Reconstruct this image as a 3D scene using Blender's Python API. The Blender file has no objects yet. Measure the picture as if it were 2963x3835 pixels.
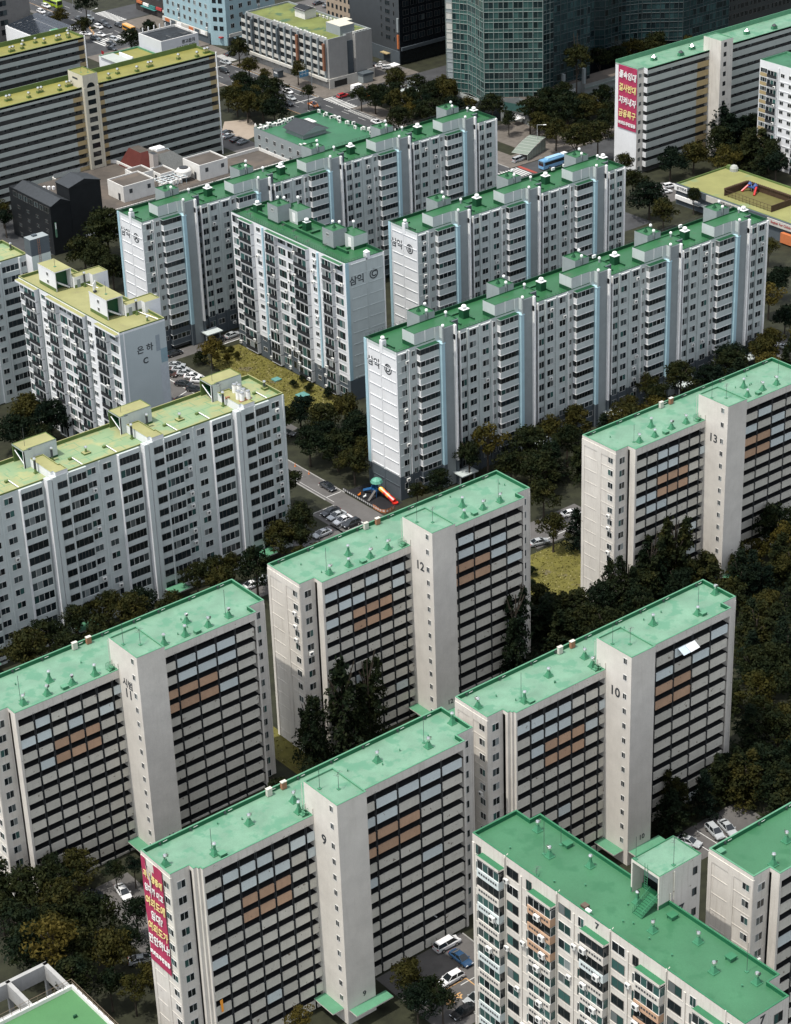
import bpy, math, random
from mathutils import Vector, Matrix
random.seed(7)
R = random.Random(11)
scene = bpy.context.scene
C = scene.collection
rad = math.radians
CAMZ = 240.0
CAM = Vector((0, 0, CAMZ))

# ---------------------------------------------------------------- camera
def make_camera():
    yaw, pit, rol = rad(52.38298336), rad(28.44285414), rad(-2.06385636)
    fw = Vector((math.cos(yaw)*math.cos(pit), math.sin(yaw)*math.cos(pit), -math.sin(pit)))
    rt = Vector((math.sin(yaw), -math.cos(yaw), 0)); up = rt.cross(fw)
    r2 = rt*math.cos(rol)+up*math.sin(rol); u2 = -rt*math.sin(rol)+up*math.cos(rol)
    cam = bpy.data.cameras.new('camera'); o = bpy.data.objects.new('camera', cam); C.objects.link(o)
    cam.sensor_fit = 'VERTICAL'; cam.sensor_height = 24; cam.lens = 24*8369.25/3835
    cam.clip_start = 5; cam.clip_end = 5000
    m = Matrix((r2, u2, -fw)).transposed().to_4x4(); m.translation = CAM
    o.matrix_world = m; scene.camera = o
make_camera()

# ---------------------------------------------------------------- light
SUN_EL, SUN_AZ = rad(68), rad(-3)          # light travels along +x, a little towards -y
def make_light():
    w = bpy.data.worlds.new('World'); scene.world = w; w.use_nodes = True
    nt = w.node_tree; nt.nodes.clear()
    out = nt.nodes.new('ShaderNodeOutputWorld'); bg = nt.nodes.new('ShaderNodeBackground')
    sky = nt.nodes.new('ShaderNodeTexSky'); sky.sky_type = 'NISHITA'; sky.sun_disc = False
    sky.sun_elevation = SUN_EL; sky.altitude = 100; sky.air_density = 1.2; sky.dust_density = 2.0; sky.ozone_density = 1.0
    d = Vector((math.cos(SUN_EL)*math.cos(SUN_AZ), math.cos(SUN_EL)*math.sin(SUN_AZ), -math.sin(SUN_EL)))
    src = -d
    sky.sun_rotation = math.atan2(src.x, src.y)
    bg.inputs[1].default_value = 0.15
    hs = nt.nodes.new("ShaderNodeHueSaturation"); hs.inputs["Saturation"].default_value = .35; nt.links.new(sky.outputs[0], hs.inputs["Color"]); nt.links.new(hs.outputs[0], bg.inputs[0]); nt.links.new(bg.outputs[0], out.inputs[0])
    L = bpy.data.lights.new('sun', 'SUN'); L.energy = 2.6; L.angle = rad(0.5); L.color = (1.0, 0.95, 0.87)
    o = bpy.data.objects.new('sun', L); C.objects.link(o)
    o.rotation_euler = d.to_track_quat('-Z', 'Y').to_euler(); o.location = (200, 200, 400)
make_light()
vs = scene.view_settings
scene.display_settings.display_device = 'sRGB'
vs.view_transform = 'Standard'; vs.look = 'None'; vs.gamma = 1; vs.exposure = 0.68; vs.use_curve_mapping = False
scene.cycles.use_denoising = True
scene.cycles.max_bounces = 6; scene.cycles.diffuse_bounces = 3; scene.cycles.glossy_bounces = 2
scene.cycles.transparent_max_bounces = 4

# ---------------------------------------------------------------- materials
MATS = {}
def mat(name, col, rough=0.8, amt=0.18, scale=0.5, streak=0.0, dirt=None, spots=0.0, spotcol=(.12, .085, .06),
        spec=0.3, metal=0.0, fine=0.08, bump=0.0, rnd=0.0, patch=None):
    """painted / mineral surface: colour broken by broad noise, vertical rain streaks and chipped spots"""
    if name in MATS: return MATS[name]
    m = bpy.data.materials.new(name); m.use_nodes = True; MATS[name] = m
    nt = m.node_tree; N = nt.nodes; L = nt.links
    p = N['Principled BSDF']; p.inputs['Roughness'].default_value = rough; p.inputs['Metallic'].default_value = metal
    p.inputs['Specular IOR Level'].default_value = spec
    geo = N.new('ShaderNodeNewGeometry')
    def noise(sc, vec=None, det=5, ro=.6):
        n = N.new('ShaderNodeTexNoise'); n.inputs['Scale'].default_value = sc; n.inputs['Detail'].default_value = det
        n.inputs['Roughness'].default_value = ro; L.new(vec or geo.outputs['Position'], n.inputs['Vector']); return n.outputs['Fac']
    def ramp(fac, a, b, lo=0.0, hi=1.0):
        r = N.new('ShaderNodeMapRange'); r.inputs[1].default_value = a; r.inputs[2].default_value = b
        r.inputs[3].default_value = lo; r.inputs[4].default_value = hi; L.new(fac, r.inputs[0]); return r.outputs[0]
    def mix(fac, c1, c2, mode='MIX'):
        x = N.new('ShaderNodeMix'); x.data_type = 'RGBA'; x.blend_type = mode
        for s, v in ((x.inputs[0], fac), (x.inputs[6], c1), (x.inputs[7], c2)):
            if hasattr(v, 'is_linked') or hasattr(v, 'links'): L.new(v, s)
            elif isinstance(v, tuple): s.default_value = (*v, 1)
            else: s.default_value = v
        return x.outputs[2]
    c = mix(ramp(noise(scale), .3, .7), tuple(max(0, v*(1-amt)) for v in col), tuple(v*(1+amt*.6) for v in col))
    if fine: c = mix(1.0, c, mix(ramp(noise(6.0), .25, .75), (1-fine,)*3, (1+fine,)*3), 'MULTIPLY')
    if patch:
        c = mix(ramp(noise(patch[1], det=3), patch[3] if len(patch) > 3 else .53, (patch[3] if len(patch) > 3 else .53)+.08, 0, patch[2]), c, patch[0])
    if streak:
        mp = N.new('ShaderNodeMapping'); mp.inputs['Scale'].default_value = (2.2, 2.2, .16); L.new(geo.outputs['Position'], mp.inputs['Vector'])
        c = mix(ramp(noise(1.0, mp.outputs[0], 6, .65), .5, .8, 0, streak), c, dirt or tuple(v*.45 for v in col))
    if spots:
        a = noise(1.1, None, 4, .7); 
        c = mix(ramp(a, .70-spots*.1, .705-spots*.1+.015, 0, .8), c, spotcol)
    if rnd:
        oi = N.new('ShaderNodeObjectInfo'); c = mix(1.0, c, mix(oi.outputs['Random'], (1-rnd,)*3, (1+rnd*.6,)*3), 'MULTIPLY')
    L.new(c, p.inputs['Base Color'])
    if bump:
        b = N.new('ShaderNodeBump'); b.inputs['Strength'].default_value = bump; b.inputs['Distance'].default_value = .1
        L.new(noise(1.3), b.inputs['Height']); L.new(b.outputs[0], p.inputs['Normal'])
    return m
def flat(name, col, rough=.5, metal=0, spec=.5, emit=0):
    if name in MATS: return MATS[name]
    m = bpy.data.materials.new(name); m.use_nodes = True; MATS[name] = m
    nt = m.node_tree; p = nt.nodes['Principled BSDF']
    p.inputs['Roughness'].default_value = rough; p.inputs['Metallic'].default_value = metal; p.inputs['Specular IOR Level'].default_value = spec
    n = nt.nodes.new('ShaderNodeTexNoise'); n.inputs['Scale'].default_value = 1.7
    g = nt.nodes.new('ShaderNodeNewGeometry'); nt.links.new(g.outputs['Position'], n.inputs['Vector'])
    x = nt.nodes.new('ShaderNodeMix'); x.data_type = 'RGBA'
    x.inputs[6].default_value = (*[v*.85 for v in col], 1); x.inputs[7].default_value = (*[min(1, v*1.12) for v in col], 1)
    nt.links.new(n.outputs['Fac'], x.inputs[0]); nt.links.new(x.outputs[2], p.inputs['Base Color'])
    return m
def glass(name, col, rough=.12, rnd=.5):
    if name in MATS: return MATS[name]
    m = bpy.data.materials.new(name); m.use_nodes = True; MATS[name] = m
    nt = m.node_tree; p = nt.nodes['Principled BSDF']; p.inputs['Roughness'].default_value = rough
    p.inputs['Specular IOR Level'].default_value = .5
    oi = nt.nodes.new('ShaderNodeObjectInfo')
    x = nt.nodes.new('ShaderNodeMix'); x.data_type = 'RGBA'
    x.inputs[6].default_value = (*[v*(1-rnd) for v in col], 1); x.inputs[7].default_value = (*[min(1, v*(1+rnd)) for v in col], 1)
    nt.links.new(oi.outputs['Random'], x.inputs[0]); nt.links.new(x.outputs[2], p.inputs['Base Color'])
    return m

BEIGE = mat('beige_wall_paint', (.60, .57, .52), streak=.45, dirt=(.30, .26, .21), amt=.1, scale=.25, spots=.15)
TOWERW = mat('beige_tower_plaster', (.60, .57, .52), streak=.2, dirt=(.36, .32, .27), amt=.1, scale=.3, bump=.25)
PANEL = mat('beige_panel_paint', (.56, .54, .475), amt=.08, streak=.2, spots=.55, rnd=.13)
PANELW = mat('pale_panel_paint', (.57, .625, .62), amt=.05, streak=.12, spots=.3, rnd=.1)
PANELO = mat('peach_panel_paint', (.50, .325, .215), amt=.1, streak=.25, spots=.3, rnd=.12)
ROOFL = mat('light_green_roof_coat', (.150, .275, .190), rough=.45, amt=.2, scale=.22, fine=.12, patch=((.085, .225, .14), .33, .75, .53))
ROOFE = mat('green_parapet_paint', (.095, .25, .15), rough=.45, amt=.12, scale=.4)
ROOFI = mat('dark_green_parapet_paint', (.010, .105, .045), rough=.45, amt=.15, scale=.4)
ROOFB = mat('bright_green_roof_coat', (.05, .155, .078), rough=.42, amt=.14, scale=.13, fine=.1, patch=((.03, .12, .055), .22, .6, .56))
ROOFD = mat('mid_green_roof_coat', (.035, .135, .068), rough=.45, amt=.16, scale=.12, fine=.1, patch=((.025, .10, .045), .25, .5, .6))
VENTG = mat('green_vent_paint', (.055, .20, .11), rough=.35, amt=.1, scale=1.0)
DARK = mat('shade_dark_recess_back', (.0035, .0045, .006), rough=.6, amt=.3, scale=.9, spec=.1)  # mostly glass doors; the recess shade is put into this near-black
SLAB = mat('shade_dark_slab', (.016, .017, .018), amt=.2)  # slab colour darkened to stand for the shade inside the recess
PIPE = flat('dark_drain_pipe', (.05, .055, .06), .5)
STEEL = flat('bright_steel', (.72, .72, .70), .28, 1.0)
RUST = flat('rusty_steel', (.30, .14, .08), .8)
FRAME = flat('white_window_frame', (.62, .62, .60), .5)
FRAMEB = flat('dark_window_frame', (.09, .085, .08), .5)
GD = glass('dark_glass', (.010, .015, .018)); GT = glass('green_glass', (.03, .075, .07)); GC = glass('curtained_glass', (.15, .17, .17), .35)
GG = glass('grey_glass', (.040, .052, .055), .2)
INK = flat('dark_sign_paint', (.035, .04, .045), .7)
WHITE = mat('white_wall_paint', (.66, .67, .68), streak=.18, dirt=(.45, .45, .44), amt=.06, scale=.3)
GREYW = mat('pale_grey_wall_paint', (.445, .49, .48), streak=.2, dirt=(.24, .26, .26), amt=.07, scale=.3)
GREYM = mat('mid_grey_wall_paint', (.25, .28, .285), streak=.1, amt=.07)
GREYD = mat('dark_grey_wall_paint', (.075, .092, .105), amt=.1, streak=.15)
CYAN = mat('pale_blue_paint', (.34, .50, .56), amt=.06)
TRIMW = flat('white_trim', (.78, .78, .77), .7)

# ---------------------------------------------------------------- mesh helpers
class MB:
    def __init__(s): s.v = []; s.f = []; s.m = []; s.mats = []
    def mi(s, m):
        if m not in s.mats: s.mats.append(m)
        return s.mats.index(m)
    def face(s, pts, m):
        b = len(s.v); s.v += [tuple(p) for p in pts]; s.f.append(tuple(range(b, b+len(pts)))); s.m.append(s.mi(m))
    def box(s, x0, x1, y0, y1, z0, z1, m, top=None, left=None, front=None, bottom=True):
        b = len(s.v)
        s.v += [(x0, y0, z0), (x1, y0, z0), (x1, y1, z0), (x0, y1, z0), (x0, y0, z1), (x1, y0, z1), (x1, y1, z1), (x0, y1, z1)]
        F = [((0, 1, 5, 4), front or m), ((1, 2, 6, 5), m), ((2, 3, 7, 6), m), ((3, 0, 4, 7), left or m), ((4, 5, 6, 7), top or m)]
        if bottom: F.append(((3, 2, 1, 0), m))
        for q, mm in F: s.f.append(tuple(b+i for i in q)); s.m.append(s.mi(mm))
        return s
    def prism(s, poly, z0, z1, m, top=None, bottom=False):
        n = len(poly)
        for i in range(n):
            a, b = poly[i], poly[(i+1) % n]
            s.face([(a[0], a[1], z0), (b[0], b[1], z0), (b[0], b[1], z1), (a[0], a[1], z1)], m)
        s.face([(p[0], p[1], z1) for p in poly], top or m)
        if bottom: s.face([(p[0], p[1], z0) for p in reversed(poly)], m)
        return s
    def rings(s, cx, cy, prof, n, m, sx=1, sy=1, rot=0, cap=True):
        """lathe: prof = [(r, z), ...] bottom to top"""
        b = len(s.v)
        for r, z in prof:
            for k in range(n):
                t = rot+2*math.pi*k/n; s.v.append((cx+r*sx*math.cos(t), cy+r*sy*math.sin(t), z))
        for i in range(len(prof)-1):
            for k in range(n):
                k2 = (k+1) % n
                s.f.append((b+i*n+k, b+i*n+k2, b+(i+1)*n+k2, b+(i+1)*n+k)); s.m.append(s.mi(m))
        if cap:
            s.f.append(tuple(b+(len(prof)-1)*n+k for k in range(n))); s.m.append(s.mi(m))
        return s
    def bar(s, p, q, r, m, n=4):
        p, q = Vector(p), Vector(q); d = (q-p).normalized(); a = d.orthogonal().normalized(); c = d.cross(a); b = len(s.v)
        for o in (p, q):
            for k in range(n):
                t = 2*math.pi*(k+.5)/n; s.v.append(tuple(o+(a*math.cos(t)+c*math.sin(t))*r))
        for k in range(n):
            k2 = (k+1) % n; s.f.append((b+k, b+k2, b+n+k2, b+n+k)); s.m.append(s.mi(m))
        s.f.append(tuple(b+n+k for k in range(n))); s.m.append(s.mi(m)); s.f.append(tuple(b+k for k in reversed(range(n)))); s.m.append(s.mi(m))
        return s
    def mesh(s, name, off=(0, 0, 0)):
        me = bpy.data.meshes.new(name); o = off
        me.from_pydata([(v[0]-o[0], v[1]-o[1], v[2]-o[2]) for v in s.v], [], s.f)
        for m in s.mats: me.materials.append(m)
        me.polygons.foreach_set('material_index', s.m); me.update(); return me
def parapet(mb, poly, z0, z1, t, mout, min_, mtop=None):
    """low wall round a counter-clockwise outline, its inner face offset by t"""
    n = len(poly); inn = []
    for i in range(n):
        p0, p, p1 = Vector(poly[i-1]), Vector(poly[i]), Vector(poly[(i+1) % n])
        d0, d1 = (p-p0).normalized(), (p1-p).normalized(); n0, n1 = Vector((-d0.y, d0.x)), Vector((-d1.y, d1.x))
        k = n0+n1; k = k/max(.3, (1+n0.dot(n1))); inn.append(p+k*t)
    for i in range(n):
        j = (i+1) % n; a, b, c, d = poly[i], poly[j], inn[j], inn[i]
        mb.face([(a[0], a[1], z0), (b[0], b[1], z0), (b[0], b[1], z1), (a[0], a[1], z1)], mout)
        mb.face([(a[0], a[1], z1), (b[0], b[1], z1), (c[0], c[1], z1), (d[0], d[1], z1)], mtop or min_)
        mb.face([(d[0], d[1], z1), (c[0], c[1], z1), (c[0], c[1], z0), (d[0], d[1], z0)], min_)
def tag(o, label=None, cat=None, group=None, kind=None):
    if label: o['label'] = label
    if cat: o['category'] = cat
    if group: o['group'] = group
    if kind: o['kind'] = kind
    return o
def thing(name, label, cat, loc, group=None, rz=0):
    o = bpy.data.objects.new(name, None); C.objects.link(o); o.location = loc; o.rotation_euler.z = rz
    o.empty_display_size = .5
    return tag(o, label, cat, group)
WORG = {}
def org(parent):
    p = Vector((0, 0, 0))
    while parent: p = p+Vector(parent.location); parent = parent.parent
    return p
def part(mb, name, parent=None, label=None):
    """link a builder filled in world coordinates as one mesh object under parent"""
    off = org(parent) if parent else (0, 0, 0)
    o = bpy.data.objects.new(name, mb.mesh(name, off)); C.objects.link(o)
    if parent: o.parent = parent
    if label: o['label'] = label
    return o
def solo(mb, name, label, cat, loc, group=None, kind=None):
    o = bpy.data.objects.new(name, mb.mesh(name, loc)); C.objects.link(o); o.location = loc
    return tag(o, label, cat, group, kind)
FACE = {'-Y': 0.0, '-X': -math.pi/2, '+X': math.pi/2, '+Y': math.pi}
class Kit:
    """repeated parts of one thing: the hundred nearest become parts of their own, any others one part"""
    def __init__(s, root): s.root = root; s.it = {}
    def add(s, name, me, loc, face='-Y', label=None, parent=None, scale=None):
        m = Matrix.Translation(loc) @ Matrix.Rotation(FACE[face] if isinstance(face, str) else face, 4, 'Z')
        if scale: m = m @ Matrix.Diagonal((*scale, 1))
        s.it.setdefault((name, parent or s.root), []).append((me, m, label))
    def finish(s, cap=100):
        for (name, par), L in s.it.items():
            off = Matrix.Translation(-org(par))
            L.sort(key=lambda e: (e[1].translation-CAM).length)
            for me, m, lab in L[:cap]:
                o = bpy.data.objects.new(name, me); C.objects.link(o); o.parent = par; o.matrix_local = off @ m
                if lab: o['label'] = lab
            if L[cap:]:
                b = MB()
                for me, m, lab in L[cap:]:
                    k = len(b.v); b.v += [tuple(m @ v.co) for v in me.vertices]
                    for p in me.polygons: b.f.append(tuple(k+i for i in p.vertices)); b.m.append(b.mi(me.materials[p.material_index]))
                o = part(b, name, par); o['kind'] = 'stuff'
PROTO = {}
def win(w, h, var='d', fr=None, n=2, fw=.05):
    """window facing -Y, origin at the middle of its lower edge"""
    key = ('w', round(w, 2), round(h, 2), var, fr, n)
    if key in PROTO: return PROTO[key]
    fr = fr or FRAME; b = MB(); g = {'d': GD, 't': GT, 'c': GC, 'g': GG}
    x0, x1 = -w/2, w/2
    b.box(x0, x1, -.06, 0, 0, fw, fr); b.box(x0, x1, -.06, 0, h-fw, h, fr)
    b.box(x0, x0+fw, -.06, 0, fw, h-fw, fr); b.box(x1-fw, x1, -.06, 0, fw, h-fw, fr)
    for i in range(n):
        a, c = x0+fw+(w-2*fw)*i/n, x0+fw+(w-2*fw)*(i+1)/n
        v = var[i % len(var)]
        b.face([(a, -.02, fw), (c, -.02, fw), (c, -.02, h-fw), (a, -.02, h-fw)], g[v])
        if i: b.box(a-fw/2, a+fw/2, -.05, -.021, fw, h-fw, fr)
    PROTO[key] = b.mesh('window'); return PROTO[key]
def rwin(w, h, rng=R, n=2, fr=None, bias=None):
    return win(w, h, rng.choice(bias or ('dd', 'dd', 'dd', 'dg', 'gd', 'dc', 'cd', 'dt', 'td', 'gg')), fr, n)
PENDING = []
def text_mesh(s, size, m, bold=0.0, depth=.03, align='CENTER', lsp=1.0, shear=0):
    me = bpy.data.meshes.new('lettering'); PENDING.append((me, s, size, m, bold, depth, align, lsp, shear)); return me
def set_lettering():
    """all lettering is converted from the built-in font in one go"""
    cs = []
    for me, s, size, m, bold, depth, align, lsp, shear in PENDING:
        cu = bpy.data.curves.new('lettering', 'FONT'); cu.body = s; cu.size = size; cu.align_x = align; cu.align_y = 'CENTER'
        cu.offset = bold; cu.extrude = depth; cu.space_line = lsp; cu.shear = shear; cu.resolution_u = 3
        o = bpy.data.objects.new('lettering', cu); C.objects.link(o); cs.append(o)
    bpy.context.view_layer.update(); dg = bpy.context.evaluated_depsgraph_get()
    for o, p in zip(cs, PENDING):
        n = bpy.data.meshes.new_from_object(o.evaluated_get(dg)); n.materials.clear(); n.materials.append(p[3]); n.name = 'lettering'
        for u in list(C.objects):
            if u.data is p[0]: u.data = n
    for o in cs: cu = o.data; bpy.data.objects.remove(o); bpy.data.curves.remove(cu)
    PENDING.clear()
TXM = {'-X': Matrix(((0, 0, -1), (-1, 0, 0), (0, 1, 0))).to_4x4(), '-Y': Matrix(((1, 0, 0), (0, 0, -1), (0, 1, 0))).to_4x4(),
       'UP': Matrix.Identity(4)}
def text(s, size, m, loc, face, parent, name='sign_lettering', bold=0.0, sx=1, rz=0, **k):
    me = text_mesh(s, size, m, bold, **k)
    o = bpy.data.objects.new(name, me); C.objects.link(o); o.parent = parent
    o.matrix_local = Matrix.Translation(Vector(loc)-org(parent)) @ TXM[face] @ Matrix.Rotation(rz, 4, 'Z') @ Matrix.Diagonal((sx, 1, 1, 1))
    return o
def ac_mesh():
    if 'ac' in PROTO: return PROTO['ac']
    b = MB(); b.box(-.45, .45, -.5, -.12, 0, .7, flat('ac_casing', (.66, .66, .63), .5))
    b.rings(0, 0, [(.26, 0), (.26, .01)], 8, INK); k = len(b.v)-16
    for i in range(16): x, y, z = b.v[k+i]; b.v[k+i] = (x-.08, -.505-z, y+.36)
    b.bar((-.4, 0, 0), (-.4, -.5, -.02), .03, PIPE); b.bar((.4, 0, 0), (.4, -.5, -.02), .03, PIPE)
    b.bar((.46, -.3, .3), (.62, -.08, -.3), .03, TRIMW); b.bar((.62, -.08, -.3), (.5, -.05, -.7), .03, TRIMW)
    PROTO['ac'] = b.mesh('ac_unit'); return PROTO['ac']
def vent_parts(kind):
    """green pyramid pedestal and bright metal cowl or turbine, origin on the roof"""
    if ('v', kind) in PROTO: return PROTO[('v', kind)]
    b = MB(); q = math.pi/4
    b.box(-.72, .72, -.72, .72, 0, .2, VENTG); b.rings(0, 0, [(.82, .2), (.34, 1.25), (.30, 1.5)], 4, VENTG, rot=q)
    if kind == 'tall': b.rings(0, 0, [(.28, 1.5), (.28, 2.1)], 10, VENTG)
    t = MB()
    if kind == 'cowl':
        t.rings(0, 0, [(.2, 1.5), (.2, 1.85), (.36, 1.95), (.4, 2.2), (.3, 2.45), (.1, 2.5)], 10, STEEL)
        t.face([(.1, -.25, 1.95), (.55, -.3, 2.0), (.6, -.25, 2.75), (.1, -.1, 2.45)], STEEL); t.face([(.1, .25, 1.95), (.55, .3, 2.0), (.6, .25, 2.75), (.1, .1, 2.45)], STEEL)
        t.rings(.3, 0, [(.26, 2.0), (.24, 2.3)], 8, INK, cap=True)
    else:
        z = 2.1 if kind == 'tall' else 1.5
        t.rings(0, 0, [(.2, z), (.22, z+.15), (.36, z+.3), (.4, z+.5), (.3, z+.7), (.08, z+.78)], 12, STEEL)
    PROTO[('v', kind)] = (b.mesh('ventilator'), t.mesh('cowl')); return PROTO[('v', kind)]
def vents(root, pts, z, kinds=('cowl', 'cowl', 'tall', 'ball')):
    o0 = org(root)
    for i, (x, y) in enumerate(pts):
        a, t = vent_parts(kinds[i % len(kinds)])
        o = bpy.data.objects.new('ventilator', a); C.objects.link(o); o.parent = root; o.location = Vector((x, y, z))-o0; o.scale = (.86, .86, .78)
        c = bpy.data.objects.new('cowl', t); C.objects.link(c); c.parent = o; c.rotation_euler.z = R.uniform(-2, 2)
def antenna(root, x, y, z, h, yagi=False):
    b = MB(); b.box(x-.25, x+.25, y-.25, y+.25, z, z+.12, VENTG); b.bar((x, y, z), (x, y, z+h), .045, PIPE)
    if yagi:
        b.bar((x-.7, y-.4, z+h-.3), (x+.7, y+.4, z+h-.3), .03, PIPE)
        for t in (-.6, -.2, .2, .6): b.bar((x+t-.25, y+t*.57+.4, z+h-.3), (x+t+.25, y+t*.57-.4, z+h-.3), .025, PIPE)
    part(b, 'antenna', root)
# ---------------------------------------------------------------- blocks 9-13: balcony grid, stair tower, light green roof
def panel_mesh(w, h, kind):
    key = ('p', round(w, 2), kind)
    if key in PROTO: return PROTO[key]
    m = {'b': PANEL, 'w': PANELW, 'o': PANELO}[kind]; b = MB()
    b.box(-w/2, w/2, -.10, .1, 0, h, m)
    e = .07                                        # raised rim
    for x0, x1, z0, z1 in ((-w/2, w/2, h-e, h+.02), (-w/2, w/2, -.02, e), (-w/2-.02, -w/2+e, e, h-e), (w/2-e, w/2+.02, e, h-e)):
        b.box(x0, x1, -.135, -.101, z0, z1, m)
    PROTO[key] = b.mesh('balcony_panel'); return PROTO[key]
def rail(b, p, q, z, h, m, step=.9, r=.03):
    """simple guard rail between two points"""
    p, q = Vector((*p, z)), Vector((*q, z)); n = max(1, int((q-p).length/step)); up = Vector((0, 0, h))
    b.bar(p+up, q+up, r, m); b.bar(p+up*.55, q+up*.55, r*.8, m)
    for i in range(n+1):
        t = p.lerp(q, i/n); b.bar(t, t+up, r, m)
def grid_block(num, x0, x1, yb, yw, yf, tower, zr, zt, fl, nf, step, nleft, nright, label, vpts, boxes, ants, numtxt=None, rev=False, deck=None):
    root = thing('apartment_block', label, 'apartment block', ((x0+x1)/2, (yf+yb)/2, 0), 'green roofed apartment blocks with balcony grids')
    rng = random.Random(num*31); K = Kit(root); zd = zr-.8; xl, xr = x0+3.4, x1-3.4; yc = yf+1.6
    tx0, tx1, tyf, tyb = tower
    out = [(x0, yw), (xl, yw), (xl, yf), (xr, yf), (xr, yw), (x1, yw), (x1, yb), (x0, yb)]
    w = MB()
    w.box(x0, xl, yw, yb, 0, zd, BEIGE); w.box(xr, x1, yw, yb, 0, zd, BEIGE)
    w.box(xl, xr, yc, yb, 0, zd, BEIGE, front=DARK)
    # pilasters closing the balcony zone, doubled on the near row
    if step == 2:
        w.box(xl, xl+.55, yf+1.0, yc+.6, 0, zd, BEIGE); w.box(xl+.55, xl+.95, yf+.55, yc+.6, 0, zd, BEIGE); w.box(xl+.95, xl+1.2, yf, yc+.6, 0, zd, BEIGE)
        out[2:3] = [(xl, yf+1.0), (xl+.55, yf+1.0), (xl+.55, yf+.55), (xl+.95, yf+.55), (xl+.95, yf)]
        gx0 = xl+1.2
    else:
        w.box(xl, xl+.45, yf, yc+.6, 0, zd, BEIGE); gx0 = xl+.45
    w.box(xr-.4, xr, yf, yc+.6, 0, zd, BEIGE); gx1 = xr-.4
    w.box(gx0, gx1, yf, yc, zr-1.62, zd-.01, BEIGE)
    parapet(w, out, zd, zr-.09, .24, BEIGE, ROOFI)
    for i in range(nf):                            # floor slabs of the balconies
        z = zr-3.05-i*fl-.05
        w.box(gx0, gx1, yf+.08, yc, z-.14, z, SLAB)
    # relief of the end wall: two bays of framed panels
    D = yb-yw; ya, yv = yw+D*.55, yw+D*.42
    for a, c in ((yw, yw+.35), (yv, ya), (yb-.75, yb)): w.box(x0-.09, x0, a, c, 0, zr-2.1, BEIGE)
    w.box(x0-.09, x0, yw, yb, zr-2.1, zd, BEIGE)
    for i in range(nf):
        z = zr-2.1-(i+.78)*fl
        for a, c in ((yw+.35, yv), (ya, yb-.75)): w.box(x0-.05, x0, a, c, z-.16, z, BEIGE)
    for i in range(nf):
        z = zr-1.9-(i+1)*fl
        w.box(x0+.05, xl, yw-.035, yw, z, z+.10, BEIGE); w.box(xr, x1-.05, yw-.035, yw, z, z+.1, BEIGE)
    w.box(x0-.02, x0+.25, yw-.06, yw, 0, zd, BEIGE); w.box(x1-.25, x1, yw-.06, yw, 0, zd, BEIGE)
    part(w, 'wall', root)
    r = MB(); r.face([(x, y, zd+.012) for x, y in out], deck or ROOFL)
    parapet(r, out, zr-.09, zr, .26, ROOFE, ROOFE, ROOFE)
    part(r, 'roof', root)
    # windows of the wings, the end wall and a few balcony doors
    for i in range(nf):
        z = zr-3.45-i*fl
        K.add('window', rwin(1.5, 1.45, rng), (x0+1.75, yw-.0, z), '-Y')
        K.add('window', rwin(1.4, 1.35, rng), (x0-.0, yw+D*.085+.6, z+.1), '-X')
        K.add('window', rwin(1.1, 1.45, rng), (x1-1.6, yw, z), '-Y')
        for s in range(2):
            if rng.random() < .8:
                xx = rng.choice([gx0+1.8+3.55*k for k in range(int((gx1-gx0)/3.55))])
                if not (tx0-1.5 < xx < tx1+1.5): K.add('balcony_door', win(2.3, 1.9, rng.choice(('gd', 'dd', 'dgd', 'dd', 'ddd')), FRAMEB, 3), (xx, yc-.01, z-.9), '-Y')
        if rng.random() < .18: K.add('ac_unit', ac_mesh(), (x0, yw+D*.085+.8, z-.9), '-X')
        if rng.random() < .12: K.add('ac_unit', ac_mesh(), (x0+1.6, yw-.03, z-.8), '-Y')
    # balcony panels and the drain pipes in the gaps between them
    def col(xa, xb, oranges, idx):
        for i in range(nf):
            z = zr-3.05-i*fl-1.65
            k = 'o' if (idx in oranges and i in (2, 3)) else ('w' if (i < 2 and 0 < idx < 4 and rng.random() < .7) or (i < 4 and rng.random() < .2) or rng.random() < .02 else 'b')
            K.add('balcony_panel', panel_mesh(xb-xa, fl*.535, k), ((xa+xb)/2, yf+.10, z+1.63-fl*.535), '-Y')
    def pipe(x):
        b = MB()
        for d in (-.13, .13): b.bar((x+d, yf+.02, 1.0), (x+d, yf+.02, zr-1.3), .045, PIPE)
        for i in range(nf): b.box(x-.2, x+.2, yf+.0, yf+.12, zr-3.4-i*fl, zr-3.3-i*fl, PIPE)
        part(b, 'drain_pipe', root)
    pit = (tx0-gx0)/(nleft+.46); gap = .44
    for k in range(nleft):
        col(gx0+k*pit+.06, gx0+(k+1)*pit-gap+.06, (2, 3, 4), k); pipe(gx0+(k+1)*pit-gap/2+.06)
    col(gx0+nleft*pit+.06, tx0-.05, (), 9)
    pit = (gx1-tx1)/(nright+.46); a = tx1+.46*pit
    col(tx1+.05, a-gap, (), 9)
    for k in range(nright):
        pipe(a+k*pit-gap/2); col(a+k*pit, a+(k+1)*pit-gap, (0, 1, 2), k)
    # stair tower
    t = MB(); t.box(tx0, tx1, tyf, yc+.3, 0, zt-.35, TOWERW); t.box(tx0, tx1, yc+.3, tyb, zd-.3, zt-.35, TOWERW)
    P4 = [(tx0, tyf), (tx1, tyf), (tx1, tyb), (tx0, tyb)]
    parapet(t, P4, zt-.35, zt-.08, .2, TOWERW, ROOFE)
    t.box(tx0-.03, tx0, yf+.25, tyb, zd, zd+.75, ROOFE)
    tw = part(t, 'stair_tower', root)
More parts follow.
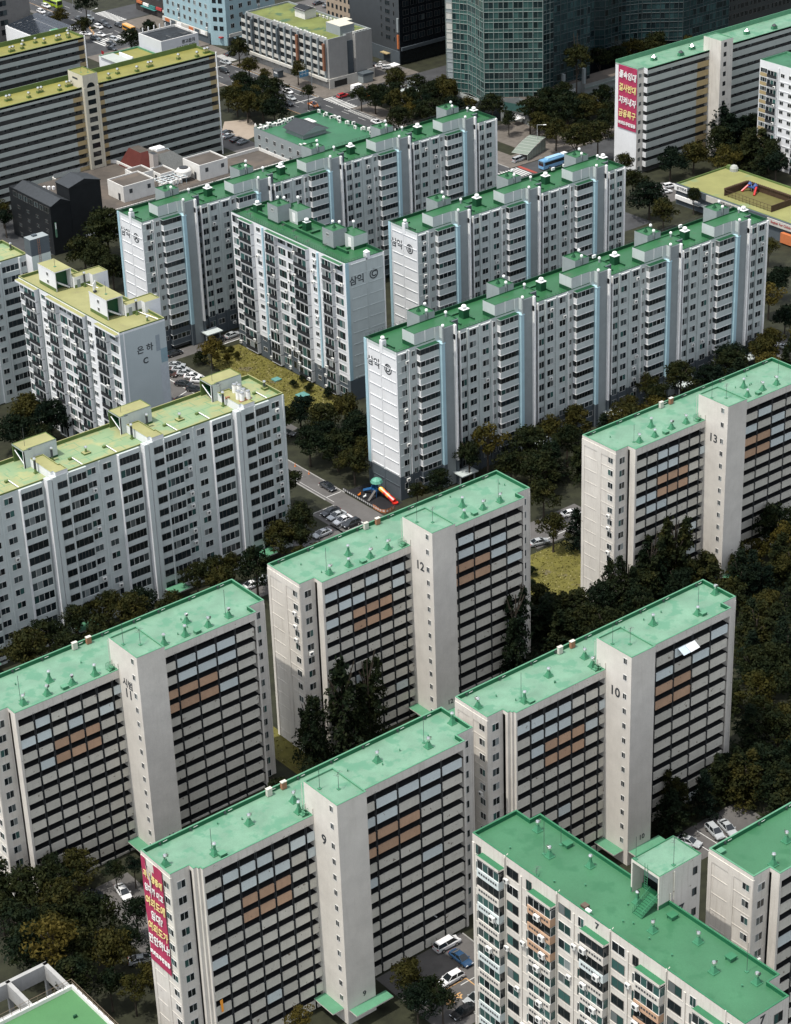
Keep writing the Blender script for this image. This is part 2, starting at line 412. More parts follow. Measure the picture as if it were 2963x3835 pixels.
    t = MB(); t.face([(x, y, zt-.32) for x, y in P4], ROOFL); parapet(t, P4, zt-.08, zt, .22, ROOFE, ROOFE); part(t, 'tower_roof', tw)
    for i in range(nf+1):
        z = zt-2.0-(0 if i == 0 else 3.2 if i == 1 else 6.9+(i-2)*fl)
        if z > 1.5: K.add('window', win(.85, 1.15, rng.choice(('dg', 'dc', 'dd')), FRAME, 2), (tx0, tyf+1.45, z), '-X', None, tw)
    zn = zt-8.5
    if numtxt: text(numtxt, 1.75, INK, (tx0-.02, tyf+3.8, zn+1.4), '-X', tw, bold=.03)
    text(str(num), 2.5, INK, (tx0-.02, tyf+3.8, zn-(.6 if numtxt else 0)), '-X', tw, bold=.04)
    text(str(num), 1.4, INK, ((tx0+tx1)/2+.6, tyf-.02, 4.6), '-Y', tw, bold=.02)
    b = MB(); b.bar((tx0-.08, yf+.05, .5), (tx0-.08, yf+.05, zr+1.2), .07, PANEL); b.bar((tx0-.08, yf+2.6, zr-.7), (tx0-.08, yf+2.6, zt-.6), .06, PANEL)
    b.bar((tx0-.08, yf+2.0, zr-.7), (tx0-.08, yf+2.0, zr+1.1), .06, PANEL); part(b, 'drain_pipe', tw)
    b = MB()                                       # entrance canopies at the foot of the tower
    b.box(tx0+.3, tx1+2.0, tyf-2.0, tyf, 2.7, 2.95, BEIGE, top=ROOFE); b.box(tx0-2.2, tx0, tyf+1, tyf+6, 2.6, 2.8, BEIGE, top=ROOFE)
    part(b, 'entrance_canopy', tw)
    b = MB(); y0 = yf+1.4; x = tx0-1.0             # short green stair to the roof door
    b.box(x, tx0, y0, y0+.9, zd, zd+.25, ROOFE); b.box(x+.4, tx0, y0, y0+.9, zd+.25, zd+.6, ROOFE)
    rail(b, (x-.1, y0-.05), (tx0, y0-.05), zd, 1.3, VENTG, .25, .035); rail(b, (x-.1, y0+1), (tx0, y0+1), zd, 1.3, VENTG, .25, .035)
    part(b, 'roof_stair', tw)
    vents(root, vpts, zd, rng.choice([('cowl', 'tall', 'cowl', 'cowl', 'tall'), ('cowl', 'tall', 'ball', 'cowl')]))
    for x, y in boxes:
        b = MB(); b.box(x-.55, x+.55, y-.45, y+.45, zd, zd+.5, VENTG, top=ROOFE); b.box(x-.62, x+.62, y-.52, y+.52, zd+.5, zd+.6, ROOFE); part(b, 'roof_hatch', root)
    for x, y, h in ants: antenna(root, x, y, zd, h)
    antenna(tw, tx0+3.0, tyf+3.5, zt-.3, 3.2, True); antenna(tw, tx0+.9, tyf+5.5, zt-.3, 4.2)
    for dx in (-1.6, 1.2):                         # two boxes on the back parapet
        x = tx0+dx; b = MB(); b.box(x-.45, x+.45, yb-1.0, yb-.45, zd+.1, zr+.55, PANEL if dx < 0 else RUST); b.box(x-.5, x+.5, yb-1.05, yb-.4, zr+.55, zr+.65, PANEL); part(b, 'equipment_box', root)
    b = MB()                                       # cables and fixings along the back parapet
    for k in range(9):
        x = x0+3+(x1-x0-6)*k/8+rng.uniform(-1, 1)
        b.bar((x, yb-.3, zr), (x+.1, yb-.5, zd+.2), .04, PIPE); b.box(x-.15, x+.2, yb-.42, yb-.27, zr-.5, zr-.2, PIPE); b.bar((x+.6, yb-.3, zr-.35), (x+1.4, yb-.3, zr-.3), .03, TRIMW)
    for k in range(8):
        x, y = rng.uniform(x0+2, x1-2), rng.uniform(yw+1, yb-1.5)
        if not (tx0-1 < x < tx1+1): b.rings(x, y, [(.1, zd), (.1, zd+.35), (.16, zd+.4)], 6, VENTG)
    part(b, 'roof_fitting', root)
    K.finish(); return root
B12 = grid_block(12, 198.3, 253.8, 296.4, 286.5, 284.2, (222.3, 227.8, 277.8, 286.5), 37.5, 42.65, 2.84, 13, 1, 6, 5,
    'pale block numbered 12 in the middle of the photo with a tall tree before it',
    [(205.4, 286.8), (212.2, 290.1), (209.8, 286.8), (214.7, 286.7), (219.1, 287.0), (240.0, 290.4), (237.5, 286.9), (242.3, 287.0), (246.6, 287.0)],
    [(212.5, 286.0), (239.6, 286.4)], [(205.5, 287.9, 5), (247, 288, 4.5)])
B13 = grid_block(13, 276.8, 332.3, 296.5, 286.7, 284.6, (299.95, 305.4, 278.5, 286.8), 37.5, 42.65, 2.84, 13, 1, 6, 5,
    'pale block numbered 13 cut off by the right edge of the photo',
    [(284.1, 287.5), (290.6, 290.8), (288.1, 287.2), (293.1, 287.5), (297.1, 287.3), (318.0, 291.2), (315.5, 287.7), (320.1, 287.7), (324.2, 287.6)],
    [(290.7, 286.7), (317.9, 286.9)], [(283.2, 288.2, 4), (325.5, 288.5, 5)])
B11 = grid_block(11, 134.6, 190.3, 296.2, 286.2, 283.8, (158.25, 163.8, 277.4, 286.2), 37.5, 42.8, 2.84, 13, 1, 6, 5,
    'pale block numbered 11 cut off by the left edge of the photo',
    [(141.1, 286.3), (148.0, 289.5), (145.6, 286.2), (150.5, 286.2), (154.9, 286.1), (176.2, 290.0), (173.6, 286.5), (178.4, 286.4), (182.9, 286.6), (169.2, 286.5)],
    [(148.8, 285.9), (175.7, 285.9)], [(141.2, 287.5, 5), (183, 287.8, 5)], '시범')
B9 = grid_block(9, 133.6, 192.1, 238.9, 230.9, 228.8, (158.4, 164.0, 222.5, 230.9), 37.5, 42.65, 2.96, 12, 2, 6, 5,
    'pale block numbered 9 with a torn crimson banner on its end wall',
    [(134.9, 234.1), (141.9, 231.4), (150.2, 234.2), (158.8, 234.4), (157.7, 231.6), (175.2, 234.4), (191.0, 234.8), (183.8, 232.1)],
    [(142.6, 230.4), (158.7, 230.5)], [(142.2, 232.6, 4), (184, 233.5, 5)])
B10 = grid_block(10, 195.7, 253.5, 239.7, 231.6, 229.4, (220.0, 225.5, 223.3, 231.7), 37.5, 42.65, 2.96, 12, 2, 6, 5,
    'pale block numbered 10 with white sheets airing from a top balcony',
    [(197.2, 235.6), (204.0, 231.8), (212.2, 235.0), (220.6, 235.2), (219.7, 232.3), (236.8, 235.3), (245.0, 232.6), (252.3, 235.5)],
    [(245.6, 231.9), (220.3, 231.0), (204.6, 230.9)], [(204.3, 233, 5), (246, 233.5, 5)])
B8 = grid_block(8, 197.7, 256.0, 183.6, 174.6, 172.6, (224.0, 229.6, 166.5, 175), 37.5, 42.65, 3.1, 12, 1, 6, 5,
    'pale block with a bright green roof cut off by the lower right corner',
    [(208.2, 177.9), (202.6, 175.3)], [(198.9, 182.3)], [], deck=ROOFB)
# ---------------------------------------------------------------- grey blocks with pale blue pilasters, dark green roofs
ROOFG = mat('deep_green_roof_coat', (.028, .115, .046), rough=.4, amt=.14, scale=.2, fine=.08, patch=((.085, .08, .055), .22, .4, .64))
ROOFX = mat('dark_green_kerb_paint', (.010, .065, .028), rough=.45, amt=.12)
def ball_pipe(b, x, y, z0, z1, r=.22, m=None):
    b.rings(x, y, [(r, z0), (r, z1)], 8, m or GREYM)
    b.rings(x, y, [(r*.9, z1), (r*1.5, z1+.15), (r*1.7, z1+.4), (r*1.3, z1+.65), (r*.3, z1+.75)], 10, TRIMW)
def pyramid(b, x, y, z, s=.6, h=1.1, m=None): b.rings(x, y, [(s, z), (.03, z+h)], 4, m or ROOFX, rot=math.pi/4)
def ring_letter(ch, loc, face, parent, name='block_letter'):
    b = MB(); n = 28; Rr, r = 1.3, .98
    for k in range(n):
        a, c = 2*math.pi*k/n, 2*math.pi*(k+1)/n
        b.face([(Rr*math.cos(a), Rr*math.sin(a), 0), (Rr*math.cos(c), Rr*math.sin(c), 0), (r*math.cos(c), r*math.sin(c), 0), (r*math.cos(a), r*math.sin(a), 0)], INK)
    o = part(b, name, parent); o.matrix_local = Matrix.Translation(Vector(loc)-org(parent)) @ TXM[face]
    for v in o.data.vertices: v.co += org(parent)          # ring was built about its own centre
    text(ch, 2.1, INK, loc, face, parent, 'block_letter', bold=.05)
def band_mesh(w, h, var, side=True):
    """closed-in balcony window band: glass panes between thin posts, facing -Y"""
    key = ('b', round(w, 2), round(h, 2), var)
    if key in PROTO: return PROTO[key]
    b = MB(); n = len(var); g = {'d': GD, 't': GT, 'c': GC, 'g': GG}; fr = FRAMEB if set(var) <= {'d'} else FRAME
    for i, v in enumerate(var):
        a, c = -w/2+w*i/n, -w/2+w*(i+1)/n
        b.face([(a, -.03, 0), (c, -.03, 0), (c, -.03, h), (a, -.03, h)], g[v])
        b.box(a-.035, a+.035, -.07, -.031, 0, h, fr)
    b.box(w/2-.04, w/2+.04, -.07, -.031, 0, h, fr)
    b.box(-w/2, w/2, -.06, -.031, 0, .05, fr); b.box(-w/2, w/2, -.06, -.031, h-.05, h, fr)
    PROTO[key] = b.mesh('balcony_window'); return PROTO[key]
BANDS = ('dddd', 'dddddd', 'dddd', 'ddddd', 'gdgd', 'dgdd', 'gddg', 'dgdg', 'gcdg', 'dddg', 'tgdd')
def head_house(root, s, yf, zd):
    zr_ = zd+.8
    """stair and lift rooms standing on the roof of one stairwell"""
    b = MB(); z1 = 39.75
    poly = [(s-.4, yf+.2), (s+5.4, yf+.2), (s+5.4, yf-.02), (s+6.6, yf-.02), (s+6.6, yf-1.6), (s+10.2, yf-1.6), (s+10.2, yf+.3), (s+12.3, yf+.3), (s+12.3, yf+4.4), (s-.4, yf+4.4)]
    lo = [(s-.4, yf+.2), (s+5.4, yf+.2), (s+5.4, yf+4.4), (s-.4, yf+4.4)]
    b.prism(poly, zd+.02, z1-.2, GREYW, top=ROOFG); parapet(b, poly, z1-.2, z1, .16, GREYW, ROOFX)
    for i in (1,): pass
    b.box(s-.43, s-.4, yf+.2, yf+4.4, zd+.02, zd+1.0, ROOFX); b.box(s-.4, s+5.3, yf+.17, yf+.2, zd+.02, zd+.6, ROOFX)
    b.box(s+6.62, s+10.18, yf-1.615, yf-1.6, zd, z1-.25, GREYM)
    b.box(s+10.2, s+12.28, yf+.26, yf+.3, zd, z1-.25, GREYD)
    b.box(s+9.35, s+9.8, yf-2.3, yf-1.615, zd, z1+.02, TRIMW)
    b.box(s+2.6, s+2.75, yf+.14, yf+.2, zd+.6, z1, TRIMW)
    p = part(b, 'stair_head_house', root)
    b = MB(); z2 = 41.3; q = [(s+4.6, yf+4.4), (s+6.4, yf+4.4), (s+6.4, yf+4.9), (s+7.2, yf+4.9), (s+7.2, yf+4.4), (s+9.0, yf+4.4), (s+9.0, yf+8.9), (s+4.6, yf+8.9)]
    b.prism(q, zd+.02, z2-.2, GREYM, top=ROOFG); parapet(b, q, z2-.2, z2, .15, GREYM, ROOFX)
    pyramid(b, s+6.4, yf+6.9, z2-.2); part(b, 'lift_head_house', p)
    for x, y, z0, za in ((s+6.8, yf+4.6, zd, z2+.3), (s+6.1, yf-1.9, zr_-.8, z1+.4), (s+9.3, yf+8.2, z1, z2), (s+11.2, yf+3.2, z1-.3, z1+.5)):
        b = MB(); ball_pipe(b, x, y, z0, za); part(b, 'vent_pipe', p)
def grey_block(letter, x0, bays, x1, yf, yb, zr, label, seed):
    root = thing('apartment_block', label, 'apartment block', ((x0+x1)/2, (yf+yb)/2, 0), 'grey apartment blocks with pale blue pilasters')
    rng = random.Random(seed); K = Kit(root); zd = zr-.8; fl = 2.9; zb = 6.0; nf = 12; w = MB()
    P4 = [(x0, yf), (x1, yf), (x1, yb), (x0, yb)]
    w.box(x0, x1, yf, yb, 0, zb, GREYD); w.box(x0, x1, yf, yb, zb, zd, GREYW, left=WHITE, bottom=False)
    parapet(w, P4, zd, zr-.1, .2, GREYW, ROOFX)
    # end wall grid
    D = yb-yf
    for a, c, m in ((yf-.0, yf+.22, WHITE), (yf+D*.5-.12, yf+D*.5+.12, WHITE), (yb-1.35, yb-1.15, WHITE)):
        w.box(x0-.08, x0, a, c, zb, zr-.1, m); w.box(x0-.08, x0, a, c, 0, zb-.01, GREYD)
    w.box(x0-.14, x0, yb-.9, yb+.02, zb, zr-.1, CYAN); w.box(x0-.14, x0, yb-.9, yb+.02, 0, zb-.01, GREYD)
    for i in range(12):
        z = 35.2-i*2.87
        for a, c in ((yf+.5, yf+D*.5-.3), (yf+D*.5+.3, yb-1.5)): w.box(x0-.13, x0, a, c, z-.14, z, WHITE if z > zb else GREYD)
    def vstrip(xa, xb, pr, m, ztop=zr-.3):
        w.box(xa, xb, yf-pr, yf, zb, ztop, m); w.box(xa, xb, yf-pr, yf, 0, zb-.01, GREYD)
    def sill(xa, xb):
        for i in range(nf):
            z = 36.2-i*fl-1.72
            if z > zb: w.box(xa, xb, yf-.10, yf, z-.12, z, GREYW)
        w.box(xa, xb, yf-.22, yf, 36.15, 36.4, TRIMW)
    def wcol(x, ww, ac=.25, hh=1.5):
        for i in range(nf):
            z = 36.0-i*fl-hh
            K.add('window', rwin(ww, hh, rng), (x, yf-.02, z), '-Y')
            if rng.random() < ac: K.add('ac_unit', ac_mesh(), (x+rng.uniform(-.3, .6), yf, z-1.0), '-Y')
    sill(x0+.3, bays[0]-2.0); wcol(x0+2.1, 1.9, .45); vstrip(bays[0]-3.0, bays[0]-2.6, .28, GREYW); vstrip(bays[0]-2.5, bays[0]-2.38, .4, TRIMW)
    for n, s in enumerate(bays):
        wcol(s-1.0, 1.0, 0, 1.3)
        # stack of closed-in balconies
        y0 = yf-1.25
        for i in range(nf):
            z = 34.85-i*fl
            m = GREYW if z > zb+.5 else GREYD
            w.box(s, s+5.55, y0, yf, z-1.5, z, m, left=WHITE if z > zb+.5 else GREYD)
            w.box(s-.04, s+5.55, y0-.05, y0, z-1.56, z-1.42, TRIMW if z > zb else GREYM); w.box(s-.05, s, y0, yf, z-1.56, z-1.42, TRIMW)
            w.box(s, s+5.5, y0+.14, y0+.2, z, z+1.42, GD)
            K.add('balcony_window', band_mesh(5.3, 1.4, rng.choice(BANDS)), (s+2.8, y0+.1, z), '-Y')
            K.add('balcony_side_window', band_mesh(.95, 1.4, rng.choice(('d', 'g', 'c', 'd'))), (s+.12, y0+.75, z), '-X')
        w.box(s-.1, s+5.55, y0-.1, yf, 36.25, 36.45, GREYW, top=ROOFX)
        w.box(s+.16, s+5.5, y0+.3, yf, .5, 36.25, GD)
        vstrip(s+5.6, s+6.5, 2.05, CYAN, zr-.9); w.box(s+5.5, s+6.65, yf-2.15, yf, zr-.9, zr-.7, CYAN)
        w.box(s+6.55, s+9.35, yf-1.6, yf, 0, zr-.02, GREYM)
        vstrip(s+9.35, s+9.8, 2.35, TRIMW, zr+.5); vstrip(s+9.8, s+10.2, 1.6, GREYM)
        w.box(s+10.2, s+12.1, yf-.02, yf, 0, zd, GREYD)
        for i in range(nf): K.add('stair_window', win(1.7, 1.2, 'dd', FRAMEB, 2), (s+11.15, yf-.03, 34.2-i*fl), '-Y')
        vstrip(s+12.1, s+12.4, .5, TRIMW)
        for i in range(nf): K.add('window', rwin(1.75, 1.65, rng), (s+13.5, yf-.02, 36.0-i*fl-1.65), '-Y')
        for i in range(nf): w.box(s+12.45, s+14.35, yf-.16, yf, 34.35-i*fl-1.05, 34.3-i*fl, GREYW if 34.35-i*fl-1 > zb else GREYD)
        vstrip(s+14.45, s+14.95, .4, GREYW)
        e = bays[n+1] if n+1 < len(bays) else None
        if e:
            sill(s+15, e-2.0); wcol(s+16.3, 1.95, .15); vstrip(s+17.9, s+18.4, .28, GREYW); wcol(s+20.1, 1.9, .3); vstrip(e-2.15, e-1.75, .28, GREYW); vstrip(e-1.7, e-1.58, .42, TRIMW, zr-rng.choice((.6, .6, 6, 12)))
        else: sill(s+15, x1-.6); wcol(s+16.3, 1.95, .3); vstrip(x1-.5, x1, .35, TRIMW)
        b = MB(); b.box(s+8.4, s+13.2, yf-5.0, yf-1.6, 2.9, 3.15, GREYW); b.box(s+8.6, s+8.9, yf-4, yf-3.7, 0, 2.9, GREYM); b.box(s+12.7, s+13, yf-4, yf-3.7, 0, 2.9, GREYM); part(b, 'entrance_canopy', root)
        head_house(root, s, yf, zd)
        for k, (xa, xb) in enumerate(((s+12.5, s+22.9),)):
            xb = min(xb, x1-.4)
            b = MB(); rail(b, (xa, yf+.55), (xb, yf+.55), zd, 1.0, PIPE, .8, .03); part(b, 'roof_railing', root)
        b = MB()                                    # green kerbs and the chimney box of this roof section
        xa, xb = s+12.8, min(s+22.4, x1-1)
        b.box(xa, xb, yb-3.4, yb-3.1, zd, zd+.45, ROOFX, top=ROOFG)
        if xb-xa > 6: b.box(xa+2.5, xa+2.8, yf+3.0, yf+6.4, zd, zd+.45, ROOFX, top=ROOFG); b.box(xb-2.8, xb-2.5, yf+3.4, yf+6.8, zd, zd+.45, ROOFX, top=ROOFG)
        part(b, 'roof_kerb', root)
        cx = s+18.9 if e else s+15.9
        b = MB(); b.box(cx-.85, cx+.85, yf+5.2, yf+6.9, zd, zd+2.1, ROOFX, top=GREYW); b.box(cx-.95, cx+.95, yf+5.1, yf+7, zd+2.1, zd+2.25, GREYW, top=TRIMW)
        ball_pipe(b, cx, yf+6.05, zd+2.2, zd+2.4, .36); part(b, 'chimney_box', root)
    b = MB(); b.box(x0-.1, x0+1.0, yf+D*.42, yf+D*.42+1.1, zr-2.0, zr+1.1, WHITE); ball_pipe(b, x0+.45, yf+D*.42+.55, zr+1.1, zr+1.3, .3); part(b, 'chimney_box', root)
    b = MB(); b.box(x0+1.8, x0+2.1, yf+3.2, yf+7, zd, zd+.45, ROOFX, top=ROOFG); b.box(x0+2.1, x0+4.2, yb-3.4, yb-3.1, zd, zd+.45, ROOFX, top=ROOFG); part(b, 'roof_kerb', root)
    b = MB(); rail(b, (x0+.3, yf+.4), (bays[0]-.6, yf+.4), zd, 1.1, PIPE, .8, .03); rail(b, (x0+.25, yf+.4), (x0+.25, yb-.5), zd, 1.1, PIPE, .8, .03); rail(b, (x0+.3, yb-.3), (x1-.3, yb-.3), zr, .8, PIPE, 1.2, .03); part(b, 'roof_railing', root)
    w.mats  # wall goes last so every strip is in it
    part(w, 'wall', root)
    r = MB(); r.face([(x, y, zd+.012) for x, y in P4], ROOFG); parapet(r, P4, zr-.1, zr, .22, ROOFX, ROOFX); part(r, 'roof', root)
    text('삼익', 2.5, INK, (x0-.03, yf+D*.73, 31.8), '-X', root, bold=.035)
    ring_letter(letter, (x0-.03, yf+D*.28, 31.8), '-X', root)
    for k in range(3):
        x = rng.uniform(x0+6, x1-6); b = MB(); b.box(x-.5, x+.5, yb-.75, yb-.35, zr-.2, zr+.5, TRIMW); part(b, 'ac_unit', root)
    K.finish(); return root
BD = grey_block('D', 274.8, [280.4+23.5*k for k in range(5)], 392.8, 354.2, 365.8, 37.0, 'long grey block marked with a circled letter D on its white end wall', 41)
BB = grey_block('B', 323.2, [328.8+23.5*k for k in range(3)], 394.0, 406.5, 418.0, 37.0, 'grey block marked with a circled letter B on its white end wall', 42)
BA = grey_block('A', 276.9, [282.5+23.5*k for k in range(5)], 395.6, 460.3, 471.8, 37.0, 'long grey block marked with a circled letter A on its white end wall', 43)

# ---------------------------------------------------------------- blocks whose long window side faces the sun
RAILM = flat('dark_balcony_rail', (.02, .022, .025), .6)
def balc_mesh(w, h, d, var, railed=True, wallm=None):
    """open or glazed balcony bay facing -Y: floor slab, cheeks, glass and dark rail; origin at its lower middle on the wall"""
    key = ('bal', round(w, 2), round(h, 2), round(d, 2), var, railed)
    if key in PROTO: return PROTO[key]
    b = MB(); m = wallm or WHITE; n = len(var); g = {'d': GD, 't': GT, 'c': GC, 'g': GG}
    b.box(-w/2-.1, w/2+.1, -d, 0, -.22, 0, m); b.box(-w/2-.1, -w/2, -d, 0, 0, h, m); b.box(w/2, w/2+.1, -d, 0, 0, h, m)
    yg = -d+.18
    for i, v in enumerate(var):
        a, c = -w/2+w*i/n, -w/2+w*(i+1)/n
        b.face([(a, yg, 0), (c, yg, 0), (c, yg, h), (a, yg, h)], g[v]); 
        if i: b.box(a-.05, a+.05, yg-.07, yg-.001, 0, h, FRAME)
    b.box(-w/2, w/2, yg-.06, yg-.001, h-.1, h, FRAME)
    if railed:
        z = .95; b.box(-w/2, w/2, -d-.05, -d, z, z+.07, RAILM); b.box(-w/2, w/2, -d-.05, -d, .05, .12, RAILM)
        k = int(w/.28)
        for i in range(k+1): x = -w/2+w*i/k; b.box(x-.03, x+.03, -d-.04, -d-.01, .12, z, RAILM)
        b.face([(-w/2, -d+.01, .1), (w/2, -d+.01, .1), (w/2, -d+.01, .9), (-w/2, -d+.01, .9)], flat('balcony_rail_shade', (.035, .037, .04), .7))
    PROTO[key] = b.mesh('balcony'); return PROTO[key]
def sun_facade(K, w, rng, x, cols, ztop, fl, nf, wallm, basem, zb, ac=.3):
    """columns on a -X wall: ('w'|'s'|'b', y_hi, y_lo); rows down from ztop (top of the openings)"""
    for kind, ya, yb_ in cols:
        yc, ww = (ya+yb_)/2, ya-yb_
        for i in range(nf):
            zt = ztop-i*fl
            if kind == 'b': K.add('balcony', balc_mesh(ww-.1, 2.55, 1.0, rng.choice(('dtd', 'tdt', 'cdt', 'ddt', 'dcd', 'ddd', 'tdd')), rng.random() < .8), (x, yc, zt-2.5), '-X')
            elif kind == 'w': K.add('window', win(ww-.25, 1.85, rng.choice(('tdt', 'dtd', 'ctd', 'dct', 'ddd', 'tdc', 'dtc')), rng.choice((FRAME, FRAME, FRAMEB)), 3), (x-.02, yc, zt-1.85), '-X')
            else: K.add('window', rwin(ww-.15, 1.15, rng), (x-.02, yc, zt-1.5), '-X')
            if rng.random() < ac*(.9 if kind != 's' else .5):
                K.add('ac_unit', ac_mesh(), (x-(1.0 if kind == 'b' else 0), yc+rng.choice((-1, 1))*ww*.36, zt-(2.3 if kind == 'b' else 2.6)), '-X')
            if kind != 'b' and zt-2.4 > zb-2: w.box(x-.09, x, yb_-.2, ya+.2, zt-2.15, zt-1.98, wallm if zt-2.2 > zb else basem)
def c_block():
    x0, x1, y0, y1, zr = 298.0, 309.8, 403.0, 451.0, 37.0; zd = zr-.8; zb = 5.8
    root = thing('apartment_block', 'white windowed block marked with a circled letter C on its grey end wall', 'apartment block', (304, 427, 0), 'grey apartment blocks with pale blue pilasters')
    rng = random.Random(44); K = Kit(root); w = MB(); P4 = [(x0, y0), (x1, y0), (x1, y1), (x0, y1)]
    w.box(x0, x1, y0, y1, 0, zb, GREYD); w.box(x0, x1, y0, y1, zb, zd, GREYW, left=WHITE, bottom=False)
    parapet(w, P4, zd, zr-.1, .2, WHITE, ROOFX)
    for a, c in ((437.5, 436.9), (414.4, 413.8)): w.box(x0-.3, x0, c, a, zb, zr-.5, CYAN); w.box(x0-.3, x0, c, a, 0, zb-.01, GREYD)
    w.box(x0-.12, x0+.9, y0-.12, y0, zb, zr-.1, CYAN); w.box(x0-.12, x0, y0, y0+.7, zb, zr-.1, WHITE)
    for xa, xb in ((x0+1.6, x0+6.2), (x0+6.8, x1-.5)):
        for i in range(11): z = 36.2-i*3.0; w.box(xa, xb, y0-.12, y0, z-.14, z, GREYW if z > zb else GREYD)
    w.box(x0+6.4, x0+6.65, y0-.1, y0, zb, zr-.3, GREYW); w.box(x1-.3, x1, y0-.15, y0, zb, zr-.1, TRIMW)
    cols = [('w', 450.6, 446.9), ('b', 446.6, 441.4), ('s', 440.1, 438.3), ('s', 436.4, 435.5), ('b', 435.1, 431.2), ('w', 430.9, 427.6), ('w', 426.9, 423.5), ('b', 423.3, 417.9), ('s', 416.5, 415.0), ('s', 413.0, 411.8), ('b', 411.4, 407.7), ('w', 407.4, 404.1)]
    sun_facade(K, w, rng, x0, cols, 36.3, 3.0, 12, WHITE, GREYD, zb)
    for a, c in ((446.8, 441.2), (435.2, 417.7), (411.5, 404)): w.box(x0-1.1, x0+.3, c, a, zd+.02, zr-.45, WHITE, top=ROOFG)
    part(w, 'wall', root)
    r = MB(); r.face([(x, y, zd+.012) for x, y in P4], ROOFG); parapet(r, P4, zr-.1, zr, .22, ROOFX, ROOFX)
    part(r, 'roof', root)
    b = MB(); b.box(303.1, 303.7, 408.9, 449.7, zd+.02, zd+.75, ROOFX, top=ROOFG); b.box(303.7, 307.5, 449.4, 449.7, zd+.02, zd+.6, ROOFX, top=ROOFG)
    for y in (430.5, 425.5, 411.0): b.box(304.5, 307.5, y, y+.35, zd+.02, zd+.6, ROOFX, top=ROOFG)
    part(b, 'roof_kerb', root)
    for ya in (436.5, 413.4):
        b = MB(); z2, z1 = 41.0, 39.8
        q = [(302.4, ya), (306.6, ya), (306.6, ya+4.4), (302.4, ya+4.4)]; b.prism(q, zd+.02, z2-.2, GREYM, top=ROOFG); parapet(b, q, z2-.2, z2, .15, GREYM, ROOFX); pyramid(b, 304.5, ya+2.2, z2-.2)
        b.box(302.3, 306.7, ya-.1, ya+4.5, zd+.02, zd+.5, ROOFX)
        lp = part(b, 'lift_head_house', root)
        for y in (ya+2.2,): Kw = bpy.data.objects.new('window', win(1.0, .8, 'gc', FRAME, 2)); C.objects.link(Kw); Kw.parent = lp; Kw.matrix_local = Matrix.Translation(Vector((302.38, y, 39.2))-org(lp)) @ Matrix.Rotation(FACE['-X'], 4, 'Z')
        b = MB(); q = [(305.9, ya-3.6), (310.2, ya-3.6), (310.2, ya+2.5), (306.6, ya+2.5), (306.6, ya-.02), (305.9, ya-.02)]
        b.prism(q, zd+.02, z1-.2, GREYW, top=ROOFG); parapet(b, q, z1-.2, z1, .15, GREYW, ROOFX); b.box(305.86, 310.2, ya-3.63, ya-3.6, zd+.02, zd+.9, ROOFX)
        b.box(305.85, 305.9, ya-2.6, ya-1.4, zd+.5, z1-.7, TRIMW); pyramid(b, 307.6, ya+.9, z1-.2, .5, .9); part(b, 'stair_head_house', root)
        for x, y in ((307.0, ya+3.4), (306.0, ya+4.8), (309.7, ya+1.2)):
            b = MB(); ball_pipe(b, x, y, zd, 41.0); part(b, 'vent_pipe', root)
    for x, y in ((305.7, 428.8), (303.9, 447.5)):
        b = MB(); b.box(x-.85, x+.85, y-.85, y+.85, zd, zd+2.2, ROOFX, top=GREYW); ball_pipe(b, x, y, zd+2.2, zd+2.4, .36); part(b, 'chimney_box', root)
    b = MB(); b.box(304.4, 305.5, 402.9, 404.1, zd, zr+1.0, WHITE); pyramid(b, 304.95, 403.5, zr+1.0, .9, .6, TRIMW); part(b, 'chimney_box', root)
    b = MB(); rail(b, (299.2, y0+.4), (299.2, y1-.4), zd, 1.2, PIPE, .9, .03); rail(b, (299.2, y0+.3), (x1, y0+.3), zd, 1.2, PIPE, .9, .03); part(b, 'roof_railing', root)
    for k in range(7):
        x, y = 298.9, (448, 445, 433, 428, 424, 420, 415)[k]; antenna(root, x+R.uniform(0, 2.5), y, zd, 1.6, True)
    text('삼익', 2.5, INK, (301.3, y0-.03, 31.7), '-Y', root, bold=.035); ring_letter('C', (306.5, y0-.03, 32.0), '-Y', root)
    K.finish()
c_block()
